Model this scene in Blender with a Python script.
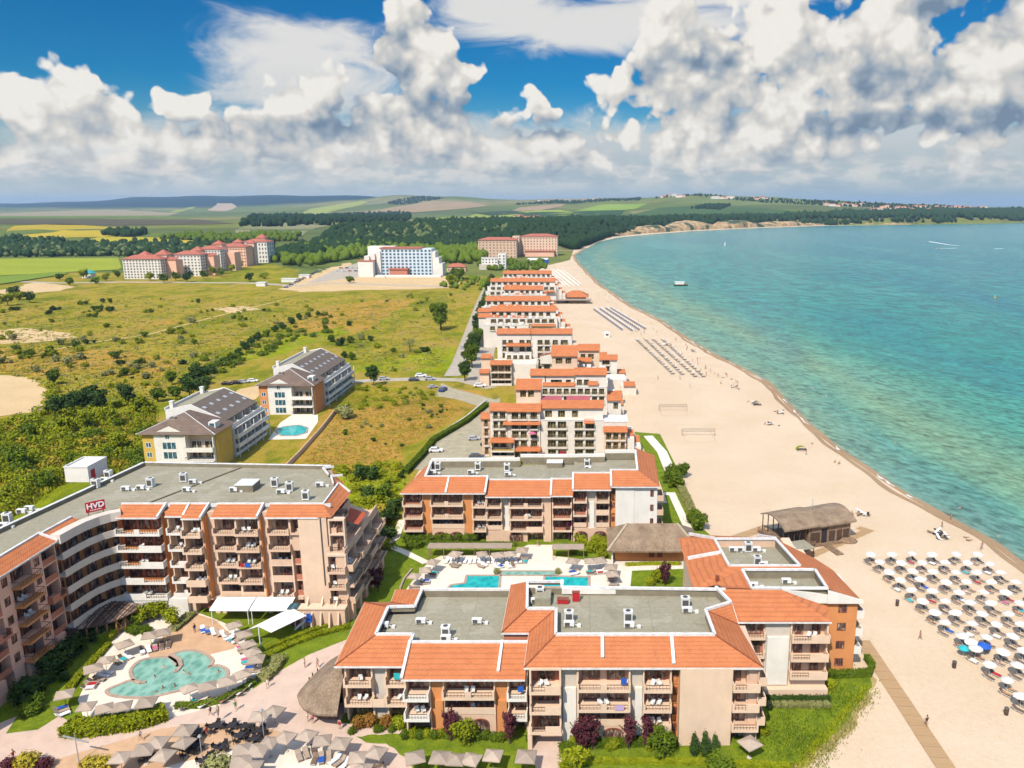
import bpy,bmesh,math,random
import numpy as np
from mathutils import Vector,Matrix
R=math.radians
random.seed(7);rng=np.random.default_rng(11)
for o in list(bpy.data.objects):bpy.data.objects.remove(o)
SC=bpy.context.scene
COL=SC.collection
FPX,CX,CY,CAMH=793.0,590.0,384.0,73.0
PITCH=math.atan((384-203)/FPX)
cam=bpy.data.cameras.new('camera');camo=bpy.data.objects.new('camera',cam);COL.objects.link(camo)
camo.location=(0,0,CAMH);camo.rotation_euler=(math.pi/2-PITCH,0,0)
cam.sensor_width=36;cam.lens=FPX/1024*36;cam.shift_x=-(CX-512)/1024
cam.clip_start=0.5;cam.clip_end=60000
SC.camera=camo
cp,sp=math.cos(PITCH),math.sin(PITCH)
def ray(px,py):
 u=(px-CX)/FPX;v=(CY-py)/FPX
 return u,v*sp+cp,v*cp-sp
def G(px,py,z=0.0):
 """point of the horizontal plane z that the survey photograph shows at px, py"""
 u,a,b=ray(px,py);t=(z-CAMH)/b
 return(u*t,a*t,z)
def GP(pts,z=0.0):return[G(x,y,z)for x,y in pts]
class NT:
 def __init__(s,tree):s.t=tree;s.n=tree.nodes;s.l=tree.links
 def put(s,sock,v):
  if v is None:return
  if isinstance(v,bpy.types.NodeSocket):s.l.new(v,sock)
  else:
   try:sock.default_value=v
   except Exception:sock.default_value=(*v,1.0)if len(v)==3 else v[:3]
 def node(s,typ,**kw):
  nd=s.n.new(typ)
  for k,v in kw.items():setattr(nd,k,v)
  return nd
 def m(s,op,a,b=None,c=None,clamp=False):
  nd=s.node('ShaderNodeMath',operation=op,use_clamp=clamp)
  s.put(nd.inputs[0],a);s.put(nd.inputs[1],b);s.put(nd.inputs[2],c)
  return nd.outputs[0]
 def vm(s,op,a,b=None,scale=None):
  nd=s.node('ShaderNodeVectorMath',operation=op)
  s.put(nd.inputs[0],a);s.put(nd.inputs[1],b)
  if scale is not None:s.put(nd.inputs['Scale'],scale)
  return nd.outputs['Value']if op in('LENGTH','DOT_PRODUCT','DISTANCE')else nd.outputs[0]
 def mix(s,f,a,b,blend='MIX'):
  nd=s.node('ShaderNodeMix',data_type='RGBA',blend_type=blend)
  s.put(nd.inputs[0],f);s.put(nd.inputs[6],a);s.put(nd.inputs[7],b)
  return nd.outputs[2]
 def noise(s,vec,scale,detail=4,rough=0.55,dist=0.0):
  nd=s.node('ShaderNodeTexNoise');s.put(nd.inputs['Vector'],vec)
  nd.inputs['Scale'].default_value=scale;nd.inputs['Detail'].default_value=detail
  nd.inputs['Roughness'].default_value=rough;nd.inputs['Distortion'].default_value=dist
  return nd.outputs['Fac']
 def vor(s,vec,scale,feature='F1',out='Distance',smooth=None,rand=1.0):
  nd=s.node('ShaderNodeTexVoronoi',feature=feature);s.put(nd.inputs['Vector'],vec)
  nd.inputs['Scale'].default_value=scale;nd.inputs['Randomness'].default_value=rand
  if smooth is not None:nd.inputs['Smoothness'].default_value=smooth
  return nd.outputs[out]
 def ramp(s,f,stops,interp='LINEAR'):
  nd=s.node('ShaderNodeValToRGB');cr=nd.color_ramp;cr.interpolation=interp
  while len(cr.elements)>1:cr.elements.remove(cr.elements[-1])
  for i,(p,c)in enumerate(stops):
   e=cr.elements[0]if i==0 else cr.elements.new(p)
   e.position=p;e.color=(*c,1)if len(c)==3 else c
  s.put(nd.inputs[0],f);return nd.outputs[0]
 def mr(s,v,a,b,c=0.0,d=1.0,smooth=False):
  nd=s.node('ShaderNodeMapRange',interpolation_type='SMOOTHSTEP' if smooth else 'LINEAR')
  s.put(nd.inputs[0],v)
  for i,x in enumerate((a,b,c,d)):nd.inputs[i+1].default_value=x
  return nd.outputs[0]
 def xyz(s,x,y,z=0.0):
  nd=s.node('ShaderNodeCombineXYZ')
  for i,v in enumerate((x,y,z)):s.put(nd.inputs[i],v)
  return nd.outputs[0]
 def sep(s,v):
  nd=s.node('ShaderNodeSeparateXYZ');s.put(nd.inputs[0],v);return nd.outputs
SUN_EL=R(50);SUN_TRAVEL=Vector((0.37,0.93,0)).normalized()
sl=bpy.data.lights.new('sun','SUN');sl.energy=3.9;sl.angle=R(0.5);sl.color=(1.0,0.94,0.85)
so=bpy.data.objects.new('sun',sl);COL.objects.link(so);so.location=(-200,-300,600)
tdir=Vector((SUN_TRAVEL.x*math.cos(SUN_EL),SUN_TRAVEL.y*math.cos(SUN_EL),-math.sin(SUN_EL)))
so.rotation_euler=tdir.to_track_quat('-Z','Y').to_euler()
cy=SC.cycles;cy.max_bounces=4;cy.diffuse_bounces=2;cy.glossy_bounces=2;cy.transmission_bounces=1;cy.use_adaptive_sampling=True;cy.adaptive_threshold=0.025;cy.adaptive_min_samples=8;cy.use_denoising=True;cy.denoiser='OPENIMAGEDENOISE'
vs=SC.view_settings
SC.display_settings.display_device='sRGB'
vs.view_transform='Standard';vs.look='None';vs.exposure=0.49;vs.gamma=1.0;vs.use_curve_mapping=False
WORLD_K=0.68
W=bpy.data.worlds.new('World');SC.world=W;W.use_nodes=True
wt=W.node_tree;wt.nodes.clear();N=NT(wt)
W.cycles.sampling_method='NONE'
CLOUDS=[(20,180,95,56),(62,148,46,36),(150,128,54,38),(185,168,120,48),(236,124,30,17),(335,112,42,34),(330,150,95,44),(432,62,40,50),(424,18,20,24),(462,90,30,30),(425,136,100,40),(543,110,20,20),(530,158,90,32),(614,100,26,26),(648,62,32,42),(674,30,28,28),(705,92,72,58),(765,58,62,52),(740,138,130,44),(845,80,84,76),(930,104,84,56),(985,48,62,54),(885,24,62,34),(1050,94,84,76),(1220,76,170,76),(927,164,24,15),(-130,136,130,54),(217,17,22,13),(248,8,22,14)]
GREY=[(420,116,70,20),(712,76,44,30),(640,84,22,18),(915,22,84,30),(862,94,56,20),(408,72,24,36),(935,58,36,20),(60,152,80,18),(330,140,100,16),(560,132,70,14),(880,132,120,16)]
def tex2(n,typ,vec,scale,**kw):
 nd=n.node(typ);n.put(nd.inputs['Vector'],vec);nd.inputs['Scale'].default_value=scale
 if typ=='ShaderNodeTexNoise':nd.noise_dimensions='2D'
 else:nd.voronoi_dimensions='2D'
 for k,v in kw.items():
  if k=='feature':nd.feature=v
  else:nd.inputs[k].default_value=v
 return nd
def cloud_group():
 g=bpy.data.node_groups.new('cloud_depth','ShaderNodeTree')
 g.interface.new_socket('P',in_out='INPUT',socket_type='NodeSocketVector')
 g.interface.new_socket('D',in_out='OUTPUT',socket_type='NodeSocketFloat');g.interface.new_socket('F',in_out='OUTPUT',socket_type='NodeSocketFloat')
 n=NT(g);gi=n.node('NodeGroupInput');go=n.node('NodeGroupOutput');P=gi.outputs[0]
 w1=tex2(n,'ShaderNodeTexNoise',P,0.035,Detail=2.0)
 off=n.vm('SUBTRACT',w1.outputs['Color'],(0.5,0.5,0.5))
 Q=n.vm('MULTIPLY_ADD',off,(24,18,0));n.put(Q.node.inputs[2],P)
 field=None
 for(x,y,a,b)in CLOUDS:
  nd=n.node('ShaderNodeVectorMath',operation='MULTIPLY_ADD');n.put(nd.inputs[0],Q);nd.inputs[1].default_value=(1/a,1/b,0);nd.inputs[2].default_value=(-x/a,-y/b,0)
  d=n.vm('LENGTH',nd.outputs[0]);w=min(1.0,((a*b)**.5/42)**0.8)
  v=n.m('MULTIPLY_ADD',d,-w,w)
  field=v if field is None else n.m('SMOOTH_MAX',field,v,0.10)
 b1=tex2(n,'ShaderNodeTexVoronoi',Q,0.030,feature='SMOOTH_F1',Smoothness=0.35).outputs['Distance']
 Q2=n.vm('MULTIPLY_ADD',off,(14,12,0));n.put(Q2.node.inputs[2],P)
 b2=tex2(n,'ShaderNodeTexVoronoi',Q2,0.068,feature='SMOOTH_F1',Smoothness=0.30).outputs['Distance']
 b3=tex2(n,'ShaderNodeTexVoronoi',Q2,0.15,feature='F1').outputs['Distance']
 fb=tex2(n,'ShaderNodeTexNoise',P,0.045,Detail=4.0,Roughness=0.5).outputs['Fac']
 t=n.m('MULTIPLY_ADD',b1,-0.72,0.54);t=n.m('MULTIPLY_ADD',b2,-0.34,t);t=n.m('MULTIPLY_ADD',b3,-0.10,t);t=n.m('MULTIPLY_ADD',fb,0.46,t)
 t=n.m('ADD',n.m('ADD',t,field),-0.40)
 t=n.m('MINIMUM',t,n.m('MULTIPLY_ADD',field,3.0,0.50))
 fine=n.m('MULTIPLY_ADD',b1,-0.26,n.m('MULTIPLY_ADD',b2,-0.24,n.m('MULTIPLY_ADD',b3,-0.10,0.21)))
 n.l.new(t,go.inputs[0]);n.l.new(fine,go.inputs[1]);return g
CG=cloud_group()
geo=N.node('ShaderNodeTexCoord');dx,dy,dz=N.sep(geo.outputs['Generated'])
az=N.m('ARCTAN2',dx,dy);el=N.m('ARCSINE',dz)
PPx=N.m('MULTIPLY_ADD',az,785.0,590.0);PPy=N.m('MULTIPLY_ADD',el,-813.0,203.0)
PP=N.xyz(PPx,PPy,0.0)
def depth_at(v):
 nd=N.node('ShaderNodeGroup');nd.node_tree=CG;N.put(nd.inputs[0],v);return nd.outputs
D0,FINE=depth_at(PP);D1=depth_at(N.vm('ADD',PP,(-9.0,-15.0,0)))[0]
slope=N.m('SUBTRACT',D0,D1)
gn=tex2(N,'ShaderNodeTexNoise',PP,0.035,Detail=4.0,Roughness=0.5).outputs['Fac']
grey=None
for(x,y,a,b)in GREY:
 nd=N.node('ShaderNodeVectorMath',operation='MULTIPLY_ADD');N.put(nd.inputs[0],PP);nd.inputs[1].default_value=(1/a,1/b,0);nd.inputs[2].default_value=(-x/a,-y/b,0)
 v=N.m('SUBTRACT',1.2,N.vm('LENGTH',nd.outputs[0]));grey=v if grey is None else N.m('MAXIMUM',grey,v)
greym=N.mr(N.m('MULTIPLY_ADD',gn,1.3,N.m('SUBTRACT',grey,0.72)),0.0,0.75,0,1,True)
mask=N.mr(D0,-0.03,0.14,0,1,True)
light=N.m('ADD',N.m('MULTIPLY_ADD',slope,0.58,0.84),FINE)
lf=tex2(N,'ShaderNodeTexNoise',PP,0.014,Detail=3.0).outputs['Fac']
light=N.m('ADD',light,N.mr(lf,0.3,0.7,-0.14,0.14))
light=N.m('SUBTRACT',light,N.mr(PPy,60,190,0.0,0.16))
light=N.m('MULTIPLY_ADD',greym,-0.50,light,clamp=True)
ccol=N.ramp(light,[(0.0,(0.20,0.28,0.38)),(0.25,(0.34,0.41,0.49)),(0.5,(0.55,0.57,0.58)),(0.75,(0.76,0.73,0.68)),(0.95,(0.92,0.89,0.83))])
st=tex2(N,'ShaderNodeTexNoise',N.vm('MULTIPLY',PP,(0.010,0.030,0)),1.0,Detail=6.0,Roughness=0.62,Distortion=0.5).outputs['Fac']
veil=None
for(x,y,a,b)in[(600,40,200,30),(700,12,170,22),(330,88,100,56),(985,8,90,20),(500,24,70,30),(560,160,700,50)]:
 nd=N.node('ShaderNodeVectorMath',operation='MULTIPLY_ADD');N.put(nd.inputs[0],PP);nd.inputs[1].default_value=(1/a,1/b,0);nd.inputs[2].default_value=(-x/a,-y/b,0)
 v=N.m('SUBTRACT',1.0,N.vm('LENGTH',nd.outputs[0]));veil=v if veil is None else N.m('MAXIMUM',veil,v)
veilm=N.mr(N.m('MULTIPLY_ADD',st,1.2,N.m('SUBTRACT',veil,0.6)),0.0,0.55,0,0.92,True)
sky=N.node('ShaderNodeTexSky',sky_type='NISHITA');sky.sun_disc=False
sky.sun_elevation=SUN_EL;sky.sun_rotation=math.atan2(-SUN_TRAVEL.x,-SUN_TRAVEL.y)
sky.air_density=1.0;sky.dust_density=0.4;sky.ozone_density=2.0
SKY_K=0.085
hs=N.node('ShaderNodeHueSaturation');hs.inputs['Saturation'].default_value=1.35
N.l.new(sky.outputs[0],hs.inputs['Color'])
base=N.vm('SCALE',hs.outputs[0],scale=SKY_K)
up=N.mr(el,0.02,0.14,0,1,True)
base=N.vm('SCALE',N.mix(N.mr(el,0.3,0.6,0,0.45),base,(0.30,0.32,0.34)),scale=N.mr(el,0.22,0.5,1.0,3.3))  # overhead sky out of view brightened, added fill for shaded facades
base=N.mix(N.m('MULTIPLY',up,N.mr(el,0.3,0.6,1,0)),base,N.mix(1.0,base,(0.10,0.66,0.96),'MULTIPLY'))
col=N.mix(veilm,base,N.mix(N.mr(PPy,80,170),(0.84,0.82,0.78),(0.50,0.56,0.60)))
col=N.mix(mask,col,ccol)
ln_=tex2(N,'ShaderNodeTexNoise',N.vm('MULTIPLY',PP,(0.024,0.060,0)),1.0,Detail=5.0,Roughness=0.6).outputs['Fac']
lowc=N.ramp(ln_,[(0.36,(0.40,0.51,0.58)),(0.48,(0.56,0.61,0.63)),(0.58,(0.86,0.82,0.75))])
band=N.m('MULTIPLY',N.mr(PPy,142,190,0,1,True),0.8)
col=N.mix(band,col,lowc)
hz=N.mr(PPy,170,198,0,0.9,True)
col=N.mix(hz,col,N.mix(N.mr(PPx,350,900),(0.52,0.60,0.63),(0.36,0.48,0.55)))
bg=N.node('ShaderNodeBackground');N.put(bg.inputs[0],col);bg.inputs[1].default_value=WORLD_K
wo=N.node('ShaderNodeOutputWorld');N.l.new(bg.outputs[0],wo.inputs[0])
MATS={}
def pm(name,build):
 if name in MATS:return MATS[name]
 m=bpy.data.materials.new(name);m.use_nodes=True;t=m.node_tree;t.nodes.clear();n=NT(t)
 out=n.node('ShaderNodeOutputMaterial');b=n.node('ShaderNodeBsdfPrincipled');n.l.new(b.outputs[0],out.inputs[0])
 build(n,b);MATS[name]=m;return m
def pos(n):return n.node('ShaderNodeNewGeometry').outputs['Position']
def bump(n,b,h,strength,dist=0.1):
 nd=n.node('ShaderNodeBump');nd.inputs['Strength'].default_value=strength;nd.inputs['Distance'].default_value=dist
 n.put(nd.inputs['Height'],h);n.l.new(nd.outputs[0],b.inputs['Normal'])
def plain(name,c,rough=0.7,var=0.18,scale=0.6,c2=None,bmp=0.0,spec=0.3,rnd=0.0):
 def f(n,b):
  p=pos(n);v=n.noise(p,scale,6,0.6);v2=n.noise(p,scale*9,3,0.6)
  d=c2 or tuple(x*(1-2*var)for x in c)
  fac=n.mr(n.m('ADD',n.m('MULTIPLY',v,0.7),n.m('MULTIPLY',v2,0.3)),0.35,0.62)
  cc=n.mix(fac,d,c)
  if rnd:
   oi=n.node('ShaderNodeObjectInfo').outputs['Random']
   cc=n.mix(1.0,cc,n.ramp(oi,[(0,(1-rnd,)*3),(1,(1+rnd,)*3)]),'MULTIPLY')
  n.put(b.inputs['Base Color'],cc);b.inputs['Roughness'].default_value=rough
  b.inputs['Specular IOR Level'].default_value=spec
  if bmp:bump(n,b,v2,bmp,0.05)
 return pm(name,f)
def wallm(name,c):
 """painted render: faint drips and patches that belong to the paint"""
 def f(n,b):
  p=pos(n);st=n.noise(n.vm('MULTIPLY',p,(0.9,0.9,0.16)),1.0,5,0.6);v=n.noise(p,0.35,5,0.6)
  fac=n.mr(n.m('ADD',n.m('MULTIPLY',st,0.35),n.m('MULTIPLY',v,0.65)),0.36,0.6)
  n.put(b.inputs['Base Color'],n.mix(fac,tuple(x*0.88 for x in c),c))
  b.inputs['Roughness'].default_value=0.85;b.inputs['Specular IOR Level'].default_value=0.2
  bump(n,b,n.noise(p,6,3),0.15,0.02)
 return pm(name,f)
def tilem(name,c,c2,freq=2.6):
 def f(n,b):
  p=pos(n);x,y,z=n.sep(p)
  row=n.m('FRACT',n.m('MULTIPLY',n.m('ADD',z,n.m('MULTIPLY',n.noise(p,.7,2),.08)),freq*1.2))
  colr=n.m('SINE',n.m('MULTIPLY',n.m('ADD',x,n.m('MULTIPLY',y,0.73)),18))
  v=n.noise(p,0.5,5,0.6);v2=n.noise(p,5.0,2)
  fac=n.mr(n.m('ADD',n.m('MULTIPLY',v,0.6),n.m('MULTIPLY',v2,0.4)),0.36,0.62)
  cc=n.mix(fac,c2,c)
  cc=n.mix(n.mr(row,0.62,0.98,0,0.5),cc,tuple(k*0.5 for k in c2));cc=n.mix(n.mr(n.noise(n.vm('MULTIPLY',p,(1.3,.8,.25)),1.0,5,.65),.56,.70,0,.42),cc,tuple(k*0.55+.02 for k in c2));cc=n.mix(n.mr(n.noise(p,7.0,1),.60,.68,0,.3),cc,tuple(min(1,k*1.25+.03)for k in c))
  n.put(b.inputs['Base Color'],cc);b.inputs['Roughness'].default_value=0.75;b.inputs['Specular IOR Level'].default_value=0.25
  bump(n,b,n.m('ADD',row,n.m('MULTIPLY',colr,0.3)),0.5,0.06)
 return pm(name,f)
def thatchm():
 def f(n,b):
  p=pos(n);v=n.noise(n.vm('MULTIPLY',p,(4,4,1.2)),1.0,6,0.7);v2=n.noise(p,0.5,4)
  fac=n.mr(n.m('ADD',n.m('MULTIPLY',v,0.6),n.m('MULTIPLY',v2,0.4)),0.36,0.64)
  n.put(b.inputs['Base Color'],n.mix(fac,(0.13,0.082,0.048),(0.36,0.255,0.16)));b.inputs['Roughness'].default_value=1.0
  bump(n,b,v,1.0,0.12)
 return pm('thatch',f)
def glassm(name,c1=(0.02,0.016,0.014),c2=(0.20,0.13,0.09),rough=0.12):
 def f(n,b):
  tc=n.node('ShaderNodeTexCoord').outputs['Object'];oi=n.node('ShaderNodeObjectInfo').outputs['Random']
  x,y,z=n.sep(tc);q=n.xyz(n.m('ADD',n.m('MULTIPLY',x,2.3),n.m('MULTIPLY',oi,91.0)),n.m('MULTIPLY',oi,17.0),n.m('MULTIPLY',z,0.9))
  v=n.noise(q,1.0,3,0.5)
  n.put(b.inputs['Base Color'],n.mix(n.mr(v,0.47,0.66,0,1),c1,c2));b.inputs['Roughness'].default_value=rough
  b.inputs['Specular IOR Level'].default_value=0.5
 return pm(name,f)
def leafm(name,c1,c2,c3=None):
 def f(n,b):
  p=pos(n);v=n.noise(p,0.9,5,0.65);v2=n.noise(p,4.5,2)
  oi=n.node('ShaderNodeObjectInfo').outputs['Random']
  fac=n.mr(n.m('ADD',n.m('MULTIPLY',v,0.55),n.m('MULTIPLY',v2,0.45)),0.36,0.62)
  cc=n.mix(fac,c1,c2)
  cc=n.mix(n.m('MULTIPLY',oi,0.55),cc,c3 or tuple(k*0.7 for k in c1))
  n.put(b.inputs['Base Color'],cc);b.inputs['Roughness'].default_value=0.75;b.inputs['Specular IOR Level'].default_value=0.06
 return pm(name,f)
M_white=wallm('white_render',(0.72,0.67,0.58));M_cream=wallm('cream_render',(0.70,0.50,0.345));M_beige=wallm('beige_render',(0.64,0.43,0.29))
M_grey=wallm('grey_and_shade_render',(0.56,0.48,0.39));M_salmon=wallm('salmon_render',(0.80,0.45,0.31));M_orange=wallm('orange_render',(0.60,0.245,0.085))
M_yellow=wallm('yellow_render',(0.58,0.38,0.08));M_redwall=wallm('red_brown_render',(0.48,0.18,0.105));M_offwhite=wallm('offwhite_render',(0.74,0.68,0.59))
M_tile=tilem('orange_tile',(0.52,0.178,0.064),(0.43,0.130,0.044));M_brown_tile=tilem('brown_tile',(0.20,0.135,0.10),(0.125,0.085,0.062))
M_ivory=wallm('ivory_render',(0.70,0.615,0.51));M_red_tile=tilem('red_tile',(0.46,0.15,0.09),(0.34,0.10,0.065));M_slate=plain('slate_roof',(0.185,0.145,0.115),0.9,0.2,1.5,spec=0.08)
def feltm():
 def f(n,b):
  p=pos(n);x,y,z=n.sep(p);w=n.m('MULTIPLY',n.m('SUBTRACT',n.noise(p,.4,2),.5),.3)
  s1=n.m('FRACT',n.m('MULTIPLY',n.m('ADD',y,w),0.62));s2=n.m('FRACT',n.m('MULTIPLY',n.m('ADD',x,w),0.11))
  seam=n.m('MAXIMUM',n.mr(s1,.93,.97),n.mr(s2,.985,.99));pud=n.noise(p,0.22,5,0.6,0.5);v=n.noise(p,1.8,5,.7)
  c=n.mix(n.mr(v,.35,.65),(0.255,0.225,0.15),(0.315,0.28,0.195));c=n.mix(n.mr(pud,.56,.60,0,.5),c,(0.37,0.33,0.245));c=n.mix(n.mr(pud,.40,.34,0,.45),c,(0.19,0.165,0.115));c=n.mix(n.m('MULTIPLY',seam,.4),c,(0.14,0.125,0.09))
  n.put(b.inputs['Base Color'],c);b.inputs['Roughness'].default_value=.92;b.inputs['Specular IOR Level'].default_value=.2;bump(n,b,n.m('ADD',v,seam),.3,.03)
 return pm('roof_felt',f)
M_felt=feltm();M_felt2=plain('upstand_felt',(0.24,0.20,0.13),0.95,0.14,0.6)
M_para=plain('white_coping',(0.74,0.70,0.64),0.7,0.16,1.3);M_thatch=thatchm()
M_frame=plain('mahogany_frame',(0.27,0.075,0.042),0.5,0.2,2.0);M_wframe=plain('white_frame',(0.75,0.73,0.68),0.5,0.05);M_oframe=plain('olive_frame',(0.30,0.24,0.10),0.5,0.15)
M_glass=glassm('dark_window_glass',(0.065,0.040,0.032),(0.38,0.26,0.19));M_oglass=glassm('olive_window_glass',(0.04,0.035,0.02),(0.30,0.22,0.10));M_bglass=glassm('blue_window_glass',(0.02,0.07,0.09),(0.10,0.22,0.26))
M_brail=plain('brown_railing',(0.17,0.095,0.06),0.6,0.15);M_rail=plain('dark_railing',(0.045,0.035,0.03),0.5,0.1);M_wrail=plain('pale_railing',(0.62,0.55,0.45),0.5,0.08)
M_metal=plain('white_metal',(0.72,0.70,0.64),0.45,0.06,rnd=0.1);M_fan=plain('fan_grille',(0.10,0.09,0.08),0.6,0.2)
M_wood=plain('weathered_wood',(0.30,0.19,0.11),0.85,0.3,2.0,rnd=0.12);M_dwood=plain('dark_wood',(0.10,0.06,0.04),0.8,0.25,2.0);M_owood=plain('oiled_wood',(0.42,0.20,0.07),0.7,0.25,1.2)
M_cumb=plain('cream_umbrella',(0.70,0.65,0.56),0.85,0.1,0.8,rnd=0.1);M_canvas=plain('taupe_canvas',(0.40,0.305,0.225),0.9,0.1,0.7,rnd=0.14);M_wcanvas=plain('white_canvas',(0.84,0.82,0.78),0.8,0.04,0.7);M_cush=plain('taupe_cushion',(0.20,0.13,0.09),0.9,0.2,1.5,rnd=0.35)
M_black=plain('black_wicker',(0.035,0.03,0.032),0.7,0.2,3.0);M_red=plain('red_paint',(0.45,0.02,0.025),0.5,0.06);M_letter=plain('white_letter',(0.82,0.80,0.78),0.6,0.03)
M_trunk=plain('bark',(0.11,0.075,0.05),0.95,0.25,2.0);M_steel=plain('steel',(0.35,0.34,0.33),0.4,0.1);M_tyre=plain('tyre',(0.02,0.02,0.02),0.8,0.1)
M_blue=plain('blue_plastic',(0.02,0.10,0.42),0.5,0.08);M_turq=plain('turquoise_cloth',(0.03,0.40,0.42),0.8,0.08);M_lime=plain('lime_cloth',(0.35,0.66,0.10),0.8,0.08);M_pinkc=plain('pink_cloth',(0.55,0.12,0.22),0.8,0.08)
L_dark=leafm('dark_leaf',(0.026,0.055,0.012),(0.075,0.12,0.022));L_mid=leafm('green_leaf',(0.055,0.095,0.008),(0.17,0.22,0.016));L_olive=leafm('olive_leaf',(0.16,0.165,0.05),(0.35,0.33,0.12),(0.22,0.21,0.07))
L_bright=leafm('bright_leaf',(0.14,0.175,0.006),(0.36,0.36,0.016));L_purple=leafm('purple_leaf',(0.055,0.014,0.020),(0.15,0.045,0.05));L_rust=leafm('rust_leaf',(0.20,0.09,0.02),(0.36,0.17,0.03))
L_yellow=leafm('yellow_leaf',(0.30,0.23,0.02),(0.50,0.38,0.04))
L_forest=leafm('forest_leaf',(0.010,0.028,0.010),(0.040,0.075,0.022))
L_pale=leafm('pale_green_leaf',(0.07,0.10,0.03),(0.17,0.19,0.07))
class MB:
 def __init__(s):s.v=[];s.f=[]
 def face(s,pts):
  i=len(s.v);s.v+=[tuple(p)for p in pts];s.f.append(tuple(range(i,i+len(pts))))
 def hexa(s,p):
  i=len(s.v);s.v+=[tuple(q)for q in p]
  s.f+=[(i+3,i+2,i+1,i),(i+4,i+5,i+6,i+7),(i,i+1,i+5,i+4),(i+1,i+2,i+6,i+5),(i+2,i+3,i+7,i+6),(i+3,i,i+4,i+7)]
 def box(s,x0,x1,y0,y1,z0,z1):
  s.hexa([(x0,y0,z0),(x1,y0,z0),(x1,y1,z0),(x0,y1,z0),(x0,y0,z1),(x1,y0,z1),(x1,y1,z1),(x0,y1,z1)])
 def fbox(s,fr,u0,u1,v0,v1,z0,z1):
  P=fr.P
  s.hexa([P(u0,v1,z0),P(u1,v1,z0),P(u1,v0,z0),P(u0,v0,z0),P(u0,v1,z1),P(u1,v1,z1),P(u1,v0,z1),P(u0,v0,z1)])
 def prism(s,poly,z0,z1):
  n=len(poly);i=len(s.v)
  s.v+=[(p[0],p[1],z0)for p in poly]+[(p[0],p[1],z1)for p in poly]
  s.f.append(tuple(range(i+n-1,i-1,-1)));s.f.append(tuple(range(i+n,i+2*n)))
  for k in range(n):s.f.append((i+k,i+(k+1)%n,i+n+(k+1)%n,i+n+k))
 def bar(s,a,b,w,h=None):
  """square bar from a to b"""
  h=h or w;a=Vector(a);b=Vector(b);d=(b-a).normalized()
  up=Vector((0,0,1))if abs(d.z)<0.95 else Vector((0,1,0))
  x=d.cross(up).normalized()*w/2;y=x.cross(d).normalized()*h/2
  s.hexa([a-x-y,a+x-y,a+x+y,a-x+y,b-x-y,b+x-y,b+x+y,b-x+y])
 def cone(s,c,r0,r1,z0,z1,n=10,cap=True):
  i=len(s.v)
  for r,z in((r0,z0),(r1,z1)):
   for k in range(n):a=2*math.pi*k/n;s.v.append((c[0]+r*math.cos(a),c[1]+r*math.sin(a),z))
  for k in range(n):s.f.append((i+k,i+(k+1)%n,i+n+(k+1)%n,i+n+k))
  if cap:s.f.append(tuple(range(i+n,i+2*n)));s.f.append(tuple(range(i+n-1,i-1,-1)))
 def ball(s,c,rx,ry,rz,nu=10,nv=6):
  i=len(s.v)
  for a in range(nv+1):
   t=math.pi*a/nv
   for k in range(nu):p=2*math.pi*k/nu;s.v.append((c[0]+rx*math.sin(t)*math.cos(p),c[1]+ry*math.sin(t)*math.sin(p),c[2]+rz*math.cos(t)))
  for a in range(nv):
   for k in range(nu):s.f.append((i+a*nu+k,i+(a+1)*nu+k,i+(a+1)*nu+(k+1)%nu,i+a*nu+(k+1)%nu))
 def strip(s,pts,w,z):
  """flat band of width w along a polyline, with mitred joints"""
  L,Rr=offset_line(pts,w/2),offset_line(pts,-w/2)
  for k in range(len(pts)-1):s.face([(*L[k],z),(*Rr[k],z),(*Rr[k+1],z),(*L[k+1],z)])
 def mesh(s,name,off=(0,0,0)):
  me=bpy.data.meshes.new(name)
  v=np.array(s.v,dtype=float)-np.array(off)
  me.from_pydata(v.tolist(),[],s.f);me.update();return me
def offset_line(pts,d):
 out=[]
 P=[Vector((p[0],p[1]))for p in pts]
 for k,p in enumerate(P):
  a=(p-P[k-1]).normalized()if k>0 else None;b=(P[k+1]-p).normalized()if k<len(P)-1 else None
  t=((a or b)+(b or a)).normalized();n=Vector((-t.y,t.x));ref=b or a;m=Vector((-ref.y,ref.x))
  out.append(tuple(p+n*d/max(0.4,n.dot(m))))
 return out
class Fr:
 """facade frame: u runs along the wall, v points out of it"""
 def __init__(s,x,y,ang=0.0):
  s.x,s.y,s.a=x,y,ang;s.cu,s.su=math.cos(ang),math.sin(ang)
 def P(s,u,v,z):return(s.x+u*s.cu+v*s.su,s.y+u*s.su-v*s.cu,z)
def link(o):COL.objects.link(o);return o
def tag(o,label=None,cat=None,group=None,kind=None):
 if label:o['label']=label
 if cat:o['category']=cat
 if group:o['group']=group
 if kind:o['kind']=kind
 return o
def obj(name,mb,mat,parent=None,loc=None,smooth=False):
 """one mesh object; parts get coordinates relative to their parent's world place"""
 if isinstance(mb,MB):
  off=parent['_w']if parent is not None and '_w' in parent else(loc or(0,0,0))
  me=mb.mesh(name,tuple(off))
 else:me=mb
 if mat and not me.materials:me.materials.append(mat)
 if smooth:
  for p in me.polygons:p.use_smooth=True
 o=bpy.data.objects.new(name,me);link(o)
 if parent is not None:o.parent=parent;o['_w']=parent['_w']if '_w' in parent else(0,0,0)
 elif loc:o.location=loc;o['_w']=tuple(loc)
 else:o['_w']=(0.0,0.0,0.0)
 return o
def empty(name,loc,label=None,cat=None,group=None,rz=0):
 o=bpy.data.objects.new(name,None);link(o);o.location=loc;o.rotation_euler.z=rz;o['_w']=tuple(float(x)for x in loc)
 o.empty_display_size=0.2
 return tag(o,label,cat,group)
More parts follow.
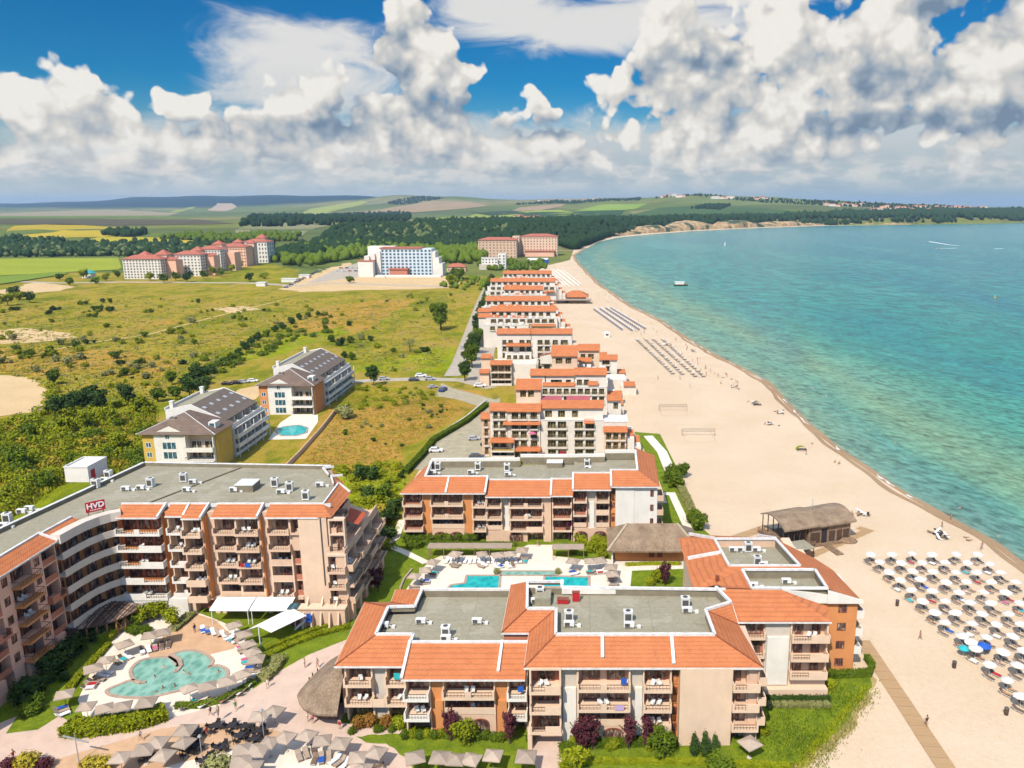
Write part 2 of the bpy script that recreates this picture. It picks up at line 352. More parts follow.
def copy_tree(o,parent=None):
 c=o.copy();COL.objects.link(c)
 if parent is not None:c.parent=parent
 for ch in o.children:copy_tree(ch,c)
 return c
def struct(name,mb,mat,smooth=False):return tag(obj(name,mb,mat,smooth=smooth),kind='structure')
ORD='first second third fourth fifth sixth seventh eighth ninth tenth eleventh twelfth thirteenth fourteenth fifteenth sixteenth seventeenth eighteenth nineteenth twentieth'.split()
def od(i):return ORD[i]if i<len(ORD)else None
def near_labels(items,marks):
 """items: (object, text, noun, x, y). Each is named by its rank in distance from its nearest landmark."""
 bins={}
 for o,text,noun,x,y in items:
  k=min(range(len(marks)),key=lambda i:math.hypot(marks[i][1]-x,marks[i][2]-y))
  bins.setdefault((text,k),[]).append((math.hypot(marks[k][1]-x,marks[k][2]-y),o,noun))
 for(text,k),L in bins.items():
  L.sort(key=lambda t:t[0])
  for i,(d,o,noun)in enumerate(L):
   if len(L)==1 or i==0:o['label']=f"{text}, nearest to {marks[k][0]}"
   elif i<len(ORD):o['label']=f"{text}, {ORD[i]} nearest to {marks[k][0]}"
   else:o['label']=f"{text}, far out from {marks[k][0]}"
def left_right(items,text,tail=''):
 items=sorted(items,key=lambda o:o['_px']if '_px' in o else o.location.x)
 for i,o in enumerate(items):o['label']=f"{text}, {ORD[i] if i < 20 else 'far right'} from the left{tail}"
COAST_PX=[(1100,622),(1024,566),(997,545),(953,521),(931,508),(909,496),(887,481.6),(866,467),(844,453),(830,442),(805,422),(788,404),(768,382),(735,365),(710,352.5),(680,334),(655,317),(630,306),(617,296),(600,285),(590,275),(577,262),(574,255),(597,242),(617,237.5),(652,234),(692,231),(732,229),(767,227.5),(830,225.5),(903,224.8),(958,224),(1024,223)]
COAST=[(150.0,60.0)]+[G(x,y)[:2]for x,y in COAST_PX]+[(3000.0,4000.0),(5500.0,5200.0)]
_c=[COAST[0]]
for p in COAST[1:]:
 if p[1]>_c[-1][1]+1:_c.append(p)
COAST=_c
CYs=np.array([p[1]for p in COAST]);CXs=np.array([p[0]for p in COAST])
def coast_x(y):return float(np.interp(y,CYs,CXs))
_tau=[(x-590)/793/1.0257 for x in(-400,0,100,150,200,250,300,350,400,450,500,560,620,700,760,820,900,1000,1100,1500)]
_ys=[0,1500,2000,2600,3200,3800,4500,5200,6200,7500,9000,10500,12000,13500]
_h=[[0,0,0,0,0,0,0,0,2,6,14,30,45,20],[0,0,0,0,0,0,0,0,2,6,14,30,48,20],[0,0,0,0,0,0,0,0,3,8,20,48,82,30],[0,0,0,0,0,0,0,1,4,12,30,80,124,40],[0,0,0,0,0,0,0,1,6,20,45,95,138,40],[0,0,0,0,0,0,1,3,10,30,60,105,134,40],[0,0,0,0,0,0,2,8,22,50,80,110,140,40],[0,0,0,0,0,1,6,18,42,92,120,130,140,50],[0,0,0,0,1,4,14,34,72,150,150,130,120,50],[0,0,0,1,3,8,20,42,80,132,130,110,90,40],[0,0,0,2,6,12,26,50,84,104,95,70,50,20],[0,0,2,8,16,24,42,70,102,100,80,50,30,10],[0,2,12,20,30,44,70,98,112,90,70,40,20,0],[0,0,12,20,36,66,112,126,110,80,50,30,10,0],[0,0,0,18,32,64,100,112,95,60,40,20,0,0],[0,0,0,10,26,56,86,92,70,50,30,10,0,0],[0,0,0,0,18,44,66,68,50,30,20,0,0,0],[0,0,0,0,8,28,46,44,30,20,10,0,0,0],[0,0,0,0,0,16,34,34,24,10,5,0,0,0],[0,0,0,0,0,0,24,28,20,8,0,0,0,0]]
_H=np.array(_h,float);_H[:8,11:13]*=1.3;_T=np.array(_tau);_Y=np.array(_ys,float)
def sstep(a,b,x):t=min(1,max(0,(x-a)/(b-a)));return t*t*(3-2*t)
def land_z(x,y):
 if y<1300:return 0.0
 t=x/y;j=int(np.clip(np.searchsorted(_T,t)-1,0,len(_T)-2));f=min(1,max(0,(t-_T[j])/(_T[j+1]-_T[j])));f=f*f*(3-2*f)
 k=int(np.clip(np.searchsorted(_Y,y)-1,0,len(_Y)-2));g=min(1,max(0,(y-_Y[k])/(_Y[k+1]-_Y[k])))
 a=_H[j]*(1-f)+_H[j+1]*f;z=a[k]*(1-g)+a[k+1]*g
 z+=(math.sin(x/310+y/700)+math.sin(x/170-y/420+1))*min(6,max(0,(y-5000)/900))*(1 if z>15 else z/15)
 d=(coast_x(y)-x)*(0.75 if y<1900 else 0.36)
 cl=22*sstep(1360,1600,y)*(1-sstep(3000,3300,y))
 if d<0:return-3.0
 if d<18:return 0.0
 return max(z,cl)*sstep(18,55,d)
def on_land(px,py):
 """where the view of px, py meets the land"""
 u,a,b=ray(px,py);t=500.0/a;last=t
 while t*a<13500:
  x,y,z=u*t,a*t,CAMH+b*t
  if z<land_z(x,y):break
  last=t;t*=1.01
 lo,hi=last,t
 for _ in range(16):
  t=(lo+hi)/2
  if CAMH+b*t<land_z(u*t,a*t):hi=t
  else:lo=t
 return(u*hi,a*hi,land_z(u*hi,a*hi))
def soil():
 def f(n,b):
  p=pos(n);x,y,z=n.sep(p)
  cell=n.vor(n.vm('ADD',n.vm('MULTIPLY',p,(0.0011,0.0022,0)),n.vm('SCALE',n.xyz(n.noise(p,0.002,2),n.noise(p,0.0031,2)),scale=0.35)),1.0,'F1','Color')
  r,g_,bl=n.sep(cell)
  c=n.ramp(r,[(0,(0.12,0.16,0.035)),(0.22,(0.20,0.21,0.05)),(0.42,(0.10,0.13,0.05)),(0.6,(0.30,0.25,0.11)),(0.78,(0.15,0.19,0.04)),(1,(0.24,0.20,0.10))],'CONSTANT')
  v=n.noise(p,0.012,7,0.7);v3=n.noise(n.vm('MULTIPLY',p,(0.004,0.02,0.02)),1.0,5,0.6)
  c=n.mix(n.mr(v,0.35,0.7),c,(0.10,0.115,0.03));c=n.mix(n.mr(v3,0.52,0.66,0,0.6),c,(0.05,0.075,0.02))
  far=n.mr(y,7600,9000,0,1,True);hill=n.mr(z,12,34,0,1,True)
  c=n.mix(n.m('MULTIPLY',n.m('MULTIPLY',far,hill),n.mr(n.noise(p,0.0016,4),0.3,0.4,0.9,1)),c,(0.010,0.028,0.024))
  n.put(b.inputs['Base Color'],c);b.inputs['Roughness'].default_value=1.0;b.inputs['Specular IOR Level'].default_value=0.05
 return pm('farmland_soil',f)
def meadow_mat(name,stops,pscale=0.02):
 def f(n,b):
  p=pos(n);v=n.noise(p,pscale,5,0.6,0.4);v2=n.noise(n.vm('MULTIPLY',p,(1,0.55,1)),0.22,6,0.72);v3=n.noise(p,1.6,4,0.7)
  fac=n.m('ADD',n.m('MULTIPLY',v,0.45),n.m('ADD',n.m('MULTIPLY',v2,0.38),n.m('MULTIPLY',v3,0.17)))
  c=n.ramp(n.mr(fac,0.34,0.66),stops)
  pt=n.noise(n.vm('MULTIPLY',p,(.045,.022,1)),1.0,6,.7,.5);c=n.mix(n.mr(pt,.52,.62,0,.6),c,(.095,.115,.010));c=n.mix(n.mr(pt,.47,.37,0,.62),c,(.36,.225,.06))
  dk=n.mr(n.noise(p,0.55,5,0.75),0.60,0.74,0,0.35);c=n.mix(dk,c,(0.09,0.10,0.02))
  n.put(b.inputs['Base Color'],c);b.inputs['Roughness'].default_value=1.0;b.inputs['Specular IOR Level'].default_value=0.05
  bump(n,b,n.m('ADD',v2,n.m('MULTIPLY',v3,0.5)),0.9,0.8)
 return pm(name,f)
M_meadow=meadow_mat('dry_meadow',[(0,(0.09,0.12,0.008)),(0.22,(0.16,0.175,0.010)),(0.42,(0.25,0.22,0.018)),(0.58,(0.36,0.245,0.040)),(0.7,(0.27,0.23,0.018)),(0.85,(0.17,0.185,0.010)),(1,(0.11,0.14,0.009))])
M_greenm=meadow_mat('green_meadow',[(0,(0.10,0.135,0.008)),(0.35,(0.18,0.195,0.010)),(0.6,(0.28,0.235,0.02)),(1,(0.36,0.25,0.04))])
M_rustm=meadow_mat('rusty_grass',[(0,(0.20,0.15,0.015)),(0.35,(0.34,0.215,0.03)),(0.65,(0.43,0.24,0.05)),(1,(0.33,0.24,0.025))],0.05)
M_lime=meadow_mat('fresh_grass',[(0,(0.12,0.165,0.006)),(0.4,(0.21,0.24,0.008)),(0.75,(0.30,0.30,0.014)),(1,(0.37,0.31,0.03))],0.03)
def lawn_mat():
 def f(n,b):
  p=pos(n);v=n.noise(p,0.5,6,0.7);v2=n.noise(p,5,3)
  c=n.ramp(n.mr(n.m('ADD',n.m('MULTIPLY',v,0.6),n.m('MULTIPLY',v2,0.4)),0.35,0.65),[(0,(0.075,0.115,0.010)),(0.5,(0.135,0.18,0.010)),(1,(0.21,0.245,0.018))])
  n.put(b.inputs['Base Color'],c);b.inputs['Roughness'].default_value=0.95;b.inputs['Specular IOR Level'].default_value=0.1;bump(n,b,v2,0.8,0.08)
 return pm('lawn',f)
M_lawn=lawn_mat()
def sand_mat(name,c1,c2,tracks=True):
 def f(n,b):
  p=pos(n);v=n.noise(p,0.05,6,0.6);v2=n.noise(p,0.9,5,0.65)
  c=n.mix(n.mr(n.m('ADD',n.m('MULTIPLY',v,0.6),n.m('MULTIPLY',v2,0.4)),0.36,0.62),c2,c1)
  tr=n.noise(n.vm('MULTIPLY',p,(0.9,0.35,1)),1.0,5,0.7);c=n.mix(n.mr(tr,0.60,0.72,0,0.42),c,tuple(k*0.76 for k in c2));c=n.mix(n.mr(n.noise(p,1.7,4,.7),.56,.70,0,.28),c,tuple(k*.7 for k in c2))
  n.put(b.inputs['Base Color'],c);b.inputs['Roughness'].default_value=0.95;b.inputs['Specular IOR Level'].default_value=0.1
  bump(n,b,n.m('ADD',v2,n.noise(p,3.0,3)),0.45,0.12)
 return pm(name,f)
M_sand=sand_mat('dry_sand',(0.60,0.46,0.315),(0.54,0.395,0.25));M_wet=sand_mat('wet_sand',(0.36,0.235,0.13),(0.28,0.18,0.10));M_track=sand_mat('trodden_sand',(0.42,0.27,0.14),(0.36,0.225,0.11))
M_soilp=sand_mat('bare_soil',(0.60,0.42,0.22),(0.50,0.34,0.17))
mb=MB();ys=[-80,40,150,300,500,700,900,1100,1300]+list(np.linspace(1360,3400,70))+list(np.geomspace(3450,13500,46))+[15000,20000]
ts=np.linspace(-1.5,1.5,220)
rows=[]
for y in ys:
 row=[]
 for t in ts:
  x=t*(y+160);row.append((x,y,(land_z(x,y)if y<=13500 else-10)-0.06))
 rows.append(row)
nT=len(ts);mb.v=[p for r_ in rows for p in r_]
mb.f=[(i*nT+j,i*nT+j+1,(i+1)*nT+j+1,(i+1)*nT+j)for i in range(len(ys)-1)for j in range(nT-1)]
struct('terrain',mb,soil(),smooth=True)
def sea_mat():
 def f(n,b):
  at=n.node('ShaderNodeAttribute',attribute_name='offshore');d=at.outputs['Fac']
  p=pos(n);x,y,z=n.sep(p)
  w=n.noise(n.vm('MULTIPLY',p,(0.006,0.0045,0)),1.0,5,0.6,0.6);s=n.noise(n.vm('MULTIPLY',p,(0.010,0.0022,0)),1.0,5,0.6,0.8)
  dd=n.m('ADD',d,n.m('MULTIPLY',n.m('SUBTRACT',w,0.5),n.mr(d,0,80,6,38)))
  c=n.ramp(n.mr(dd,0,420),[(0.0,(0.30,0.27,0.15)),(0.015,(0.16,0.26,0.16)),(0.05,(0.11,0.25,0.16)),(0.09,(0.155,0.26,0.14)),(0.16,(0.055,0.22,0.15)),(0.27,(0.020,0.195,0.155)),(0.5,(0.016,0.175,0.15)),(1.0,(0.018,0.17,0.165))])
  c=n.mix(n.mr(s,0.52,0.68,0,0.32),c,(0.10,0.34,0.28));c=n.mix(n.mr(s,0.47,0.34,0,0.4),c,(0.008,0.13,0.175))
  sk=n.vm('ADD',p,n.vm('SCALE',n.xyz(y,0.0),scale=0.35));r1=n.noise(n.vm('MULTIPLY',sk,(0.42,0.26,0)),1.0,3,0.6);r2=n.noise(n.vm('MULTIPLY',sk,(0.10,0.05,0)),1.0,5,0.7);rp=n.m('ADD',n.m('MULTIPLY',r1,n.mr(y,250,700,.62,.3)),n.m('MULTIPLY',r2,n.mr(y,250,700,.38,.7)));rm=n.mr(rp,0.37,0.63,0.52,1.48);c=n.mix(1.0,c,n.xyz(rm,rm,rm),'MULTIPLY')
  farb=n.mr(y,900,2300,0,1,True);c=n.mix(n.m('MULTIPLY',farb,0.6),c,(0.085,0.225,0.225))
  n.put(b.inputs['Base Color'],c);b.inputs['Roughness'].default_value=0.22;b.inputs['IOR'].default_value=1.33;b.inputs['Specular IOR Level'].default_value=0.16
  h=n.m('ADD',n.m('MULTIPLY',rp,1.0),n.m('MULTIPLY',n.noise(n.vm('MULTIPLY',p,(0.5,1.5,0)),1.0,4,0.6),0.3));bump(n,b,h,0.55,1.1)
 return pm('sea_water',f)
yy=sorted(set(list(np.arange(60,420,12))+list(np.arange(420,1400,30))+list(np.geomspace(1400,5200,60))))
offs=[0,4,9,16,26,40,60,90,130,190,280,420,700,1300,2600,5000,9000]
mb=MB();att=[]
for y in yy:
 cx0=coast_x(y);sl_=(coast_x(y+6)-coast_x(y-6))/12;k=math.sqrt(1+sl_*sl_)
 for o_ in offs:
  mb.v.append((cx0-3*k+o_*k,y,0.0));att.append(o_)
nO=len(offs);mb.f=[(i*nO+j,i*nO+j+1,(i+1)*nO+j+1,(i+1)*nO+j)for i in range(len(yy)-1)for j in range(nO-1)]
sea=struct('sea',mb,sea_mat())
a_=sea.data.attributes.new('offshore','FLOAT','POINT');a_.data.foreach_set('value',np.array(att,dtype=np.float32))
INNER=[(70,60)]+[G(x,y)[:2]for x,y in[(770,768),(700,640),(640,520),(610,452),(590,400),(570,350),(556,320),(548,300),(536,290),(530,276),(545,266),(570,260)]]
def shore_band(d0,d1,z0,z1,y0=70,y1=1360,wob=0.0,step=4):
 m_=MB();prev=None
 y=y0
 while y<=y1:
  sl_=(coast_x(y+4)-coast_x(y-4))/8;k=math.sqrt(1+sl_*sl_);c=coast_x(y)
  wv=wob*(math.sin(y/7.3)+math.sin(y/3.1+1)*0.6+math.sin(y/17.0+2))
  a,b2=(c-(d0+wv)*k,y,z0),(c-(d1+wv*0.3)*k,y,z1)
  if prev:m_.face([prev[0],prev[1],b2,a])
  prev=(a,b2);y+=step*max(1,y/200)
 return m_
mb=MB()
ylist=[70]+list(np.arange(90,1340,14));iy=[p[1]for p in INNER];ix=[p[0]for p in INNER]
for k in range(len(ylist)-1):
 q=[]
 for y in(ylist[k],ylist[k+1]):
  q.append((float(np.interp(y,iy,ix)),coast_x(y)-1.0))
 mb.face([(q[0][0],ylist[k],0.05),(q[0][1],ylist[k],0.05),(q[1][1],ylist[k+1],0.05),(q[1][0],ylist[k+1],0.05)])
struct('beach',mb,M_sand)
struct('wet_shore',shore_band(2.6,-1.0,0.075,0.015,wob=0.5),M_wet)
struct('far_beach',shore_band(30,-2,1.2,0.0,1330,2780,1.5,3),M_sand)
M_foam=plain('sea_foam',(0.80,0.78,0.72),0.7,0.05)
mb=MB()
for y in np.arange(100,700,2.0):
 if math.sin(y/5.1)+math.sin(y/2.3+1.3)+math.sin(y/11+2)>0.75:
  s_=(coast_x(y+4)-coast_x(y-4))/8;k=math.sqrt(1+s_*s_);w_=0.35+0.25*math.sin(y*1.7)
  c0,c1=coast_x(y)+0.2*math.sin(y),coast_x(y+2)+0.2*math.sin(y+2)
  mb.face([(c0-(w_)*k,y,0.085),(c0+0.15*k,y,0.03),(c1+0.15*k,y+2,0.03),(c1-w_*k,y+2,0.085)])
struct('shore_foam',mb,M_foam)
def sheet(name,px,mat,z,world=False,rough=0.0,seed=1):
 P=[(q[0],q[1],0)for q in(px if world else GP(px))];r_=random.Random(seed);out=[]
 for k in range(len(P)):
  a,b2=Vector(P[k]),Vector(P[(k+1)%len(P)]);L=(b2-a).length;m_=max(1,min(24,int(L/(rough*3))))if rough else 1
  nrm=Vector((-(b2-a).y,(b2-a).x,0)).normalized()if L>0 else Vector((0,0,0))
  for i in range(m_):
   q=a.lerp(b2,i/m_);q+=nrm*(r_.uniform(-1,1)*rough if i else 0);out.append((q.x,q.y))
 mb=MB();mb.face([(x,y,z)for x,y in out]);return struct(name,mb,mat)
sheet('meadow',[(-420,1000),(-420,330),(-250,274),(60,272),(300,276),(560,276),(575,345),(560,470),(480,700),(330,768)],M_meadow,0.0)
sheet('meadow',[(-300,420),(20,425),(110,396),(190,395),(265,372),(250,420),(170,440),(150,470),(-60,520),(-300,560)],M_greenm,0.012,rough=3,seed=3)
sheet('meadow',[(-300,520),(60,452),(150,440),(150,470),(40,520),(-300,640)],M_lime,0.020,rough=3,seed=4)
sheet('meadow',[(200,368),(262,335),(330,318),(392,308),(430,300),(470,300),(474,300),(454,366),(440,373),(360,375),(346,352),(325,343),(290,343)],M_greenm,0.012,rough=4,seed=5)
sheet('meadow',[(352,372),(400,352),(455,344),(452,367),(440,372)],M_lime,0.020,rough=2,seed=6)
sheet('meadow',[(215,362),(270,340),(345,326),(352,333),(300,347),(270,358)],M_lime,0.024,rough=3,seed=7)
sheet('meadow',[(284,470),(330,405),(355,384),(450,388),(482,392),(484,402),(400,452),(402,470),(380,560),(345,640)],M_rustm,0.016,rough=1)
sheet('meadow',[(352,385),(448,388),(445,395),(395,402),(345,412),(330,408)],M_greenm,0.024,rough=2,seed=9)
sheet('meadow',[(340,472),(395,458),(402,475),(390,560),(370,560),(350,510),(330,485)],M_lime,0.024,rough=1.5,seed=10)
sheet('bare_ground',[(-60,372),(28,377),(46,389),(44,411),(-60,424)],M_soilp,0.03,rough=1.5)
sheet('bare_ground',[(278,289),(330,268),(350,262),(362,268),(362,276),(445,276),(460,282),(450,288),(300,292)],M_soilp,0.03,rough=4)
sheet('bare_ground',[(0,296),(60,291),(75,287),(40,282),(0,290)],M_soilp,0.03,rough=4)
sheet('bare_ground',[(180,437),(240,389),(266,384),(285,386),(260,395),(228,420),(214,432)],M_soilp,0.03,rough=0.5)
sheet('bare_ground',[(-20,331),(22,328),(70,333),(78,337),(52,341),(24,343),(-20,344)],M_soilp,0.028,rough=3,seed=21)
sheet('bare_ground',[(206,309),(246,306),(262,309),(238,313)],M_soilp,0.028,rough=3,seed=22)
sheet('bare_ground',[(150,322),(176,320),(182,323),(160,326)],M_rustm,0.026,rough=3,seed=23)
sheet('meadow',[(290,330),(330,306),(372,300),(420,300),(392,312),(360,332),(350,342)],M_rustm,0.02,rough=5,seed=24)
sheet('meadow',[(372,352),(400,322),(436,306),(470,300),(452,322),(420,350),(396,362)],M_meadow,0.026,rough=5,seed=25)
sheet('meadow',[(-20,350),(60,347),(130,352),(190,362),(150,380),(90,372),(40,376),(-20,366)],M_rustm,0.018,rough=4,seed=26)
mb=MB();mb.strip([G(x,y)[:2]for x,y in[(-20,362),(40,352),(90,343),(150,334),(210,318),(290,298)]],1.6,0.034);struct('dirt_track',mb,M_soilp)
sheet('paddock',[(190,268),(270,264),(300,270),(292,283),(180,283)],M_greenm,0.03,rough=3,seed=12)
M_asph=plain('road_dust',(0.44,0.37,0.28),0.95,0.12,0.3,bmp=0.1);M_grav=plain('gravel_yard',(0.40,0.34,0.22),0.95,0.15,0.4,bmp=0.3);M_kerb=plain('kerb_stone',(0.52,0.47,0.40),0.9,0.1)
road_c=[G(x,y)[:2]for x,y in[(488,286),(480,305),(473,325),(466,345),(459,364),(452,376)]]
mb=MB();mb.strip(road_c,6.2,0.04);struct('road',mb,M_asph)
mb=MB();mb.strip([G(x,y)[:2]for x,y in[(270,387),(330,383),(380,380),(420,379),(462,380),(492,388)]],6.0,0.044);struct('road',mb,M_asph)
mb=MB();mb.strip([G(x,y)[:2]for x,y in[(0,281),(60,283),(122,282),(250,283),(300,286),(330,283),(450,287)]],9.0,0.05);struct('road',mb,M_asph)
mb=MB()
for s_ in(1,-1):
 e=offset_line(road_c,s_*3.3)
 for k in range(len(e)-1):mb.bar((*e[k],0.07),(*e[k+1],0.07),0.25,0.16)
struct('road_kerb',mb,M_kerb)
sheet('pavement',[(497,286),(506,286),(489,384),(466,384),(476,345)],M_asph,0.036)
sheet('road',[(442,383),(452,388),(497,400),(497,412),(455,399),(435,396)],M_grav,0.05)
sheet('car_park',[(486,402),(500,398),(500,470),(405,470),(424,452),(433,438),(466,420)],M_grav,0.052)
sheet('car_park',[(335,270),(360,262),(366,268),(360,277),(335,280),(305,284)],M_asph,0.055)
def drape(name,px,c,c2=None,lift=0.6,rows=0.0,seed=0):
 P=[on_land(x,y)for x,y in px]
 bm=bmesh.new();vs_=[bm.verts.new((p[0],p[1],0))for p in P];bm.faces.new(vs_);bmesh.ops.triangulate(bm,faces=bm.faces)
 for _ in range(6):
  es=[e for e in bm.edges if e.calc_length()>160]
  if not es:break
  bmesh.ops.subdivide_edges(bm,edges=es,cuts=1);bmesh.ops.triangulate(bm,faces=bm.faces)
 for v in bm.verts:v.co.z=land_z(v.co.x,v.co.y)+lift
 me=bpy.data.meshes.new(name);bm.to_mesh(me);bm.free()
 def f(n,b):
  p=pos(n);v=n.noise(p,0.006,6,0.65);v2=n.noise(n.vm('MULTIPLY',p,(0.004,0.05,0)),1.0,4,0.6)
  n.put(b.inputs['Base Color'],n.mix(n.mr(n.m('ADD',n.m('MULTIPLY',v,0.6),n.m('MULTIPLY',v2,0.4)),0.38,0.6),c2 or tuple(k*0.75 for k in c),c))
  b.inputs['Roughness'].default_value=1.0;b.inputs['Specular IOR Level'].default_value=0.03
 return tag(obj(name,me,pm(f'field_{len(MATS)}',f)),kind='structure')
YL,YG,TAN,GRN,DGR=(0.42,0.31,0.035),(0.30,0.32,0.035),(0.33,0.26,0.15),(0.15,0.20,0.04),(0.05,0.075,0.03)
drape('farm_field',[(5,237),(15,226),(62,224),(138,229),(134,236),(60,238)],YL,(0.33,0.24,0.03))
drape('farm_field',[(78,243),(100,237),(160,238),(214,243),(206,247),(120,246)],YL,(0.30,0.28,0.03),0.9)
drape('farm_field',[(-200,262),(0,259),(118,258.5),(122,268),(118,270),(0,276),(-200,281)],YG,(0.24,0.27,0.03))
drape('farm_field',[(-200,284),(0,277),(60,272.5),(70,274),(0,285),(-200,296)],GRN,(0.18,0.25,0.03),0.9)
drape('farm_field',[(-200,219),(0,219),(200,219.5),(235,224),(120,226),(0,224),(-200,226)],(0.11,0.095,0.055))
drape('farm_field',[(-150,217),(0,216.5),(170,216),(190,218.5),(0,218.6),(-150,219)],GRN)
drape('farm_field',[(-150,214),(0,213),(110,209.3),(180,213),(168,215.7),(0,216.2)],TAN,(0.25,0.21,0.10))
drape('farm_field',[(168,212),(200,206),(202,205.4),(182,209.5),(175,213)],YG,(0.22,0.26,0.08),2)
drape('farm_field',[(207,210.5),(217,203.5),(232,203.5),(238,207),(225,211.5)],(0.46,0.34,0.22),None,2)
drape('farm_field',[(262,218),(310,209),(362,201),(369,202),(330,212),(290,218.5)],YG,(0.26,0.28,0.10),2)
drape('farm_field',[(352,214),(380,210),(430,201),(470,202),(490,206),(440,211),(390,214)],(0.36,0.24,0.14),(0.26,0.20,0.09),2)
drape('farm_field',[(235,231),(262,222),(330,226),(300,238),(240,241)],(0.26,0.23,0.13),(0.17,0.18,0.08),0.8)
drape('farm_field',[(420,221),(480,212),(560,210),(600,214),(540,220),(470,222)],YG,(0.22,0.27,0.05),1.2)
drape('farm_field',[(470,213),(512,211),(530,213.5),(490,216)],DGR,None,2)
drape('farm_field',[(512,211),(520,207.5),(566,204),(560,207),(540,210.5)],(0.36,0.25,0.14),None,1.5)
drape('farm_field',[(575,211),(600,205),(648,203.5),(634,209.5),(610,211)],(0.24,0.32,0.05),(0.17,0.26,0.04),1.5)
drape('farm_field',[(512,216),(530,212.5),(625,210.5),(620,216),(560,218)],(0.045,0.085,0.03),(0.035,0.07,0.025),1.8)
drape('farm_field',[(512,220),(520,218),(600,217),(598,220),(540,222)],YG,(0.22,0.28,0.04),1.4)
drape('farm_field',[(660,205.5),(720,197.5),(830,200),(812,206),(740,206)],(0.17,0.19,0.06),(0.10,0.14,0.04),1.2)
drape('farm_field',[(620,216),(660,208),(760,208),(800,212),(720,218)],(0.07,0.12,0.035),(0.05,0.09,0.03),1.4)
mb=MB();r_=random.Random(5);pts=[]
y=1390.0
while y<2840:
 s_=(coast_x(y+6)-coast_x(y-6))/12;k=math.sqrt(1+s_*s_);nx,ny=-1/k,s_/k
 d0=16+r_.uniform(-3,3);t0=26+r_.uniform(-5,9);hgt=8+15*abs(math.sin(y/61.0))*(0.5+0.5*math.sin(y/173.0+1))+r_.uniform(-2,3)
 if 1390<y<1560:hgt*=(y-1390)/170
 if y>2720:hgt*=(2860-y)/140
 c=(coast_x(y),y);pts.append([(c[0]+nx*d,c[1]+ny*d,z)for d,z in((d0,0.3),(d0+(t0-d0)*0.35,hgt*0.55+r_.uniform(-1.5,1.5)),(t0+6,hgt),(t0+34,hgt+1))])
 y+=9/k*2.2
for a,b2 in zip(pts,pts[1:]):
 for i in range(3):mb.face([a[i],b2[i],b2[i+1],a[i+1]])
def cliffm():
 def f(n,b):
  p=pos(n);v=n.noise(n.vm('MULTIPLY',p,(0.06,0.06,0.02)),1.0,6,0.7);v2=n.noise(p,0.02,3)
  c=n.mix(n.mr(v,0.4,0.6),(0.26,0.16,0.075),(0.52,0.35,0.17));c=n.mix(n.mr(v2,0.53,0.60),c,(0.04,0.065,0.025))
  n.put(b.inputs['Base Color'],c);b.inputs['Roughness'].default_value=1.0;bump(n,b,v,1.0,3.0)
 return pm('cliff_earth',f)
struct('cliff',mb,cliffm())
def ico(sub):
 bm=bmesh.new();bmesh.ops.create_icosphere(bm,subdivisions=sub,radius=1.0);v=np.array([q.co[:]for q in bm.verts]);f=np.array([[w.index for w in q.verts]for q in bm.faces]);bm.free();return v,f
ICO1,ICO2=ico(1),ico(2)
def np_mesh(name,V,F):
 me=bpy.data.meshes.new(name);nv,nf=len(V),len(F)
 me.vertices.add(nv);me.vertices.foreach_set('co',np.asarray(V,np.float32).ravel())
 me.loops.add(nf*3);me.loops.foreach_set('vertex_index',np.asarray(F,np.int32).ravel())
 me.polygons.add(nf);me.polygons.foreach_set('loop_start',np.arange(0,nf*3,3,dtype=np.int32));me.update(calc_edges=True);return me
def in_poly(x,y,P):
 c=False;j=len(P)-1
 for i in range(len(P)):
  if(P[i][1]>y)!=(P[j][1]>y)and x<(P[j][0]-P[i][0])*(y-P[i][1])/(P[j][1]-P[i][1])+P[i][0]:c=not c
  j=i
 return c
def wood(px,n,h0,h1,mat,label=None,flat=False):
 P=[G(x,y)if flat else on_land(x,y)for x,y in px]
 xs,ys_=[p[0]for p in P],[p[1]for p in P];V,F=[],[];base=0;got=0;tries=0
 while got<n and tries<n*30:
  tries+=1
  x=rng.uniform(min(xs),max(xs));y=rng.uniform(min(ys_),max(ys_))
  if not in_poly(x,y,P):continue
  h=1.15*rng.uniform(h0,h1)*rng.choice([0.75,1,1,1.15]);r0=h*rng.uniform(0.34,0.55);z=0 if flat else land_z(x,y)
  iv,if_=ICO1
  v=iv*(1+rng.uniform(-0.28,0.28,(len(iv),1)));v=v*np.array([r0,r0,h*0.55])+np.array([x,y,z+h*0.45]);V.append(v);F.append(if_+base);base+=len(iv);got+=1
 o=obj('wood',np_mesh('wood',np.concatenate(V),np.concatenate(F)),mat);tag(o,kind='stuff');return o
wood([(55,240),(78,244),(170,243),(215,246),(275,243),(270,258),(215,262),(120,256),(0,258),(-150,262),(-150,246),(0,240)],1500,6,11,L_forest)
wood([(-100,249),(120,248),(250,252),(120,257),(-100,256)],500,5,9,L_pale)
wood([(268,260),(330,232),(400,228),(470,226),(560,228),(600,232),(580,243),(480,250),(360,251),(300,262)],3600,8,14,L_forest)
wood([(268,262),(320,246),(440,246),(500,250),(480,264),(445,264),(360,258),(300,268)],1200,7,12,L_mid)
wood([(330,236),(420,228),(500,228),(520,234),(420,242),(345,243)],500,7,12,L_pale)
wood([(236,226),(262,217),(350,214),(410,213),(410,221),(330,226),(250,228)],1700,9,15,L_forest)
wood([(412,226),(470,223),(540,222),(620,221),(700,219),(760,217),(800,219),(760,223.5),(690,226),(640,228),(600,232),(560,231),(480,230)],4200,8,15,L_forest)
wood([(560,246),(575,234),(605,228),(660,226),(640,231),(606,238),(590,244),(575,250)],1500,8,14,L_forest)
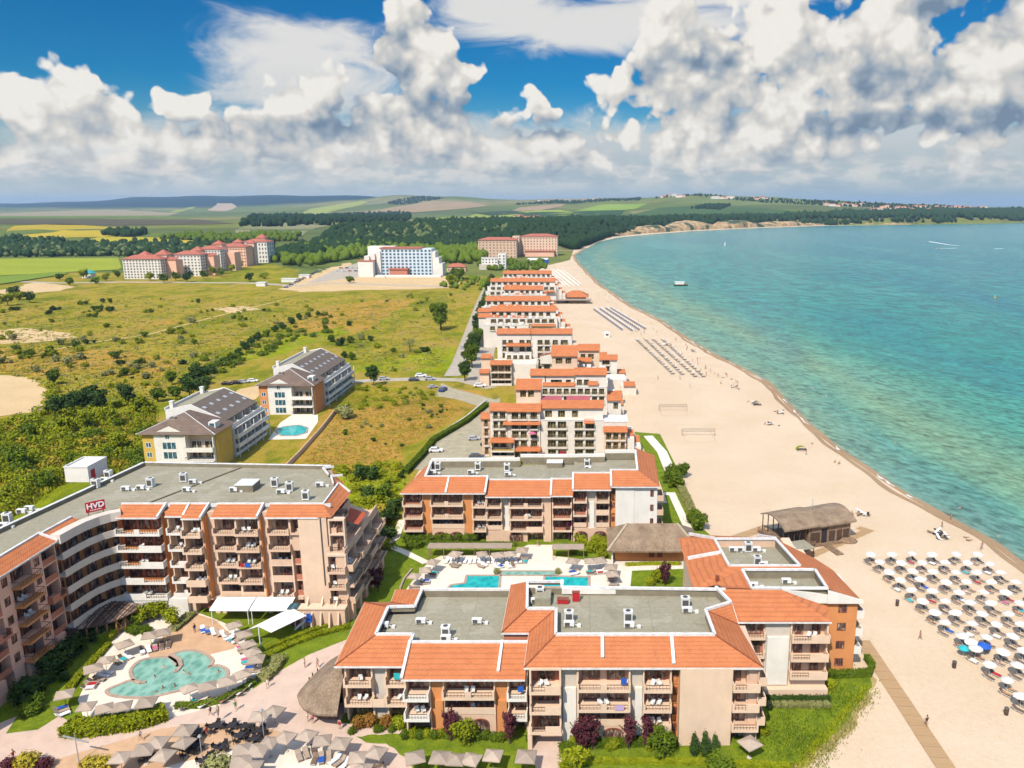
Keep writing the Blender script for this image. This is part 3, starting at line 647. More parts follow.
wood([(780,219),(840,214),(900,213),(1000,211.5),(1060,211),(1060,221.8),(940,223.2),(860,224.2),(790,225.6)],4200,12,20,L_forest)
wood([(690,209),(705,206),(730,206),(720,210)],200,8,14,L_forest)
wood([(385,204),(420,197),(425,197),(445,199),(400,205)],300,9,15,L_forest)
wood([(100,235),(135,232),(150,234),(130,238)],60,7,12,L_forest);wood([(155,239),(190,236),(300,236),(300,241),(210,243)],260,6,11,L_mid)
wood([(512,205),(560,201.5),(620,200),(640,198.5),(640,200.5),(560,204)],320,8,13,L_forest)
wood([(640,199),(740,198.5),(860,203),(940,206),(1030,211),(1030,213),(900,209),(760,203)],700,7,12,L_forest)
wood([(480,262),(500,262),(545,264),(548,270),(500,272),(478,268)],160,3,6,L_mid,flat=True)
wood([(440,288),(446,280),(470,278),(490,282),(480,292)],70,2,4.5,L_mid,flat=True)
M_ridge=plain('ridge_tile',(0.30,0.085,0.035),0.8,0.2,2)
class B:
 """one building: an Empty at its base and parts gathered per material"""
 def __init__(s,name,loc,label,cat='hotel',group=None):
  s.root=empty(name,loc,label,cat,group);s.walls={};s.roofs={};s.extra={};s.loc=Vector(loc)
 def w(s,mat):return s.walls.setdefault(mat.name,(MB(),mat))[0]
 def r(s,mat,nm='roof'):return s.roofs.setdefault((mat.name,nm),(MB(),mat,nm))[0]
 def done(s):
  for mb,mat in s.walls.values():obj('wall',mb,mat,s.root)
  for mb,mat,nm in s.roofs.values():obj(nm,mb,mat,s.root)
 def inst(s,name,me,fr,u,v,z,parent=None,mat=None):
  o=bpy.data.objects.new(name,me);link(o);o.parent=parent or s.root;p=Vector(fr.P(u,v,z))
  if parent is None:o.location=p-s.loc;o.rotation_euler.z=fr.a
  return o
CACHE={}
def win_mesh(w,h,nm,fmat,gmat,bars=0):
 k=('w',round(w,2),round(h,2),nm,fmat.name,gmat.name,bars)
 if k in CACHE:return CACHE[k]
 a=MB();t=0.09;d=0.10
 a.box(0,w,-d,0,0,t);a.box(0,w,-d,0,h-t,h);a.box(0,t,-d,0,t,h-t);a.box(w-t,w,-d,0,t,h-t)
 for i in range(1,nm):x=w*i/nm;a.box(x-0.06,x+0.06,-d+0.01,0,t,h-t)
 for i in range(bars):z=h*(i+1)/(bars+1);a.box(t,w-t,-d+0.02,0,z-0.035,z+0.035)
 b=MB();b.box(t*0.5,w-t*0.5,-0.035,-0.005,t*0.5,h-t*0.5)
 m1,m2=a.mesh('window'),b.mesh('pane');m1.materials.append(fmat);m2.materials.append(gmat);CACHE[k]=(m1,m2);return m1,m2
def window(bd,fr,u,v,z,w,h,n=2,fmat=None,gmat=None,name='window',bars=0):
 m1,m2=win_mesh(w,h,n,fmat or M_frame,gmat or M_glass,bars)
 o=bd.inst(name,m1,fr,u,v,z);bd.inst('pane',m2,fr,u,v,z,parent=o);return o
def balc_mesh(w,proj,style,mat,rmat):
 k=('b',round(w,2),round(proj,2),style,mat.name,rmat.name)
 if k in CACHE:return CACHE[k]
 a,r=MB(),MB();t=0.14;H=1.02
 a.box(0,w,-proj,-0.002,-0.24,0)
 sides=style not in('open','wedge')
 if sides:a.box(0,t,-proj,-0.002,0.002,H);a.box(w-t,w,-proj,-0.002,0.002,H)
 def front(x0,x1):
  a.box(x0,x1,-proj,-proj+t,0.003,H-0.003)
 def slot(x0,x1,low=0.18):
  a.box(x0,x1,-proj,-proj+t,0.003,low);r.box(x0,x1,-proj+0.02,-proj+0.10,H-0.13,H-0.05)
  r.box(x0,x1,-proj+0.045,-proj+0.075,H-0.52,H-0.48)
  n_=max(2,int((x1-x0)/0.42))
  for i in range(n_+1):x=x0+0.03+(x1-x0-0.06)*i/n_;r.box(x-0.02,x+0.02,-proj+0.045,-proj+0.085,low,H-0.13)
 e=0.30
 if style=='slot':front(t,e);front(w-e,w-t);slot(e,w-e)
 elif style=='half':front(t,w*0.52);front(w-e,w-t);slot(w*0.52,w-e)
 elif style=='halfr':front(t,e);front(w*0.5,w-t);slot(e,w*0.5)
 elif style=='twin':front(t,e);front(w*0.44,w*0.56);front(w-e,w-t);slot(e,w*0.44);slot(w*0.56,w-e)
 elif style=='solid':front(t,w-t)
 elif style=='open':
  a.box(0,w,-proj,-proj+0.1,0.003,0.12)
  for x0,x1,y0,y1 in((0,w,-proj+0.02,-proj+0.08),(0,0.06,-proj+0.08,0),(w-0.06,w,-proj+0.08,0)):r.box(x0,x1,y0,y1,0.95,1.02)
  n_=int(w/0.35)
  for i in range(n_+1):x=0.03+(w-0.06)*i/n_;r.box(x-0.02,x+0.02,-proj+0.03,-proj+0.07,0.1,0.95)
 ma=a.mesh('balcony');ma.materials.append(mat);mr_=None
 if r.v:mr_=r.mesh('railing');mr_.materials.append(rmat)
 CACHE[k]=(ma,mr_);return ma,mr_
def balcony(bd,fr,u,v,z,w,proj,style='slot',mat=None,rmat=None):
 m1,m2=balc_mesh(w,proj,style,mat or M_cream,rmat or M_brail)
 o=bd.inst('balcony',m1,fr,u,v,z)
 if m2:bd.inst('railing',m2,fr,u,v,z,parent=o)
 return o
FURN=[]
def recess(bd,fr,u0,u1,vo,z0,z1,floors,mat,back=None,depth=1.5,pier=0.3,doors=2,fmat=None,gmat=None,bal=None,proj=1.0,bmat=None,rmat=None,arch=False,furn=0.0,pierm=None,doorh=2.15,doorw=0.8,bl=None):
 """a bay of loggias: piers, floor slabs, back wall with glazed doors, balconies in front"""
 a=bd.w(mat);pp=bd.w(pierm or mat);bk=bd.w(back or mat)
 pp.fbox(fr,u0,u0+pier,-depth,vo,z0,z1);pp.fbox(fr,u1-pier,u1,-depth,vo,z0,z1)
 bk.fbox(fr,u0+pier,u1-pier,-depth-0.25,-depth,z0,z1)
 fl=sorted(floors);tops=fl[1:]+[z1]
 a.fbox(fr,u0+pier,u1-pier,-depth+0.002,vo-0.003,z1-0.3,z1)
 if fl[0]>z0+0.3:a.fbox(fr,u0+pier,u1-pier,-depth+0.002,vo-0.003,z0,fl[0])
 for i,z in enumerate(fl):
  if z>z0+0.3 and i>0:a.fbox(fr,u0+pier,u1-pier,-depth+0.002,vo-0.003,z-0.26,z)
  wid=u1-u0-2*pier;n=doors;g=wid/n
  for k in range(n):
   ww=g*doorw;window(bd,fr,u0+pier+g*k+(g-ww)/2,-depth+0.10,z+0.05,ww,doorh,2,fmat,gmat,name='balcony_door')
  st=bal[i%len(bal)]if isinstance(bal,(list,tuple))else bal
  if st and st!='none':
   if st=='inset':
    bd.w(bmat or mat).fbox(fr,u0+pier,u1-pier,vo-0.14,vo-0.004,z+0.002,z+1.0)
   else:
    balcony(bd,fr,u0+0.02,vo+0.003,z,u1-u0-0.04,proj,st,bmat or mat,rmat)
   if random.random()<furn:FURN.append((fr.P((u0+u1)/2+random.uniform(-0.5,0.5),(vo+(proj if st!='inset' else 0)-depth)/2+random.uniform(-.2,.2),z+0.002),fr.a,bd.root.name))
def wall_holes(mb,fr,u0,u1,v,z0,z1,holes,dep=0.18):
 """wall face with window openings and their reveals"""
 us=sorted(set([u0,u1]+[x for h in holes for x in h[:2]]));zs=sorted(set([z0,z1]+[x for h in holes for x in h[2:4]]))
 P=fr.P
 for i in range(len(us)-1):
  for j in range(len(zs)-1):
   cu,cz=(us[i]+us[i+1])/2,(zs[j]+zs[j+1])/2
   if any(h[0]<cu<h[1]and h[2]<cz<h[3]for h in holes):continue
   mb.face([P(us[i],v,zs[j]),P(us[i+1],v,zs[j]),P(us[i+1],v,zs[j+1]),P(us[i],v,zs[j+1])])
 for a,b,c,d in[h[:4]for h in holes]:
  mb.face([P(a,v,c),P(b,v,c),P(b,v-dep,c),P(a,v-dep,c)]);mb.face([P(a,v,d),P(a,v-dep,d),P(b,v-dep,d),P(b,v,d)])
  mb.face([P(a,v,c),P(a,v-dep,c),P(a,v-dep,d),P(a,v,d)]);mb.face([P(b,v,c),P(b,v,d),P(b,v-dep,d),P(b,v-dep,c)])
def pane_wall(bd,fr,u0,u1,v,z0,z1,wins,mat,back=6.0,fmat=None,gmat=None,n=2,dep=0.18,name='window',sill=False):
 """box of wall from v back to v-back whose front has recessed windows"""
 a=bd.w(mat);P=fr.P
 wall_holes(a,fr,u0,u1,v,z0,z1,wins,dep)
 a.face([P(u0,v,z0),P(u0,v,z1),P(u0,v-back,z1),P(u0,v-back,z0)]);a.face([P(u1,v,z0),P(u1,v-back,z0),P(u1,v-back,z1),P(u1,v,z1)])
 a.face([P(u0,v,z1),P(u1,v,z1),P(u1,v-back,z1),P(u0,v-back,z1)]);a.face([P(u0,v-back,z0),P(u0,v-back,z1),P(u1,v-back,z1),P(u1,v-back,z0)])
 for h in wins:
  window(bd,fr,h[0]+0.003,v-dep+0.10,h[2]+0.003,h[1]-h[0]-0.006,h[3]-h[2]-0.006,h[4]if len(h)>4 else n,fmat,gmat,name)
def ring_roof(bd,outer,inner,ze,zp,closed=False,mat=None,fascia=True,cop=True,floor_z=None,eave=0.28,dz=None,covers=True):
 """tiled slope between an eave line and an inner parapet line; the flat roof well lies inside"""
 mat=mat or M_tile;r=bd.r(mat);n=len(outer);idx=range(n if closed else n-1)
 zo=[ze]*n if not dz else dz
 for k in idx:
  k2=(k+1)%n;o1,o2,i1,i2=outer[k],outer[k2],inner[k],inner[k2]
  if math.hypot(i1[0]-i2[0],i1[1]-i2[1])<0.02:r.face([(*o1,zo[k]),(*o2,zo[k2]),(*i2,zp)])
  else:r.face([(*o1,zo[k]),(*o2,zo[k2]),(*i2,zp),(*i1,zp)])
  if k>0:bd.r(M_ridge,'hip_cap').bar((*o1,zo[k]+.04),(*i1,zp+.0),0.2,0.12)
  if fascia:
   f=bd.r(M_para,'fascia');f.bar((*o1,zo[k]-eave/2-0.02),(*o2,zo[k2]-eave/2-0.02),0.10,eave)
   bd.r(M_para,'fascia').face([(*o1,zo[k]-eave),(*o2,zo[k2]-eave),(i2[0],i2[1],zo[k2]-eave),(i1[0],i1[1],zo[k]-eave)])
  if cop:
   c=bd.r(M_para,'parapet');c.bar((*i1,zp+0.02),(*i2,zp+0.02),0.42,0.36)
   if floor_z is not None:bd.r(M_felt2,'upstand').face([(*i1,zp),(*i2,zp),(*i2,floor_z),(*i1,floor_z)])
def divider(bd,p,q,z0,z1,w=0.4):bd.r(M_para,'parapet').bar((*p,z0+0.15),(*q,z1+0.15),w,0.5)
def flat_roof(bd,poly,z,mat=None):bd.r(mat or M_felt,'flat_roof').face([(x,y,z)for x,y in poly])
def arch_hole(bd,fr,u,v,z,w,h,mat,inner):
 """arched dark opening: a recessed glazed door under a half-round head, with its surround"""
 m_=MB();n_=10
 pts=[(0,0),(w,0)]+[(w/2+w/2*math.cos(math.pi*k/n_),h-w*0.28+w*0.28*math.sin(math.pi*k/n_))for k in range(n_+1)]
 return pts
def arch_mesh(w,h):
 k=('arch',round(w,2),round(h,2))
 if k in CACHE:return CACHE[k]
 n_=10;rise=w*0.30
 cur=[(w/2+w/2*math.cos(math.pi*q/n_),h-rise+rise*math.sin(math.pi*q/n_))for q in range(n_+1)]
 pane=MB();pane.face([(x,-0.02,z)for x,z in[(0,0),(w,0)]+cur]);
 fr_=MB();line=[(w,0)]+cur+[(0,0)]
 for(x1,z1),(x2,z2)in zip(line,line[1:]):fr_.bar((x1,-0.06,z1),(x2,-0.06,z2),0.12,0.14)
 for q in(0.33,0.66):fr_.box(w*q-0.05,w*q+0.05,-0.07,-0.025,0,h-0.1)
 a,b=fr_.mesh('arched_window'),pane.mesh('pane');a.materials.append(M_frame);b.materials.append(M_glass);CACHE[k]=(a,b);return a,b
def arched(bd,fr,u,v,z,w,h):
 a,b=arch_mesh(w,h);o=bd.inst('arched_window',a,fr,u,v,z);bd.inst('pane',b,fr,u,v,z,parent=o)
def ac_tall(loc,rz=0.0):
 t=empty('air_conditioner',loc,None,'air conditioner','air conditioners on the flat roofs',rz);x=t.location
 def part(nm,mb,mat):o=bpy.data.objects.new(nm,mb.mesh(nm));o.data.materials.append(mat);link(o);o.parent=t;return o
 a=MB();a.box(-0.62,0.62,-0.45,0.45,0.15,1.75);a.box(-0.68,0.68,-0.5,0.5,1.75,1.86);part('casing',a,M_metal)
 g_=MB();g_.box(-0.45,0.45,-0.49,-0.452,0.45,1.5);part('grille',g_,M_fan);f=MB();f.cone((0,0),0.38,0.38,1.862,1.9,12);part('fan',f,M_fan)
 l=MB();l.box(-0.6,-0.4,-0.4,0.4,0,0.15);l.box(0.4,0.6,-0.4,0.4,0,0.15);part('base_rail',l,M_steel);return t
def ac_low(loc,rz=0.0):
 t=empty('air_conditioner',loc,None,'air conditioner','air conditioners on the flat roofs',rz)
 def part(nm,mb,mat):o=bpy.data.objects.new(nm,mb.mesh(nm));o.data.materials.append(mat);link(o);o.parent=t;return o
 a=MB();a.box(-0.75,0.75,-0.35,0.35,0.3,0.95);part('casing',a,M_metal)
 g_=MB();g_.box(-0.6,0.1,-0.39,-0.352,0.38,0.88);part('grille',g_,M_fan)
 l=MB();l.box(-0.7,-0.55,-0.3,0.3,0,0.3);l.box(0.55,0.7,-0.3,0.3,0,0.3);part('base_rail',l,M_steel)
 p=MB();p.bar((0.75,0,0.5),(1.35,0.1,0.12),0.14);p.box(1.2,1.7,-0.2,0.3,0.02,0.4);part('duct',p,M_metal);return t
AC1=ac_tall((0,0,-50));AC2=ac_low((0,0,-50));AC1U=AC2U=False
ACS=[]
def put_ac(kind,px,py,z,rz,where):
 global AC1U,AC2U
 p=G(px,py,z)
 if kind=='t':o=copy_tree(AC1)if AC1U else AC1;AC1U=True;txt='tall white air conditioner'
 else:o=copy_tree(AC2)if AC2U else AC2;AC2U=True;txt='low white air conditioner'
 o.location=(p[0],p[1],z);o.rotation_euler.z=rz;o['_px']=float(px);ACS.append((o,f'{txt} on {where}',px));return o
H=B('hotel_building',(-66,132,0),'L shaped salmon hotel with flat roof, curved inner corner and red sign on its roof','hotel')
FZ=[3.4,6.5,9.6,12.7,15.8];EZ=19.0
LX=-88.0
fl=Fr(LX,90.0,math.pi/2)
YL0=90.0
def lw_bay(y0,y1,kind):
 u0,u1=y0-YL0,y1-YL0
 if kind=='win':
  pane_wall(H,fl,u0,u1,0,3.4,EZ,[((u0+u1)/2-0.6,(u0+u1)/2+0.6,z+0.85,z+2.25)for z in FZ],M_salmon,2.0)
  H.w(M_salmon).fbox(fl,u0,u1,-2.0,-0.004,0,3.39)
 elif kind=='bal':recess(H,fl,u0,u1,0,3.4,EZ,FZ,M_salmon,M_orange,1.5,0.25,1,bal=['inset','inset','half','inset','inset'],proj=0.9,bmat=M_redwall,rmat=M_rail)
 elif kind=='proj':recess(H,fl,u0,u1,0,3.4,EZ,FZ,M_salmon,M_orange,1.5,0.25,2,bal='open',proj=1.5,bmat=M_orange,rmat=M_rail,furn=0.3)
ys_=88.0
lay=[(88,90.0,'win'),(90,94.5,'bal'),(94.5,97.2,'win'),(97.2,101.8,'proj'),(101.8,104.2,'win'),(104.2,108.4,'bal'),(108.4,110.6,'win'),(110.6,115.6,'proj'),(115.6,117.6,'win'),(117.6,121.2,'bal')]
for y0,y1,k in lay:lw_bay(y0,y1,k)
g0=H.w(M_salmon)
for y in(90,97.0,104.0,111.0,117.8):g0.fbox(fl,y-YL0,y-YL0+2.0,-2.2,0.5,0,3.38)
g0.fbox(fl,-2,31.2,-2.4,-2.0,0,3.38);H.w(M_redwall).fbox(fl,-2,31.2,-1.99,-1.9,0,3.3)
for y in(93,100.2,107.2,114.0):window(H,fl,y-YL0,-1.86,0.1,2.6,2.6,3,name='glazed_door')
M_ribbon=wallm('ribbon_render',(0.62,0.53,0.43))
cor=[(-88.0,121.2),(-87.7,124.4),(-87.2,127.2),(-86.2,129.6),(-84.9,131.3),(-83.4,132.3)]
out=offset_line(cor,-1.15);inn=offset_line(cor,0.6)
for zi,z in enumerate(FZ+[EZ]):
 rb=H.w(M_ribbon);p=MB()
 for k in range(len(cor)-1):
  if z<EZ:
   for(A,Bq,za,zb)in((inn,out,z-0.26,z),(offset_line(cor,-1.02),out,z+0.004,z+0.98)):
    rb.hexa([(*A[k],za),(*Bq[k],za),(*Bq[k+1],za),(*A[k+1],za),(*A[k],zb),(*Bq[k],zb),(*Bq[k+1],zb),(*A[k+1],zb)])
  else:
   rb.hexa([(*inn[k],z-0.6),(*out[k],z-0.6),(*out[k+1],z-0.6),(*inn[k+1],z-0.6),(*inn[k],z+0.95),(*out[k],z+0.95),(*out[k+1],z+0.95),(*inn[k+1],z+0.95)])
 if z<EZ:
  for k in range(len(cor)-1):
   a,b2=Vector(inn[k]),Vector(inn[k+1]);L=(b2-a).length;fr=Fr(a.x,a.y,math.atan2((b2-a).y,(b2-a).x))
   H.w(M_orange).fbox(fr,0,L,-0.5,0,z+0.002,z+2.9)
   nw=max(1,round(L/2.0))
   for i in range(nw):window(H,fr,L*i/nw+0.2,0.10,z+0.06,L/nw*.62,2.15,2,name='balcony_door')
ff=Fr(-84.0,132.0,0.0);UX=lambda x:x+84.0
recess(H,ff,UX(-84),UX(-76.0),0.2,3.4,EZ,FZ,M_orange,M_redwall,1.4,0.12,3,bal=['half','half','halfr','halfr','twin'],proj=1.2,bmat=M_offwhite,rmat=M_rail,furn=0.5)
H.w(M_white).fbox(ff,UX(-84.4),UX(-72.6),-2,1.2,0,3.38);H.w(M_offwhite).fbox(ff,UX(-84.4),UX(-76.2),1.2,1.26,2.6,3.36)
for x in(-80.6,-78.2):window(H,ff,UX(x),1.29,1.6,1.5,0.55,2)
H.w(M_orange).fbox(ff,UX(-76),UX(-75.1),-2.2,-0.6,3.4,EZ+.4)
recess(H,ff,UX(-75.1),UX(-71.9),0.1,3.4,EZ,FZ,M_cream,None,1.3,0.2,1,bal=['solid','halfr','halfr','slot','slot'],proj=0.9,bmat=M_offwhite,rmat=M_rail,furn=0.5,doorw=0.62)
recess(H,ff,UX(-71.9),UX(-68.4),1.2,3.4,EZ,FZ,M_cream,None,1.2,0.2,1,bal=['solid','solid','slot','slot','slot'],proj=1.1,bmat=M_cream,rmat=M_rail,furn=0.4,doorw=0.62)
H.w(M_orange).fbox(ff,UX(-68.4),UX(-68.15),-1.5,1.19,3.4,EZ)
H.w(M_beige).fbox(ff,UX(-68.15),UX(-66.9),-2.2,-0.4,0,EZ+.4)
recess(H,ff,UX(-66.9),UX(-62.9),0.3,3.4,EZ,FZ,M_cream,None,1.4,0.25,1,bal=['inset','slot','slot','slot','slot'],proj=0.9,bmat=M_beige,rmat=M_rail,furn=0.5,doorw=0.6)
recess(H,ff,UX(-62.9),UX(-58.6),0.6,3.4,EZ,FZ,M_cream,None,1.4,0.25,1,bal=['inset','slot','slot','slot','slot'],proj=0.9,bmat=M_beige,rmat=M_rail,furn=0.5,doorw=0.6)
H.w(M_orange).fbox(ff,UX(-58.6),UX(-58.38),-1.5,0.59,3.4,EZ);H.w(M_beige).fbox(ff,UX(-58.38),UX(-57.4),-2.2,-0.4,0,EZ+.4)
recess(H,ff,UX(-57.4),UX(-53.3),0.3,3.4,EZ,FZ,M_cream,None,1.4,0.25,1,bal=['slot','inset','inset','slot','slot'],proj=0.8,bmat=M_beige,rmat=M_rail,furn=0.5,doorw=0.6)
recess(H,ff,UX(-53.3),UX(-51.6),-0.2,3.4,12.4,FZ[:3],M_beige,M_orange,1.2,0.12,1,bal='inset',bmat=M_redwall)
H.w(M_beige).fbox(ff,UX(-53.3),UX(-51.6),-2,0.3,12.4,15.6)
recess(H,ff,UX(-53.3),UX(-51.6),0.3,15.6,EZ,[15.8],M_beige,None,1.2,0.12,1,bal='slot',proj=0.5,bmat=M_beige,rmat=M_rail)
H.w(M_cream).fbox(ff,UX(-51.6),UX(-46.6),-2,0.9,0,EZ)
bl=MB();bl.bar((-47.6,131.0,6.0),(-47.6,131.0,19.0),0.16);obj('drainpipe',bl,M_fan,H.root)
H.w(M_redwall).fbox(ff,UX(-72.5),UX(-51.6),-2.0,-1.6,0,3.38)
for x in(-72.5,-68.2,-66.9,-62.9,-58.6,-54.0):H.w(M_cream).fbox(ff,UX(x),UX(x)+0.8,-2.0,0.3,0,3.38)
H.w(M_cream).fbox(ff,UX(-71.7),UX(-52),-1.4,0.25,2.75,3.37)
for x in(-66.0,-61.8,-57.4):window(H,ff,UX(x),-1.56,0.1,3.0,2.5,3,name='glazed_door')
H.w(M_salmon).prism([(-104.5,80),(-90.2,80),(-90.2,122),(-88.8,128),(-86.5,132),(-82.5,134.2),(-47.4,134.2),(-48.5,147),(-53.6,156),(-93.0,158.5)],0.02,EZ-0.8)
fe=Fr(-46.62,131.4,math.pi/2)
recess(H,fe,0,4.2,0.0,12.5,EZ,[12.7,15.8],M_beige,None,1.4,0.3,1,bal=['solid','solid'],proj=1.6,bmat=M_beige,rmat=M_rail)
recess(H,fe,4.2,9.2,-1.0,12.5,EZ,[12.7,15.8],M_beige,None,1.4,0.3,1,bal=['solid','half'],proj=2.0,bmat=M_beige,rmat=M_rail)
recess(H,fe,9.2,14.4,-2.4,9.4,EZ-.5,[9.6,12.7,15.8],M_beige,None,1.4,0.3,1,bal='solid',proj=2.2,bmat=M_beige)
fe2=Fr(-43.2,129.2,math.pi/2)
for k,(u0,u1)in enumerate(((0.3,5.6),(5.6,11.0),(11.0,16.4),(16.4,22.0))):recess(H,fe2,u0,u1,0.3*(k%2),3.2,12.4,FZ[:3],M_beige,M_orange,1.6,0.3,2,bal=(['solid','open','half'],['open','open','solid'],['open','solid','open'],['open','open','half'])[k],proj=1.3,bmat=M_beige,rmat=M_rail,furn=.5)
H.r(M_beige,'parapet').bar((-43.3,129.6,12.9),(-43.3,151.2,12.9),.2,1.0);H.r(plain('orange_red_canvas',(.50,.10,.04),.8,.1),'awning').hexa([(-43.4,139,14.2),(-43.4,144.5,14.2),(-46.4,144.5,15.4),(-46.4,139,15.4),(-43.4,139,14.26),(-43.4,144.5,14.26),(-46.4,144.5,15.46),(-46.4,139,15.46)])
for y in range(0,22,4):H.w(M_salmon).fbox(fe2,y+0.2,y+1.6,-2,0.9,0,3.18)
H.w(M_redwall).fbox(fe2,0.2,22,-2.2,-1.8,0,3.18)
fs=Fr(-46.4,129.3,0.0)
recess(H,fs,0,3.4,0.0,3.4,12.6,FZ[:3],M_cream,None,1.2,0.25,1,bal=['slot','slot','slot'],proj=0.9,bmat=M_beige,rmat=M_rail,furn=0.9)
recess(H,Fr(-46.4,131.0,0),0.1,3.0,0.0,12.6,EZ-.4,[12.7,15.8],M_cream,None,1.0,0.25,1,bal=['slot','none'],proj=0.9,bmat=M_beige,rmat=M_rail)
H.w(M_beige).fbox(fs,0,3.4,-4,1.0,0,3.38)
H.w(M_beige).prism([(-47.6,131.6),(-44.9,131.6),(-44.9,151),(-53,156.5),(-50,146)],0.03,12.36)
poly=[(-104.4,80),(-90.4,80),(-90.4,121.4),(-88.6,127.5),(-86.3,131.6),(-84,133.6),(-48.2,133.6),(-48.8,146.2),(-53.4,155.4),(-93.0,157.6)]
flat_roof(H,poly,19.55)
for k in(8,9,0):
 a,b2=poly[k],poly[(k+1)%len(poly)]
 if k==0:continue
 H.r(M_felt2,'upstand').bar((*a,19.9),(*b2,19.9),0.5,0.8);H.r(M_para,'parapet').bar((*a,20.32),(*b2,20.32),0.6,0.1)
H.r(M_felt2,'upstand').bar((-81.5,133.9,19.62),(-72,156.5,19.62),0.35,0.3)
def skirt(x0,x1,y0,y1,ze=19.0,zp=20.25):
 r=H.r(M_tile);r.hexa([(x0,y0,ze-.12),(x1,y0,ze-.12),(x1,y1,zp-.12),(x0,y1,zp-.12),(x0,y0,ze),(x1,y0,ze),(x1,y1,zp),(x0,y1,zp)])
 H.r(M_para,'fascia').box(x0,x1,y0-.08,y0-.005,ze-.3,ze-.02)
 H.r(M_para,'parapet').bar((x0-.2,y1+.2,zp),(x1+.2,y1+.2,zp),0.4,0.4)
for x0,x1,yf in((-84.0,-76.3,130.9),(-75.3,-72.1,131.6),(-71.9,-68.6,130.5),(-66.9,-58.8,131.0),(-57.4,-48.0,131.0)):
 skirt(x0,x1,yf,134.0)
 if x1!=-48.0:H.r(M_para,'parapet').bar((x1+.15,yf-.1,19.05),(x1+.15,134.2,20.35),0.35,0.6)
H.r(M_para,'parapet').bar((-84.2,134.2,20.0),(-46.6,134.2,20.0),0.3,0.6)
r=H.r(M_tile);r.face([(-48.0,131.0,19.0),(-45.6,131.0,19.0),(-48.0,134.0,20.25)]);r.face([(-45.6,131.0,19.0),(-45.6,142.6,19.0),(-48.6,145.2,20.25),(-48.0,134.0,20.25)])
r.face([(-47.0,143.4,18.9),(-49.2,149.6,18.9),(-51.4,149.4,20.1),(-49.6,145.0,20.1)]);r.face([(-49.6,149.8,18.9),(-52.6,154.8,18.9),(-54.6,154.2,20.1),(-52.2,150.2,20.1)])
for a,b2 in(((-48.0,134.0),(-48.6,145.2)),((-48.6,145.2),(-45.8,143.0)),((-51.4,149.4),(-49.6,145.0)),((-51.4,149.4),(-49.2,149.8)),((-54.6,154.2),(-52.2,150.2)),((-54.6,154.4),(-52.6,155.0))):H.r(M_para,'parapet').bar((*a,20.2),(*b2,20.2 if b2[0]!=-45.8 else 19.2),0.3,0.4)
for(ya,yb,xo)in((86.0,121.0,0.0),(121.3,128.2,0.6)):
 r.face([(-87.5+xo,ya,19.0),(-87.3+xo*1.5,yb,19.0),(-90.2+xo*1.5,yb,20.2),(-90.4+xo,ya,20.2)])
 H.r(M_para,'parapet').bar((-90.5+xo,ya,20.2),(-90.3+xo*1.5,yb,20.2),0.4,0.4);H.r(M_para,'fascia').bar((-87.5+xo,ya,18.9),(-87.3+xo*1.5,yb,18.9),0.1,0.26)
H.r(M_para,'parapet').bar((-87.3,121.1,19.0),(-90.4,121.1,20.3),0.4,0.5)
st=MB();st.box(-102.8,-98.2,147.4,153.6,19.6,22.6);o=obj('stair_house',st,M_white,H.root)
st=MB();st.box(-102.9,-98.1,147.3,147.6,22.6,22.85);st.box(-102.9,-98.1,153.4,153.7,22.6,22.85);st.box(-102.9,-102.6,147.6,153.4,22.6,22.85);st.box(-98.4,-98.1,147.6,153.4,22.6,22.85);obj('parapet',st,M_para,o)
st=MB();st.box(-98.19,-98.1,148.2,149.4,19.65,21.8);obj('door',st,M_red,o)
H.done()
sgn=empty('roof_sign',(-90.0,131.2,20.0),'red rectangular sign with white letters HVD standing on the curved roof edge','sign')
sp0,sp1=Vector(G(86,512.2,20.5)),Vector(G(105.5,507.8,20.5));sa=math.atan2(sp1.y-sp0.y,sp1.x-sp0.x);SL=(sp1-sp0).length;sf=Fr(sp0.x,sp0.y,sa)
a=MB();a.fbox(sf,0,SL,-0.1,0.12,20.3,22.15);obj('panel',a,M_red,sgn)
a=MB();
for u in(0.3,SL-.4):a.fbox(sf,u,u+0.12,-0.35,-0.11,19.56,22.0)
obj('support',a,M_steel,sgn)
def text(name,body,size,fr,u,v,z,mat,parent,ext=0.02,bold=0.0):
 c=bpy.data.curves.new(name,'FONT');c.body=body;c.size=size;c.extrude=ext;c.offset=bold;c.align_x='CENTER'
 o=bpy.data.objects.new(name,c);link(o);o.matrix_world=Matrix.Translation(fr.P(u,v,z))@Matrix.Rotation(fr.a,4,'Z')@Matrix.Rotation(math.pi/2,4,'X')
 dg=bpy.context.evaluated_depsgraph_get();me=bpy.data.meshes.new_from_object(o.evaluated_get(dg));me.transform(o.matrix_world);bpy.data.objects.remove(o)
 me.transform(Matrix.Translation(-Vector(parent['_w'])));me.materials.clear();return obj(name,me,mat,parent)
text('lettering','HVD',1.32,sf,SL/2,0.16,20.98,M_letter,sgn,0.03,0.035)
a=MB()
for k in range(7):a.fbox(sf,SL*(.2+k*.088),SL*(.2+k*.088)+.16,0.125,0.15,20.58,20.72)
obj('small_mark',a,M_letter,sgn)
cn=empty('glass_canopy',(-84.5,124,0),'dark fan shaped glass canopy with brown timber rim in the hotel corner','canopy')
cen=Vector((-88.4,129.4));a,b2,c2=MB(),MB(),MB();n_=9
A0,A1=R(-88),R(2)
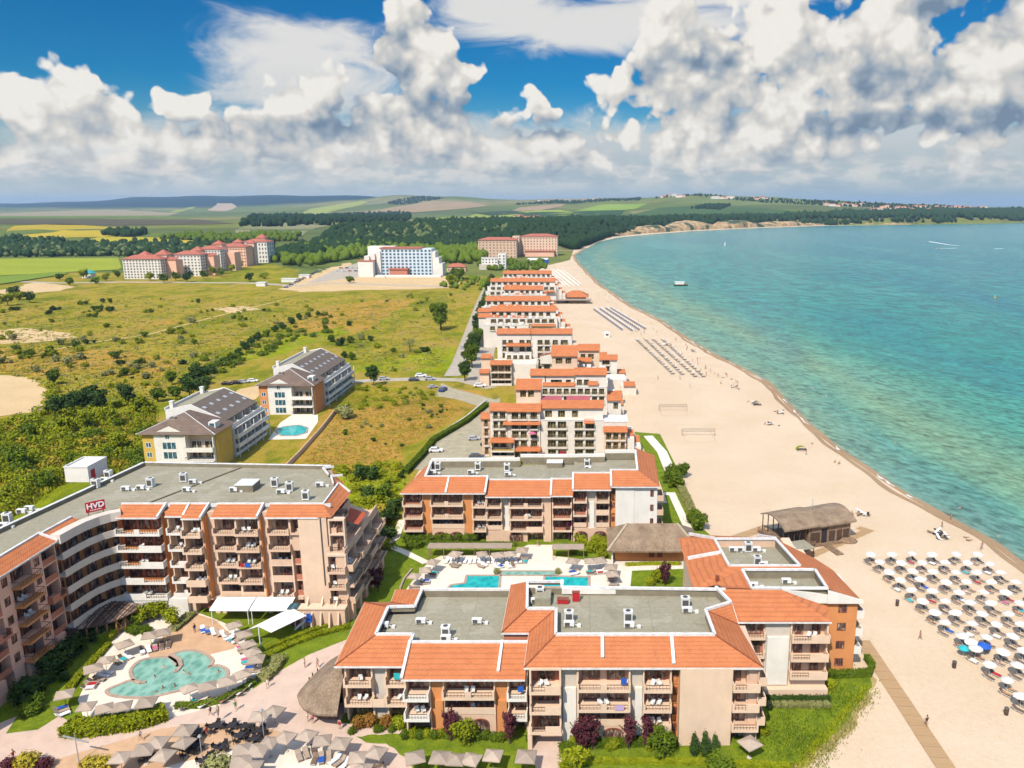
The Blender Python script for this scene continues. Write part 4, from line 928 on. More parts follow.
for k in range(n_):
 t0,t1=A0+(A1-A0)*k/n_,A0+(A1-A0)*(k+1)/n_
 q=lambda t,r_,z:(cen.x+r_*math.cos(t),cen.y+r_*math.sin(t),z)
 a.face([q(t0,1.5,4.1),q(t0,8.6,2.9),q(t1,8.6,2.9),q(t1,1.5,4.1)]);b2.bar(q(t0,1.5,4.15),q(t0,8.7,2.95),0.1);b2.bar(q(t0,8.6,2.9),q(t1,8.6,2.9),0.16);b2.bar(q(t0,5.2,3.52),q(t1,5.2,3.52),0.08)
 c2.bar(q(t0,8.4,0),q(t0,8.4,2.9),0.22);c2.bar(q(t0,8.4,1.0),q(t1,8.4,1.0),0.1,0.3)
 if k>4:c2.bar(q(t0,8.4,0),q(t1,8.4,2.8),0.1);c2.bar(q(t1,8.4,0),q(t0,8.4,2.8),0.1)
obj('glass_roof',a,M_glass,cn);obj('rib',b2,M_dwood,cn);obj('timber_post',c2,M_owood,cn)
for i,(x0,x1)in enumerate(((-67.2,-60.3),(-60.1,-53.2))):
 t=empty('awning',(x0,131,0),f"flat white canvas awning over the hotel terrace, {'left' if i == 0 else 'right'} of the pair",'awning')
 a=MB();a.hexa([(x0,127.6,3.0),(x1,127.6,3.0),(x1,131.0,3.6),(x0,131.0,3.6),(x0,127.6,3.06),(x1,127.6,3.06),(x1,131.0,3.66),(x0,131.0,3.66)]);a.box(x0,x1,127.57,127.6,2.75,3.06);obj('canvas',a,M_wcanvas,t)
 for x in(x0+0.2,x1-0.3):p=MB();p.box(x,x+0.1,127.7,127.8,0,3.0);obj('post',p,M_metal,t)
an=empty('annex',(-48,127,0),'low beige annex with row of leaning buttress fins beside the hedge','annex')
a=MB();a.box(-53.0,-43.2,127.2,129.0,0,3.3);obj('wall',a,M_beige,an)
a=MB();a.box(-53.3,-43.0,127.0,129.0,3.3,3.5);obj('roof',a,M_cream,an)
for k in range(5):
 x=-50.6+k*1.55;a=MB();a.hexa([(x,126.1,0),(x+0.3,126.1,0),(x+0.3,127.19,0),(x,127.19,0),(x,126.9,2.7),(x+0.3,126.9,2.7),(x+0.3,127.19,2.7),(x,127.19,2.7)]);obj('buttress',a,M_cream,an)
a=MB();a.box(-53.2,-51.4,126.9,128.8,3.5,3.62);obj('glass_hatch',a,M_bglass,an);a=MB();a.box(-52.9,-51.2,127.14,127.19,0.1,2.6);obj('door',a,M_frame,an)
for k,x in enumerate((-50.2,-47.6,-45.0)):a=MB();a.hexa([(x,127.6,3.5),(x+.3,127.6,3.5),(x+.3,129,3.5),(x,129,3.5),(x,128.9,4.8),(x+.3,128.9,4.8),(x+.3,129,4.8),(x,129,4.8)]);obj('fin',a,M_cream,an)
w_='the flat roof of the signed hotel'
for k,x,y in(('l',97,484),('l',105,482),('t',96,488),('t',109,479),('l',126,491),('l',141,490),('t',151,487),('t',184,482),('l',193,484),('l',187,492),('t',8,523),('l',22,514),('l',30,511),('l',234,492),('t',275,487),('t',290,491),('l',281,494),('t',306,500),('l',320,487),('l',4,528)):put_ac(k,x,y,19.55,random.choice((0,0.1,-0.1)),w_)
def skylight(name,label,px,py,z,sx,sy,hh,mat=None):
 p=G(px,py,z);t=empty(name,p,label,'roof hatch');a=MB();a.box(p[0]-sx,p[0]+sx,p[1]-sy,p[1]+sy,z,z+hh);obj('curb',a,M_felt2,t)
 a=MB();a.box(p[0]-sx-.1,p[0]+sx+.1,p[1]-sy-.1,p[1]+sy+.1,z+hh,z+hh+.15);obj('lid',a,mat or M_metal,t)
skylight('roof_hatch','square grey roof hatch in the middle of the signed hotel roof',248,489,19.55,1.7,1.7,1.3)
WW=B('hotel_building',(-22,108,0),'low three storey hotel wing with orange tiled roof beside the thatched bar','hotel')
f=Fr(-36.2,98.4,0.0);U=lambda x:x+36.2
fz=[0.05,3.1,6.2];e_=9.3
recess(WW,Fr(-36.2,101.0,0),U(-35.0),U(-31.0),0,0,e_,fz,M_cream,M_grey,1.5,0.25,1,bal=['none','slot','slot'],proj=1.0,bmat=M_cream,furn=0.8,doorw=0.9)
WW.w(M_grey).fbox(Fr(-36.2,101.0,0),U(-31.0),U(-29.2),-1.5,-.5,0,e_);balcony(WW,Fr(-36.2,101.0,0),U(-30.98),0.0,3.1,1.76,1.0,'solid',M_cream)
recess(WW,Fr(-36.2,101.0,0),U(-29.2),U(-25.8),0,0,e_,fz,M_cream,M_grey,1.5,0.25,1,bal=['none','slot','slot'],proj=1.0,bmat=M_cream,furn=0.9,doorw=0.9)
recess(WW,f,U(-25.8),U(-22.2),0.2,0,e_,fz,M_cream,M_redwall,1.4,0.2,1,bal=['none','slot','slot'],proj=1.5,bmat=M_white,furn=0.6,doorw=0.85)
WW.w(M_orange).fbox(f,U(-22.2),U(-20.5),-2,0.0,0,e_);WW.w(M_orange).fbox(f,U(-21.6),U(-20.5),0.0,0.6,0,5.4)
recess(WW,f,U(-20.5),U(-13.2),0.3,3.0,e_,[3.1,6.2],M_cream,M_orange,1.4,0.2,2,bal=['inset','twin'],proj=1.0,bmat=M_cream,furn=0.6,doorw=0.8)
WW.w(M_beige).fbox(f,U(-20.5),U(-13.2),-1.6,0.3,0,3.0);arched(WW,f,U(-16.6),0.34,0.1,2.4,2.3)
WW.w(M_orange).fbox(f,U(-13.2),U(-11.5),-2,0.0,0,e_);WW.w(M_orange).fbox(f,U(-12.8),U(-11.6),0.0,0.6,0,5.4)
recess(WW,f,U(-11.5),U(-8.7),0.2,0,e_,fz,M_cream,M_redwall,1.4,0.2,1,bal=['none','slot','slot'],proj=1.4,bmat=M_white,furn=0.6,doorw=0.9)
WW.w(M_cream).prism([(-36,102.6),(-26,102.6),(-26,100.2),(-9.2,100.2),(-9.2,122),(-32.4,122),(-32.4,118),(-36,118)],0.02,9.0)
ring_roof(WW,[(-32.9,123.0),(-32.6,118.6),(-36.9,118.6),(-36.1,100.2),(-25.9,100.2),(-25.9,97.0),(-8.9,97.0)],[(-27.4,118.8),(-27.4,113.2),(-31.5,113.0),(-31.3,104.9),(-25.8,104.9),(-25.8,102.8),(-8.9,102.8)],9.3,11.5,floor_z=10.6)
WW.r(M_tile).face([(-32.9,123.0,9.3),(-9,123.0,9.3),(-9,118.8,11.5),(-27.4,118.8,11.5)]);WW.r(M_para,'parapet').bar((-27.4,118.8,11.5),(-12.3,118.8,11.5),0.42,0.36);WW.r(M_felt2,'upstand').face([(-27.4,118.6,11.5),(-12.3,118.6,11.5),(-12.3,118.6,10.1),(-27.4,118.6,10.1)])
flat_roof(WW,[(-31.3,104.9),(-25.8,104.9),(-25.8,102.8),(-8.9,102.8),(-8.9,119),(-27.4,119),(-27.4,113.2),(-31.5,113.0)],10.2)
divider(WW,(-25.85,97.0),(-25.85,102.9),9.3,11.5);divider(WW,(-12.7,98.0),(-12.6,102.9),9.7,11.5)
WW.done()
for k,x,y in(('l',384,628),('l',421,624),('t',446,637),('l',446,641),('l',477,624)):put_ac(k,x,y,10.2,0,'the sunken roof of the low wing')
MW=B('hotel_building',(6,106,0),'four storey front hotel wing with orange tiled hip roof and blank beige gable wall','hotel')
f=Fr(0,96.4,0.0);fz=[2.7,5.75,8.8];e_=12.0
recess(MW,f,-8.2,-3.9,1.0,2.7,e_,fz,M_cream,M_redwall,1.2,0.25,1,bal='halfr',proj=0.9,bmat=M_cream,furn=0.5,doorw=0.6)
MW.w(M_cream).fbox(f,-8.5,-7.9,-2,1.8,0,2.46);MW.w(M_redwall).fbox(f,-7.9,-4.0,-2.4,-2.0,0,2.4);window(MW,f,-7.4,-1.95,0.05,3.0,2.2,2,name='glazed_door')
MW.w(M_grey).fbox(f,-3.9,-1.8,-2,-0.3,0,e_);MW.w(M_white).fbox(f,-3.7,-1.9,-0.3,0.0,0,8.4)  # grey above the white strip: eave shade put into the wall colour
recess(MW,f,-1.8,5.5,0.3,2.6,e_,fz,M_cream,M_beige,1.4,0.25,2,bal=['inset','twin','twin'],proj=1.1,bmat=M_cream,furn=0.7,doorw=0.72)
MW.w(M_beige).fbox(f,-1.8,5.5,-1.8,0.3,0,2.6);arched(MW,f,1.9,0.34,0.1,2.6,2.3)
MW.w(M_grey).fbox(f,5.5,7.2,-2,-0.4,0,e_);MW.w(M_white).fbox(f,6.2,7.15,-0.4,0.0,0,8.4)  # grey left and top: shade of bay and eave put into the colour
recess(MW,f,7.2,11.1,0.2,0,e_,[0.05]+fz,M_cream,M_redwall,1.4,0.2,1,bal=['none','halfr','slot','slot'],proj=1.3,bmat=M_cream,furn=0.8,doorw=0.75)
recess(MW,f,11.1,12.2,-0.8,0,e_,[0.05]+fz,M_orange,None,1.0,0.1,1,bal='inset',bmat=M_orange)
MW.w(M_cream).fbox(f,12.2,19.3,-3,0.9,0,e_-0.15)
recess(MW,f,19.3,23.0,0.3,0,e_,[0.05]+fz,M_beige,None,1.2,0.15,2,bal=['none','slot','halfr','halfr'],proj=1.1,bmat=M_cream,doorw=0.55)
fe3=Fr(23.0,96.2,math.pi/2)
recess(MW,fe3,0.3,5.0,0.0,0,e_,[0.05]+fz,M_beige,None,1.3,0.2,1,bal=['none','solid','solid','solid'],proj=1.2,bmat=M_cream)
MW.w(M_beige).fbox(fe3,5.0,10.5,-3,0.0,0,e_-.1)
MW.w(M_cream).prism([(-8.4,98.8),(19.3,98.8),(22.0,98.6),(22.0,108),(20,117),(-9,118)],0.02,11.6)
ring_roof(MW,[(-13.0,119.4),(-12.9,104.5),(-8.9,104.5),(-8.9,95.6),(23.4,95.6),(22.0,106.4),(21.3,108.9)],[(-9.9,115.4),(-9.3,106.8),(-5.0,106.8),(-4.75,99.6),(17.3,99.6),(17.0,106.4),(21.2,108.8)],12.0,14.6,floor_z=13.3,dz=[12,12,12,12,12,12.2,14.5])
MW.w(M_redwall).box(-12.6,-8.8,104.9,105.2,9.0,11.7)
MW.r(M_tile).face([(-13,119.4,12),(-4.5,119.4,12),(-4.5,115.4,14.6),(-9.9,115.4,14.6)]);MW.r(M_tile).face([(-4.5,116.6,12.4),(16.5,116.6,12.4),(16.5,114.2,14.3),(-4.5,114.2,14.3)])
MW.r(M_para,'parapet').bar((-9.9,115.4,14.6),(-4.4,115.4,14.6),0.4,0.36);MW.r(M_para,'parapet').bar((-4.4,115.4,14.6),(-4.4,113.9,14.6),0.5,0.7)
MW.r(M_para,'parapet').bar((-4.4,113.8,14.45),(21.0,112.8,14.6),0.4,0.36);MW.r(M_offwhite,'rear_wall').bar((-4.4,113.5,13.95),(12.4,113.5,13.95),0.3,0.9);MW.r(M_felt2,'upstand').bar((-9.6,113.9,13.6),(21.0,113.0,13.6),0.3,1.3)
MW.r(M_para,'parapet').bar((1.2,113.4,14.5),(1.2,116.4,12.7),0.4,0.5);MW.r(M_para,'parapet').bar((16.4,113.0,14.5),(15.6,116.2,12.9),0.4,0.5)
MW.r(M_para,'parapet').bar((21.1,108.8,14.6),(19.6,113.4,14.7),0.42,0.4);MW.r(M_felt2,'upstand').face([(21.0,108.8,14.5),(19.4,113.4,14.5),(19.4,113.4,13.2),(21.0,108.8,13.2)])
flat_roof(MW,[(-9.3,106.8),(-5,106.8),(-4.75,99.6),(17.3,99.6),(17.0,106.4),(21.2,108.9),(19.6,113.6),(-9.8,115.3)],13.25)
divider(MW,(1.7,96.6),(1.7,99.7),12.7,14.6,0.45);divider(MW,(11.3,95.9),(11.3,99.7),12.2,14.6,0.45)
a=MB();a.box(-8.4,-6.0,110.0,113.0,13.26,14.5);obj('roof_box',a,M_felt,MW.root);
MW.done()
for k,x,y in(('t',569,622),('l',569,627),('t',628,622),('l',629,628),('t',685,608),('l',687,613),('l',536,604),('t',540,598)):put_ac(k,x,y,13.25,0,'the roof of the front wing')
def redbox(px,py,z,label,w=1.1,h=1.5,d=0.6):
 p=G(px,py,z);t=empty('equipment_cabinet',p,label,'cabinet');a=MB();a.box(p[0]-w/2,p[0]+w/2,p[1]-d/2,p[1]+d/2,z+0.1,z+h);obj('casing',a,M_red,t);a=MB();a.box(p[0]-w/2-.05,p[0]+w/2+.05,p[1]-d/2-.05,p[1]+d/2+.05,z+h,z+h+.08);obj('lid',a,M_frame,t)
redbox(576,601,13.25,'upright red equipment cabinet on the front wing roof');redbox(563,603,13.25,'low rusty red cabinet on the front wing roof',1.7,0.7,0.9)
SW=B('hotel_building',(31,120,0),'seaside hotel wing with two sunken roof wells and orange end wall facing the sand','hotel')
f=Fr(0,107.4,0.0);fz=[0.1,3.15,6.3,9.4];e_=12.5
recess(SW,f,22.6,26.3,-0.6,0,e_,fz,M_beige,M_redwall,1.2,0.2,1,bal=['none','slot','slot','slot'],proj=0.8,bmat=M_cream)
SW.w(M_grey).fbox(f,26.3,30.0,-2,-0.3,0,e_);SW.w(M_white).fbox(f,26.6,29.9,-0.3,0.05,1.6,9.6);SW.w(M_cream).fbox(f,26.3,35.9,-0.3,1.0,0,1.4)
recess(SW,f,30.0,35.7,0.0,1.4,e_,[1.5,3.3,6.3,9.4][1:],M_cream,M_beige,1.2,0.25,2,bal='halfr',proj=1.1,bmat=M_cream,doorw=0.5,furn=.3)
wb=[(38.9,40.3,z+0.9,z+2.3)for z in fz]
pane_wall(SW,Fr(0,113.3,0),35.8,41.9,0,0,12.3,wb,M_orange,4.0)
fe4=Fr(41.88,113.3,math.pi/2)
recess(SW,fe4,0.35,4.4,0.0,0,12.3,fz,M_orange,M_beige,1.6,0.2,1,bal=['none','solid','solid','solid'],proj=1.3,bmat=M_white,furn=.3)
SW.w(M_white).fbox(fe4,4.4,9.5,-3,0,0,12.2);
for y0 in(10.0,15.0,20.0):recess(SW,Fr(39.6-(y0-10)*0.25,113.3,math.pi/2),y0,y0+4.4,0.0,0,12.2,fz,M_cream,None,1.4,0.2,1,bal=['none','solid','solid','solid'],proj=1.2,bmat=M_white)
SW.w(M_cream).prism([(23,109.2),(35.6,109.2),(35.8,115),(40.3,115),(40.0,122),(38,128),(33,136.4),(17.4,136.4),(17.6,119),(20,113.4)],0.02,12.1)
T=SW.r(M_tile)
o_=[(22.4,106.9),(35.9,106.9)];T.face([(21.3,106.9,12.4),(35.9,106.9,12.4),(29.7,112.6,14.6),(20.6,112.9,14.6)]);T.face([(35.9,106.9,12.4),(36.2,110.8,12.9),(33.2,111.6,13.6),(29.7,112.6,14.6)])
SW.r(M_para,'fascia').box(21.4,35.9,106.86,106.92,12.1,12.36);SW.r(M_para,'fascia').face([(21.4,106.9,12.1),(35.9,106.9,12.1),(35.9,108,12.1),(21.4,108,12.1)])
SW.w(M_white).hexa([(29.7,112.7,12.2),(42.4,112.9,12.2),(42.4,113.25,12.2),(29.7,113.25,12.2),(29.7,112.7,14.7),(42.4,112.9,12.6),(42.4,113.25,12.6),(29.7,113.25,14.7)])
SW.w(M_white).hexa([(29.7,112.72,14.55),(37.0,112.78,14.55),(37.0,113.2,14.55),(29.7,113.2,14.55),(29.7,112.72,14.75),(37.0,112.78,14.75),(37.0,113.2,14.75),(29.7,113.2,14.75)])
SW.w(M_white).hexa([(36.9,112.6,12.25),(42.5,112.6,12.25),(42.5,112.89,12.25),(36.9,112.85,12.25),(36.9,112.6,14.5),(42.5,112.6,12.75),(42.5,112.89,12.75),(36.9,112.85,14.5)])
T.face([(42.6,113.0,12.3),(41.2,124.2,12.3),(36.8,119.7,14.5),(36.9,113.3,14.5)]);T.face([(41.2,124.2,12.3),(39.3,128.8,12.3),(34.7,121.1,14.5),(36.8,119.7,14.5)])
T.face([(39.3,128.8,12.3),(33.2,137.4,12.3),(33.1,131.9,14.5),(34.7,121.1,14.5)]);T.face([(33.2,137.4,12.3),(20.4,138.8,12.3),(22.2,131.9,14.5),(33.1,131.9,14.5)])
T.face([(20.4,138.8,12.3),(16.4,137.2,12.3),(16.5,125.5,12.6),(23.0,121.1,14.5),(22.2,131.9,14.5)]);T.face([(16.5,125.5,12.6),(16.6,116.9,12.4),(20.4,116.6,13.4),(24.9,119.7,14.5),(23.0,121.1,14.5)])
T.face([(20.4,116.6,13.4),(20.8,113.3,14.5),(25.2,113.2,14.5),(24.9,119.7,14.5)]);T.face([(23.0,121.1,14.5),(24.9,119.7,14.5),(36.8,119.7,14.5),(34.7,121.1,14.5)])
for w_ in([(22.2,131.9),(33.1,131.9),(34.7,121.1),(23.0,121.1)],[(24.9,119.7),(36.8,119.7),(36.9,113.3),(25.2,113.3)]):
 for k in range(4):
  a,b2=w_[k],w_[(k+1)%4];SW.r(M_para,'parapet').bar((*a,14.55),(*b2,14.55),0.4,0.34);SW.r(M_felt2 if k!=0 or w_[0][0]>23 else M_beige,'upstand').face([(*a,14.5),(*b2,14.5),(*b2,12.95),(*a,12.95)])
 flat_roof(SW,w_,12.95)
divider(SW,(17.0,127.4),(22.6,126.2),12.8,14.5,0.4);divider(SW,(33.1,131.9),(31.4,138.0),14.5,12.4,0.4);divider(SW,(22.2,131.9),(18.6,138.4),14.5,12.5,0.4)
a=MB();a.box(20.3,20.8,117.6,118.2,13.4,14.4);obj('vent_stack',a,M_frame,SW.root)
SW.done()
for k,x,y in(('l',733,552),('l',741,552),('t',748,552),('l',756,552),('t',757,566),('l',763,567),('l',786,584),('l',753,588)):put_ac(k,x,y,12.95,0,'the sunken roofs of the seaside wing')
MH=B('hotel_building',(-13,172,0),'long hotel behind the pools with white east end wall and stepped orange roofs','hotel')
Y0=163.4;f=Fr(0,Y0,0.0);s0=0.2045
X=lambda px:(px-590)*0.2185
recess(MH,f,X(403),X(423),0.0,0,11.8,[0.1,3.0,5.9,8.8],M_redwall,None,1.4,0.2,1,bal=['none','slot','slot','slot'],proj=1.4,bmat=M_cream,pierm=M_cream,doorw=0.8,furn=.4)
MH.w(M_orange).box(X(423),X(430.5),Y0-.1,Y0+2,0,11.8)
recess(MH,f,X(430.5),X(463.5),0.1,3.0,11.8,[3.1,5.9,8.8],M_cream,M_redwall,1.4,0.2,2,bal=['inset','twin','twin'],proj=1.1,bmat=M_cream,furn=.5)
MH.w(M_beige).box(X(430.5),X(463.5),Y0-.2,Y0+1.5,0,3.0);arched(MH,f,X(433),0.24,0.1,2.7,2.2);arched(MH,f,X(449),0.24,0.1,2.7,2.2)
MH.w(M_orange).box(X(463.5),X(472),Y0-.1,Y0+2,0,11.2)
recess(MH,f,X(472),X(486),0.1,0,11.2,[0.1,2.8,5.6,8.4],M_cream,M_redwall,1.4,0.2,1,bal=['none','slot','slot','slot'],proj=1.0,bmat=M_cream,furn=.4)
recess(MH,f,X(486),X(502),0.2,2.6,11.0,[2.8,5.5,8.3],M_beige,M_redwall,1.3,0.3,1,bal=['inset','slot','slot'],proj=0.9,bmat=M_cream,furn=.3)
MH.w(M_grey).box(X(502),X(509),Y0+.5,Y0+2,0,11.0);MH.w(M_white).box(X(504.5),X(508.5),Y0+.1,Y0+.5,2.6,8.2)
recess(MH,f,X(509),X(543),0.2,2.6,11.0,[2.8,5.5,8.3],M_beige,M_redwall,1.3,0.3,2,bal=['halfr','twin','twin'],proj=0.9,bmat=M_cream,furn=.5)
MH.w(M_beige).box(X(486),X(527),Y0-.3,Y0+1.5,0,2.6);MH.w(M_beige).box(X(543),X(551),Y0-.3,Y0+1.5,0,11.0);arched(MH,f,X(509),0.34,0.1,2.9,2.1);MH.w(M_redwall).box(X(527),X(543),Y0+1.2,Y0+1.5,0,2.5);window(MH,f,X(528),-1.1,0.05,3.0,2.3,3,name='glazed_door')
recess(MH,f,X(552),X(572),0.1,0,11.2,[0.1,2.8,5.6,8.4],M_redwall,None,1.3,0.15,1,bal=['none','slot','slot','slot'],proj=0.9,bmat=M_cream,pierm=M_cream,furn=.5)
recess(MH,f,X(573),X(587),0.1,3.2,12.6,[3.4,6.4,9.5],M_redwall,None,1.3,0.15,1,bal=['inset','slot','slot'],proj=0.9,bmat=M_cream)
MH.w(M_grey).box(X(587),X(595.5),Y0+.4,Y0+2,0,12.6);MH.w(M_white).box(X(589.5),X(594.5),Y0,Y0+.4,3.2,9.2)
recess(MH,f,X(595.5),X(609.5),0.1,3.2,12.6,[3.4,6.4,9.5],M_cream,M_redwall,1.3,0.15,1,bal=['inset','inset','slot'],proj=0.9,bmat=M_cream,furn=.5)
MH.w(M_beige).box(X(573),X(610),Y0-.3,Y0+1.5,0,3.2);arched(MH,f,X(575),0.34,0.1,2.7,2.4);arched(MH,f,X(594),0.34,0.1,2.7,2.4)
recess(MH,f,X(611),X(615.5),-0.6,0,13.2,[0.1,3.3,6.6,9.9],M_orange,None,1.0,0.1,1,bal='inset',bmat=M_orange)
MH.w(M_white).box(X(615.5),X(634),Y0-.8,Y0+4,0,13.3)
pane_wall(MH,f,X(634.2),X(657),0.7,0,13.3,[(X(650),X(653.5),z,z+1.5)for z in(4.2,7.4,10.7)],M_white,4.0)
fe5=Fr(X(657)-.01,Y0-.62,math.pi/2);recess(MH,fe5,0,4,0,0,13.2,[0.1,3.3,6.6,9.9],M_beige,None,1.2,0.15,1,bal='solid',proj=1.4,bmat=M_beige)
MH.w(M_beige).prism([(X(404),Y0+2),(X(656),Y0+2),(X(657),Y0+20),(X(404),Y0+16)],0.02,11.0)
segs=[(401.5,447,11.8),(447,486,11.8),(486,551,11.0),(551,573,11.2),(573,611,12.6),(611,659,13.3)]
T=MH.r(M_tile)
for i,(a,b2,ez)in enumerate(segs):
 x0,x1=X(a),X(b2);ti=x0+4.4 if i==0 else x0;te=x1-4.6 if i==5 else x1;yf=Y0-1.4;yb=Y0+3.4;zt=ez+2.1
 T.face([(x0,yf,ez),(x1,yf,ez),(te,yb,zt),(ti,yb,zt)]);MH.r(M_para,'fascia').box(x0,x1,yf-.06,yf-.005,ez-.3,ez-.03);MH.r(M_para,'fascia').face([(x0,yf,ez-.3),(x1,yf,ez-.3),(x1,Y0+1,ez-.3),(x0,Y0+1,ez-.3)])
 MH.r(M_para,'parapet').bar((ti,yb+.1,zt),(te,yb+.1,zt),0.4,0.36)
 if i:divider(MH,(x0,yf),(x0,yb+.2),max(ez,segs[i-1][2])-.1,max(zt,segs[i-1][2]+2.1)-.1,0.4)
T.face([(X(401.5),Y0-1.4,11.8),(-36.4,Y0+3.4,13.9),(-37.2,Y0+14.2,13.9),(-39.4,Y0+14.2,11.8)]);MH.r(M_para,'parapet').bar((-36.5,Y0+3.4,13.9),(-37.2,Y0+14.2,13.9),0.5,0.5)
T.face([(X(659),Y0-1.4,13.3),(15.6,Y0+20.5,13.3),(10.8,Y0+20.0,15.4),(X(659)-4.6,Y0+3.4,15.4)]);MH.r(M_para,'parapet').bar((X(659)-4.6,Y0+3.4,15.4),(10.8,Y0+17.5,15.4),0.5,0.5)
flat_roof(MH,[(-36.4,Y0+3.4),(X(573),Y0+3.4),(X(573),Y0+17),(-37.2,Y0+14.2)],12.4);flat_roof(MH,[(X(573),Y0+3.4),(11,Y0+3.4),(11,Y0+17.5),(X(573),Y0+17)],13.2)
for k,(a,b2,z)in enumerate((((-37.2,Y0+14.2),(-16.5,Y0+14.6),14.3),((-16.5,Y0+16.4),(-3.0,Y0+16.4),14.6),((-3.0,Y0+15.6),(3.5,Y0+15.8),14.9),((3.5,Y0+17.4),(11,Y0+17.6),15.3))):
 MH.r(M_white,'rear_wall').bar((*a,z-.2),(*b2,z-.2),0.7,0.9);MH.r(M_felt2,'upstand').bar((a[0],a[1]-.3,z-1.2),(b2[0],b2[1]-.3,z-1.2),0.3,1.6)
MH.done()
for k,x,y in(('t',438,470),('l',433,474),('t',478,470),('l',471,474),('t',507,471),('l',508,476),('t',587,467),('l',588,470),('l',613,460),('l',617,461)):put_ac(k,x,y,12.6,0,'the roof of the long middle hotel')
redbox(542,460,12.4,'small red cabinet left of the hatch on the middle hotel roof',1.5,1.7);redbox(563,458,12.4,'small red cabinet right of the hatch on the middle hotel roof',1.5,1.7)
skylight('roof_hatch','white roof hatch between two red cabinets on the middle hotel',555,466,12.4,1.8,1.5,1.2,M_para)
by={}
for o,t,x in ACS:by.setdefault(t,[]).append((x,o))
for t,L in by.items():
 L.sort(key=lambda q:q[0])
 for i,(x,o)in enumerate(L):o['label']=f'{t}, {ORD[i]} from left'
M_wskyl=plain('pale_skylight',(.42,.42,.42),.3,.05)
def apartment(px_front,Yf,xl,xr,depth,accent,label,hx=0.0):
 """hip roofed front block, then a white gabled block with slate roof and long balconies down its right side"""
 A=B('apartment_house',((xl+xr)/2,Yf+depth/2,0),label,'apartment house')
 f=Fr(xl,Yf,0.0);Wd=xr-xl;top=10.8;fz=[0.2,3.0,5.8,8.4]
 w1=Wd*0.42
 pane_wall(A,f,0,Wd*0.17,0,0,top-0.5,[(0.8,2.3,z+0.7,z+2.2)for z in fz[:3]],accent,8,M_wframe,M_bglass)
 pane_wall(A,f,Wd*0.17,Wd*0.60,0.3,0,top,[(Wd*0.17+2.2,Wd*0.17+6.0,z+0.3,z+2.4,3)for z in fz[:3]]+[(Wd*0.17+3.2,Wd*0.17+4.4,9.0,10.4)],M_white,8,M_wframe,M_bglass)
 A.w(M_white).face([f.P(Wd*0.17,0.3,top),f.P(Wd*0.60,0.3,top),f.P(Wd*0.40,0.3,top+2.0)])
 recess(A,f,Wd*0.60,Wd,0.5,0,top-0.2,fz[:3],M_white,M_cream,2.0,0.25,2,bal=['open','open','solid'],proj=0.8,bmat=M_white,rmat=M_rail,fmat=M_wframe,gmat=M_oglass)
 A.w(M_white).box(xl+0.1,xr-0.1,Yf+2.2,Yf+11,0,top-0.3)
 A.w(accent).box(xr-0.3,xr+0.5,Yf+0.6,Yf+10,0,top-0.6)
 r=A.r(M_brown_tile);yb=Yf+12.0;ov=1.1;cxm=xl+Wd*0.50;apex_f,apex_b=Yf+5.2,Yf+8.0;zr=top+4.6
 c=[(xl-ov,Yf-ov,top-.2),(xr+ov,Yf-ov,top-.2),(xr+ov,yb,top-.2),(xl-ov,yb,top-.2)];a1,a2=(cxm,apex_f,zr),(cxm,apex_b,zr)
 r.face([c[0],c[1],a1]);r.face([c[1],c[2],a2,a1]);r.face([c[2],c[3],a2]);r.face([c[3],c[0],a1,a2]);A.r(M_dwood,'soffit').face([(q[0],q[1],top-.24)for q in c])
 for q in(c[0],c[1]):A.r(M_para,'ridge_cap').bar((q[0],q[1],q[2]+.05),(a1[0],a1[1],a1[2]+.05),0.18,0.1)
 dm=MB();dm.box(cxm-3.2,cxm-1.8,Yf+3.2,Yf+4.4,top+1.2,top+3.4);d_=obj('dormer',dm,M_white,A.root);dm=MB();dm.box(cxm-3.4,cxm-1.6,Yf+3.0,Yf+4.6,top+3.4,top+3.55);obj('dormer_roof',dm,M_brown_tile,d_)
 dm=MB();dm.box(xr-2.6,xr-0.6,Yf+3.0,Yf+6.0,top+0.2,top+2.2);d_=obj('dormer',dm,M_white,A.root);dm=MB();dm.box(xr-2.2,xr-1.0,Yf+2.94,Yf+2.99,top+.8,top+1.9);obj('dormer_window',dm,M_bglass,d_)
 y0,y1=Yf+11.5,Yf+depth;m=13.0;gx0,gx1=xl+1.0,xr+0.6;rx=xl+Wd*0.42
 for ya,yb2 in((y0,y0+0.5),(y1-0.5,y1)):
  pts=[(gx0,0),(gx1-2.4,0),(gx1-2.4,11.2),(rx,16.0),(gx0,14.4)];i=len(A.w(M_white).v);mb=A.w(M_white)
  mb.v+=[(x,ya,z)for x,z in pts]+[(x,yb2,z)for x,z in pts];n_=len(pts);mb.f+=[tuple(range(i,i+n_)),tuple(range(i+2*n_-1,i+n_-1,-1))]+[(i+k,i+(k+1)%n_,i+n_+(k+1)%n_,i+n_+k)for k in range(n_)]
 s=A.r(M_slate,'slate_roof');s.hexa([(rx,y0+.5,15.5),(gx1-2.0,y0+.5,11.0),(gx1-2.0,y1-.5,11.0),(rx,y1-.5,15.5),(rx,y0+.5,15.8),(gx1-2.0,y0+.5,11.3),(gx1-2.0,y1-.5,11.3),(rx,y1-.5,15.8)])
 A.r(M_felt,'flat_roof').face([(gx0,y0+.5,14.2),(rx,y0+.5,15.6),(rx,y1-.5,15.6),(gx0,y1-.5,14.2)]);A.r(M_para,'parapet').bar((gx0,y0,14.6),(gx0,y1,14.6),0.4,0.8)
 A.w(M_white).box(gx0+.01,gx0+1,y0+.5,y1-.5,0,14.1);A.w(M_white).box(gx0+1,gx1-4.2,y0+.5,y1-.5,0,11)
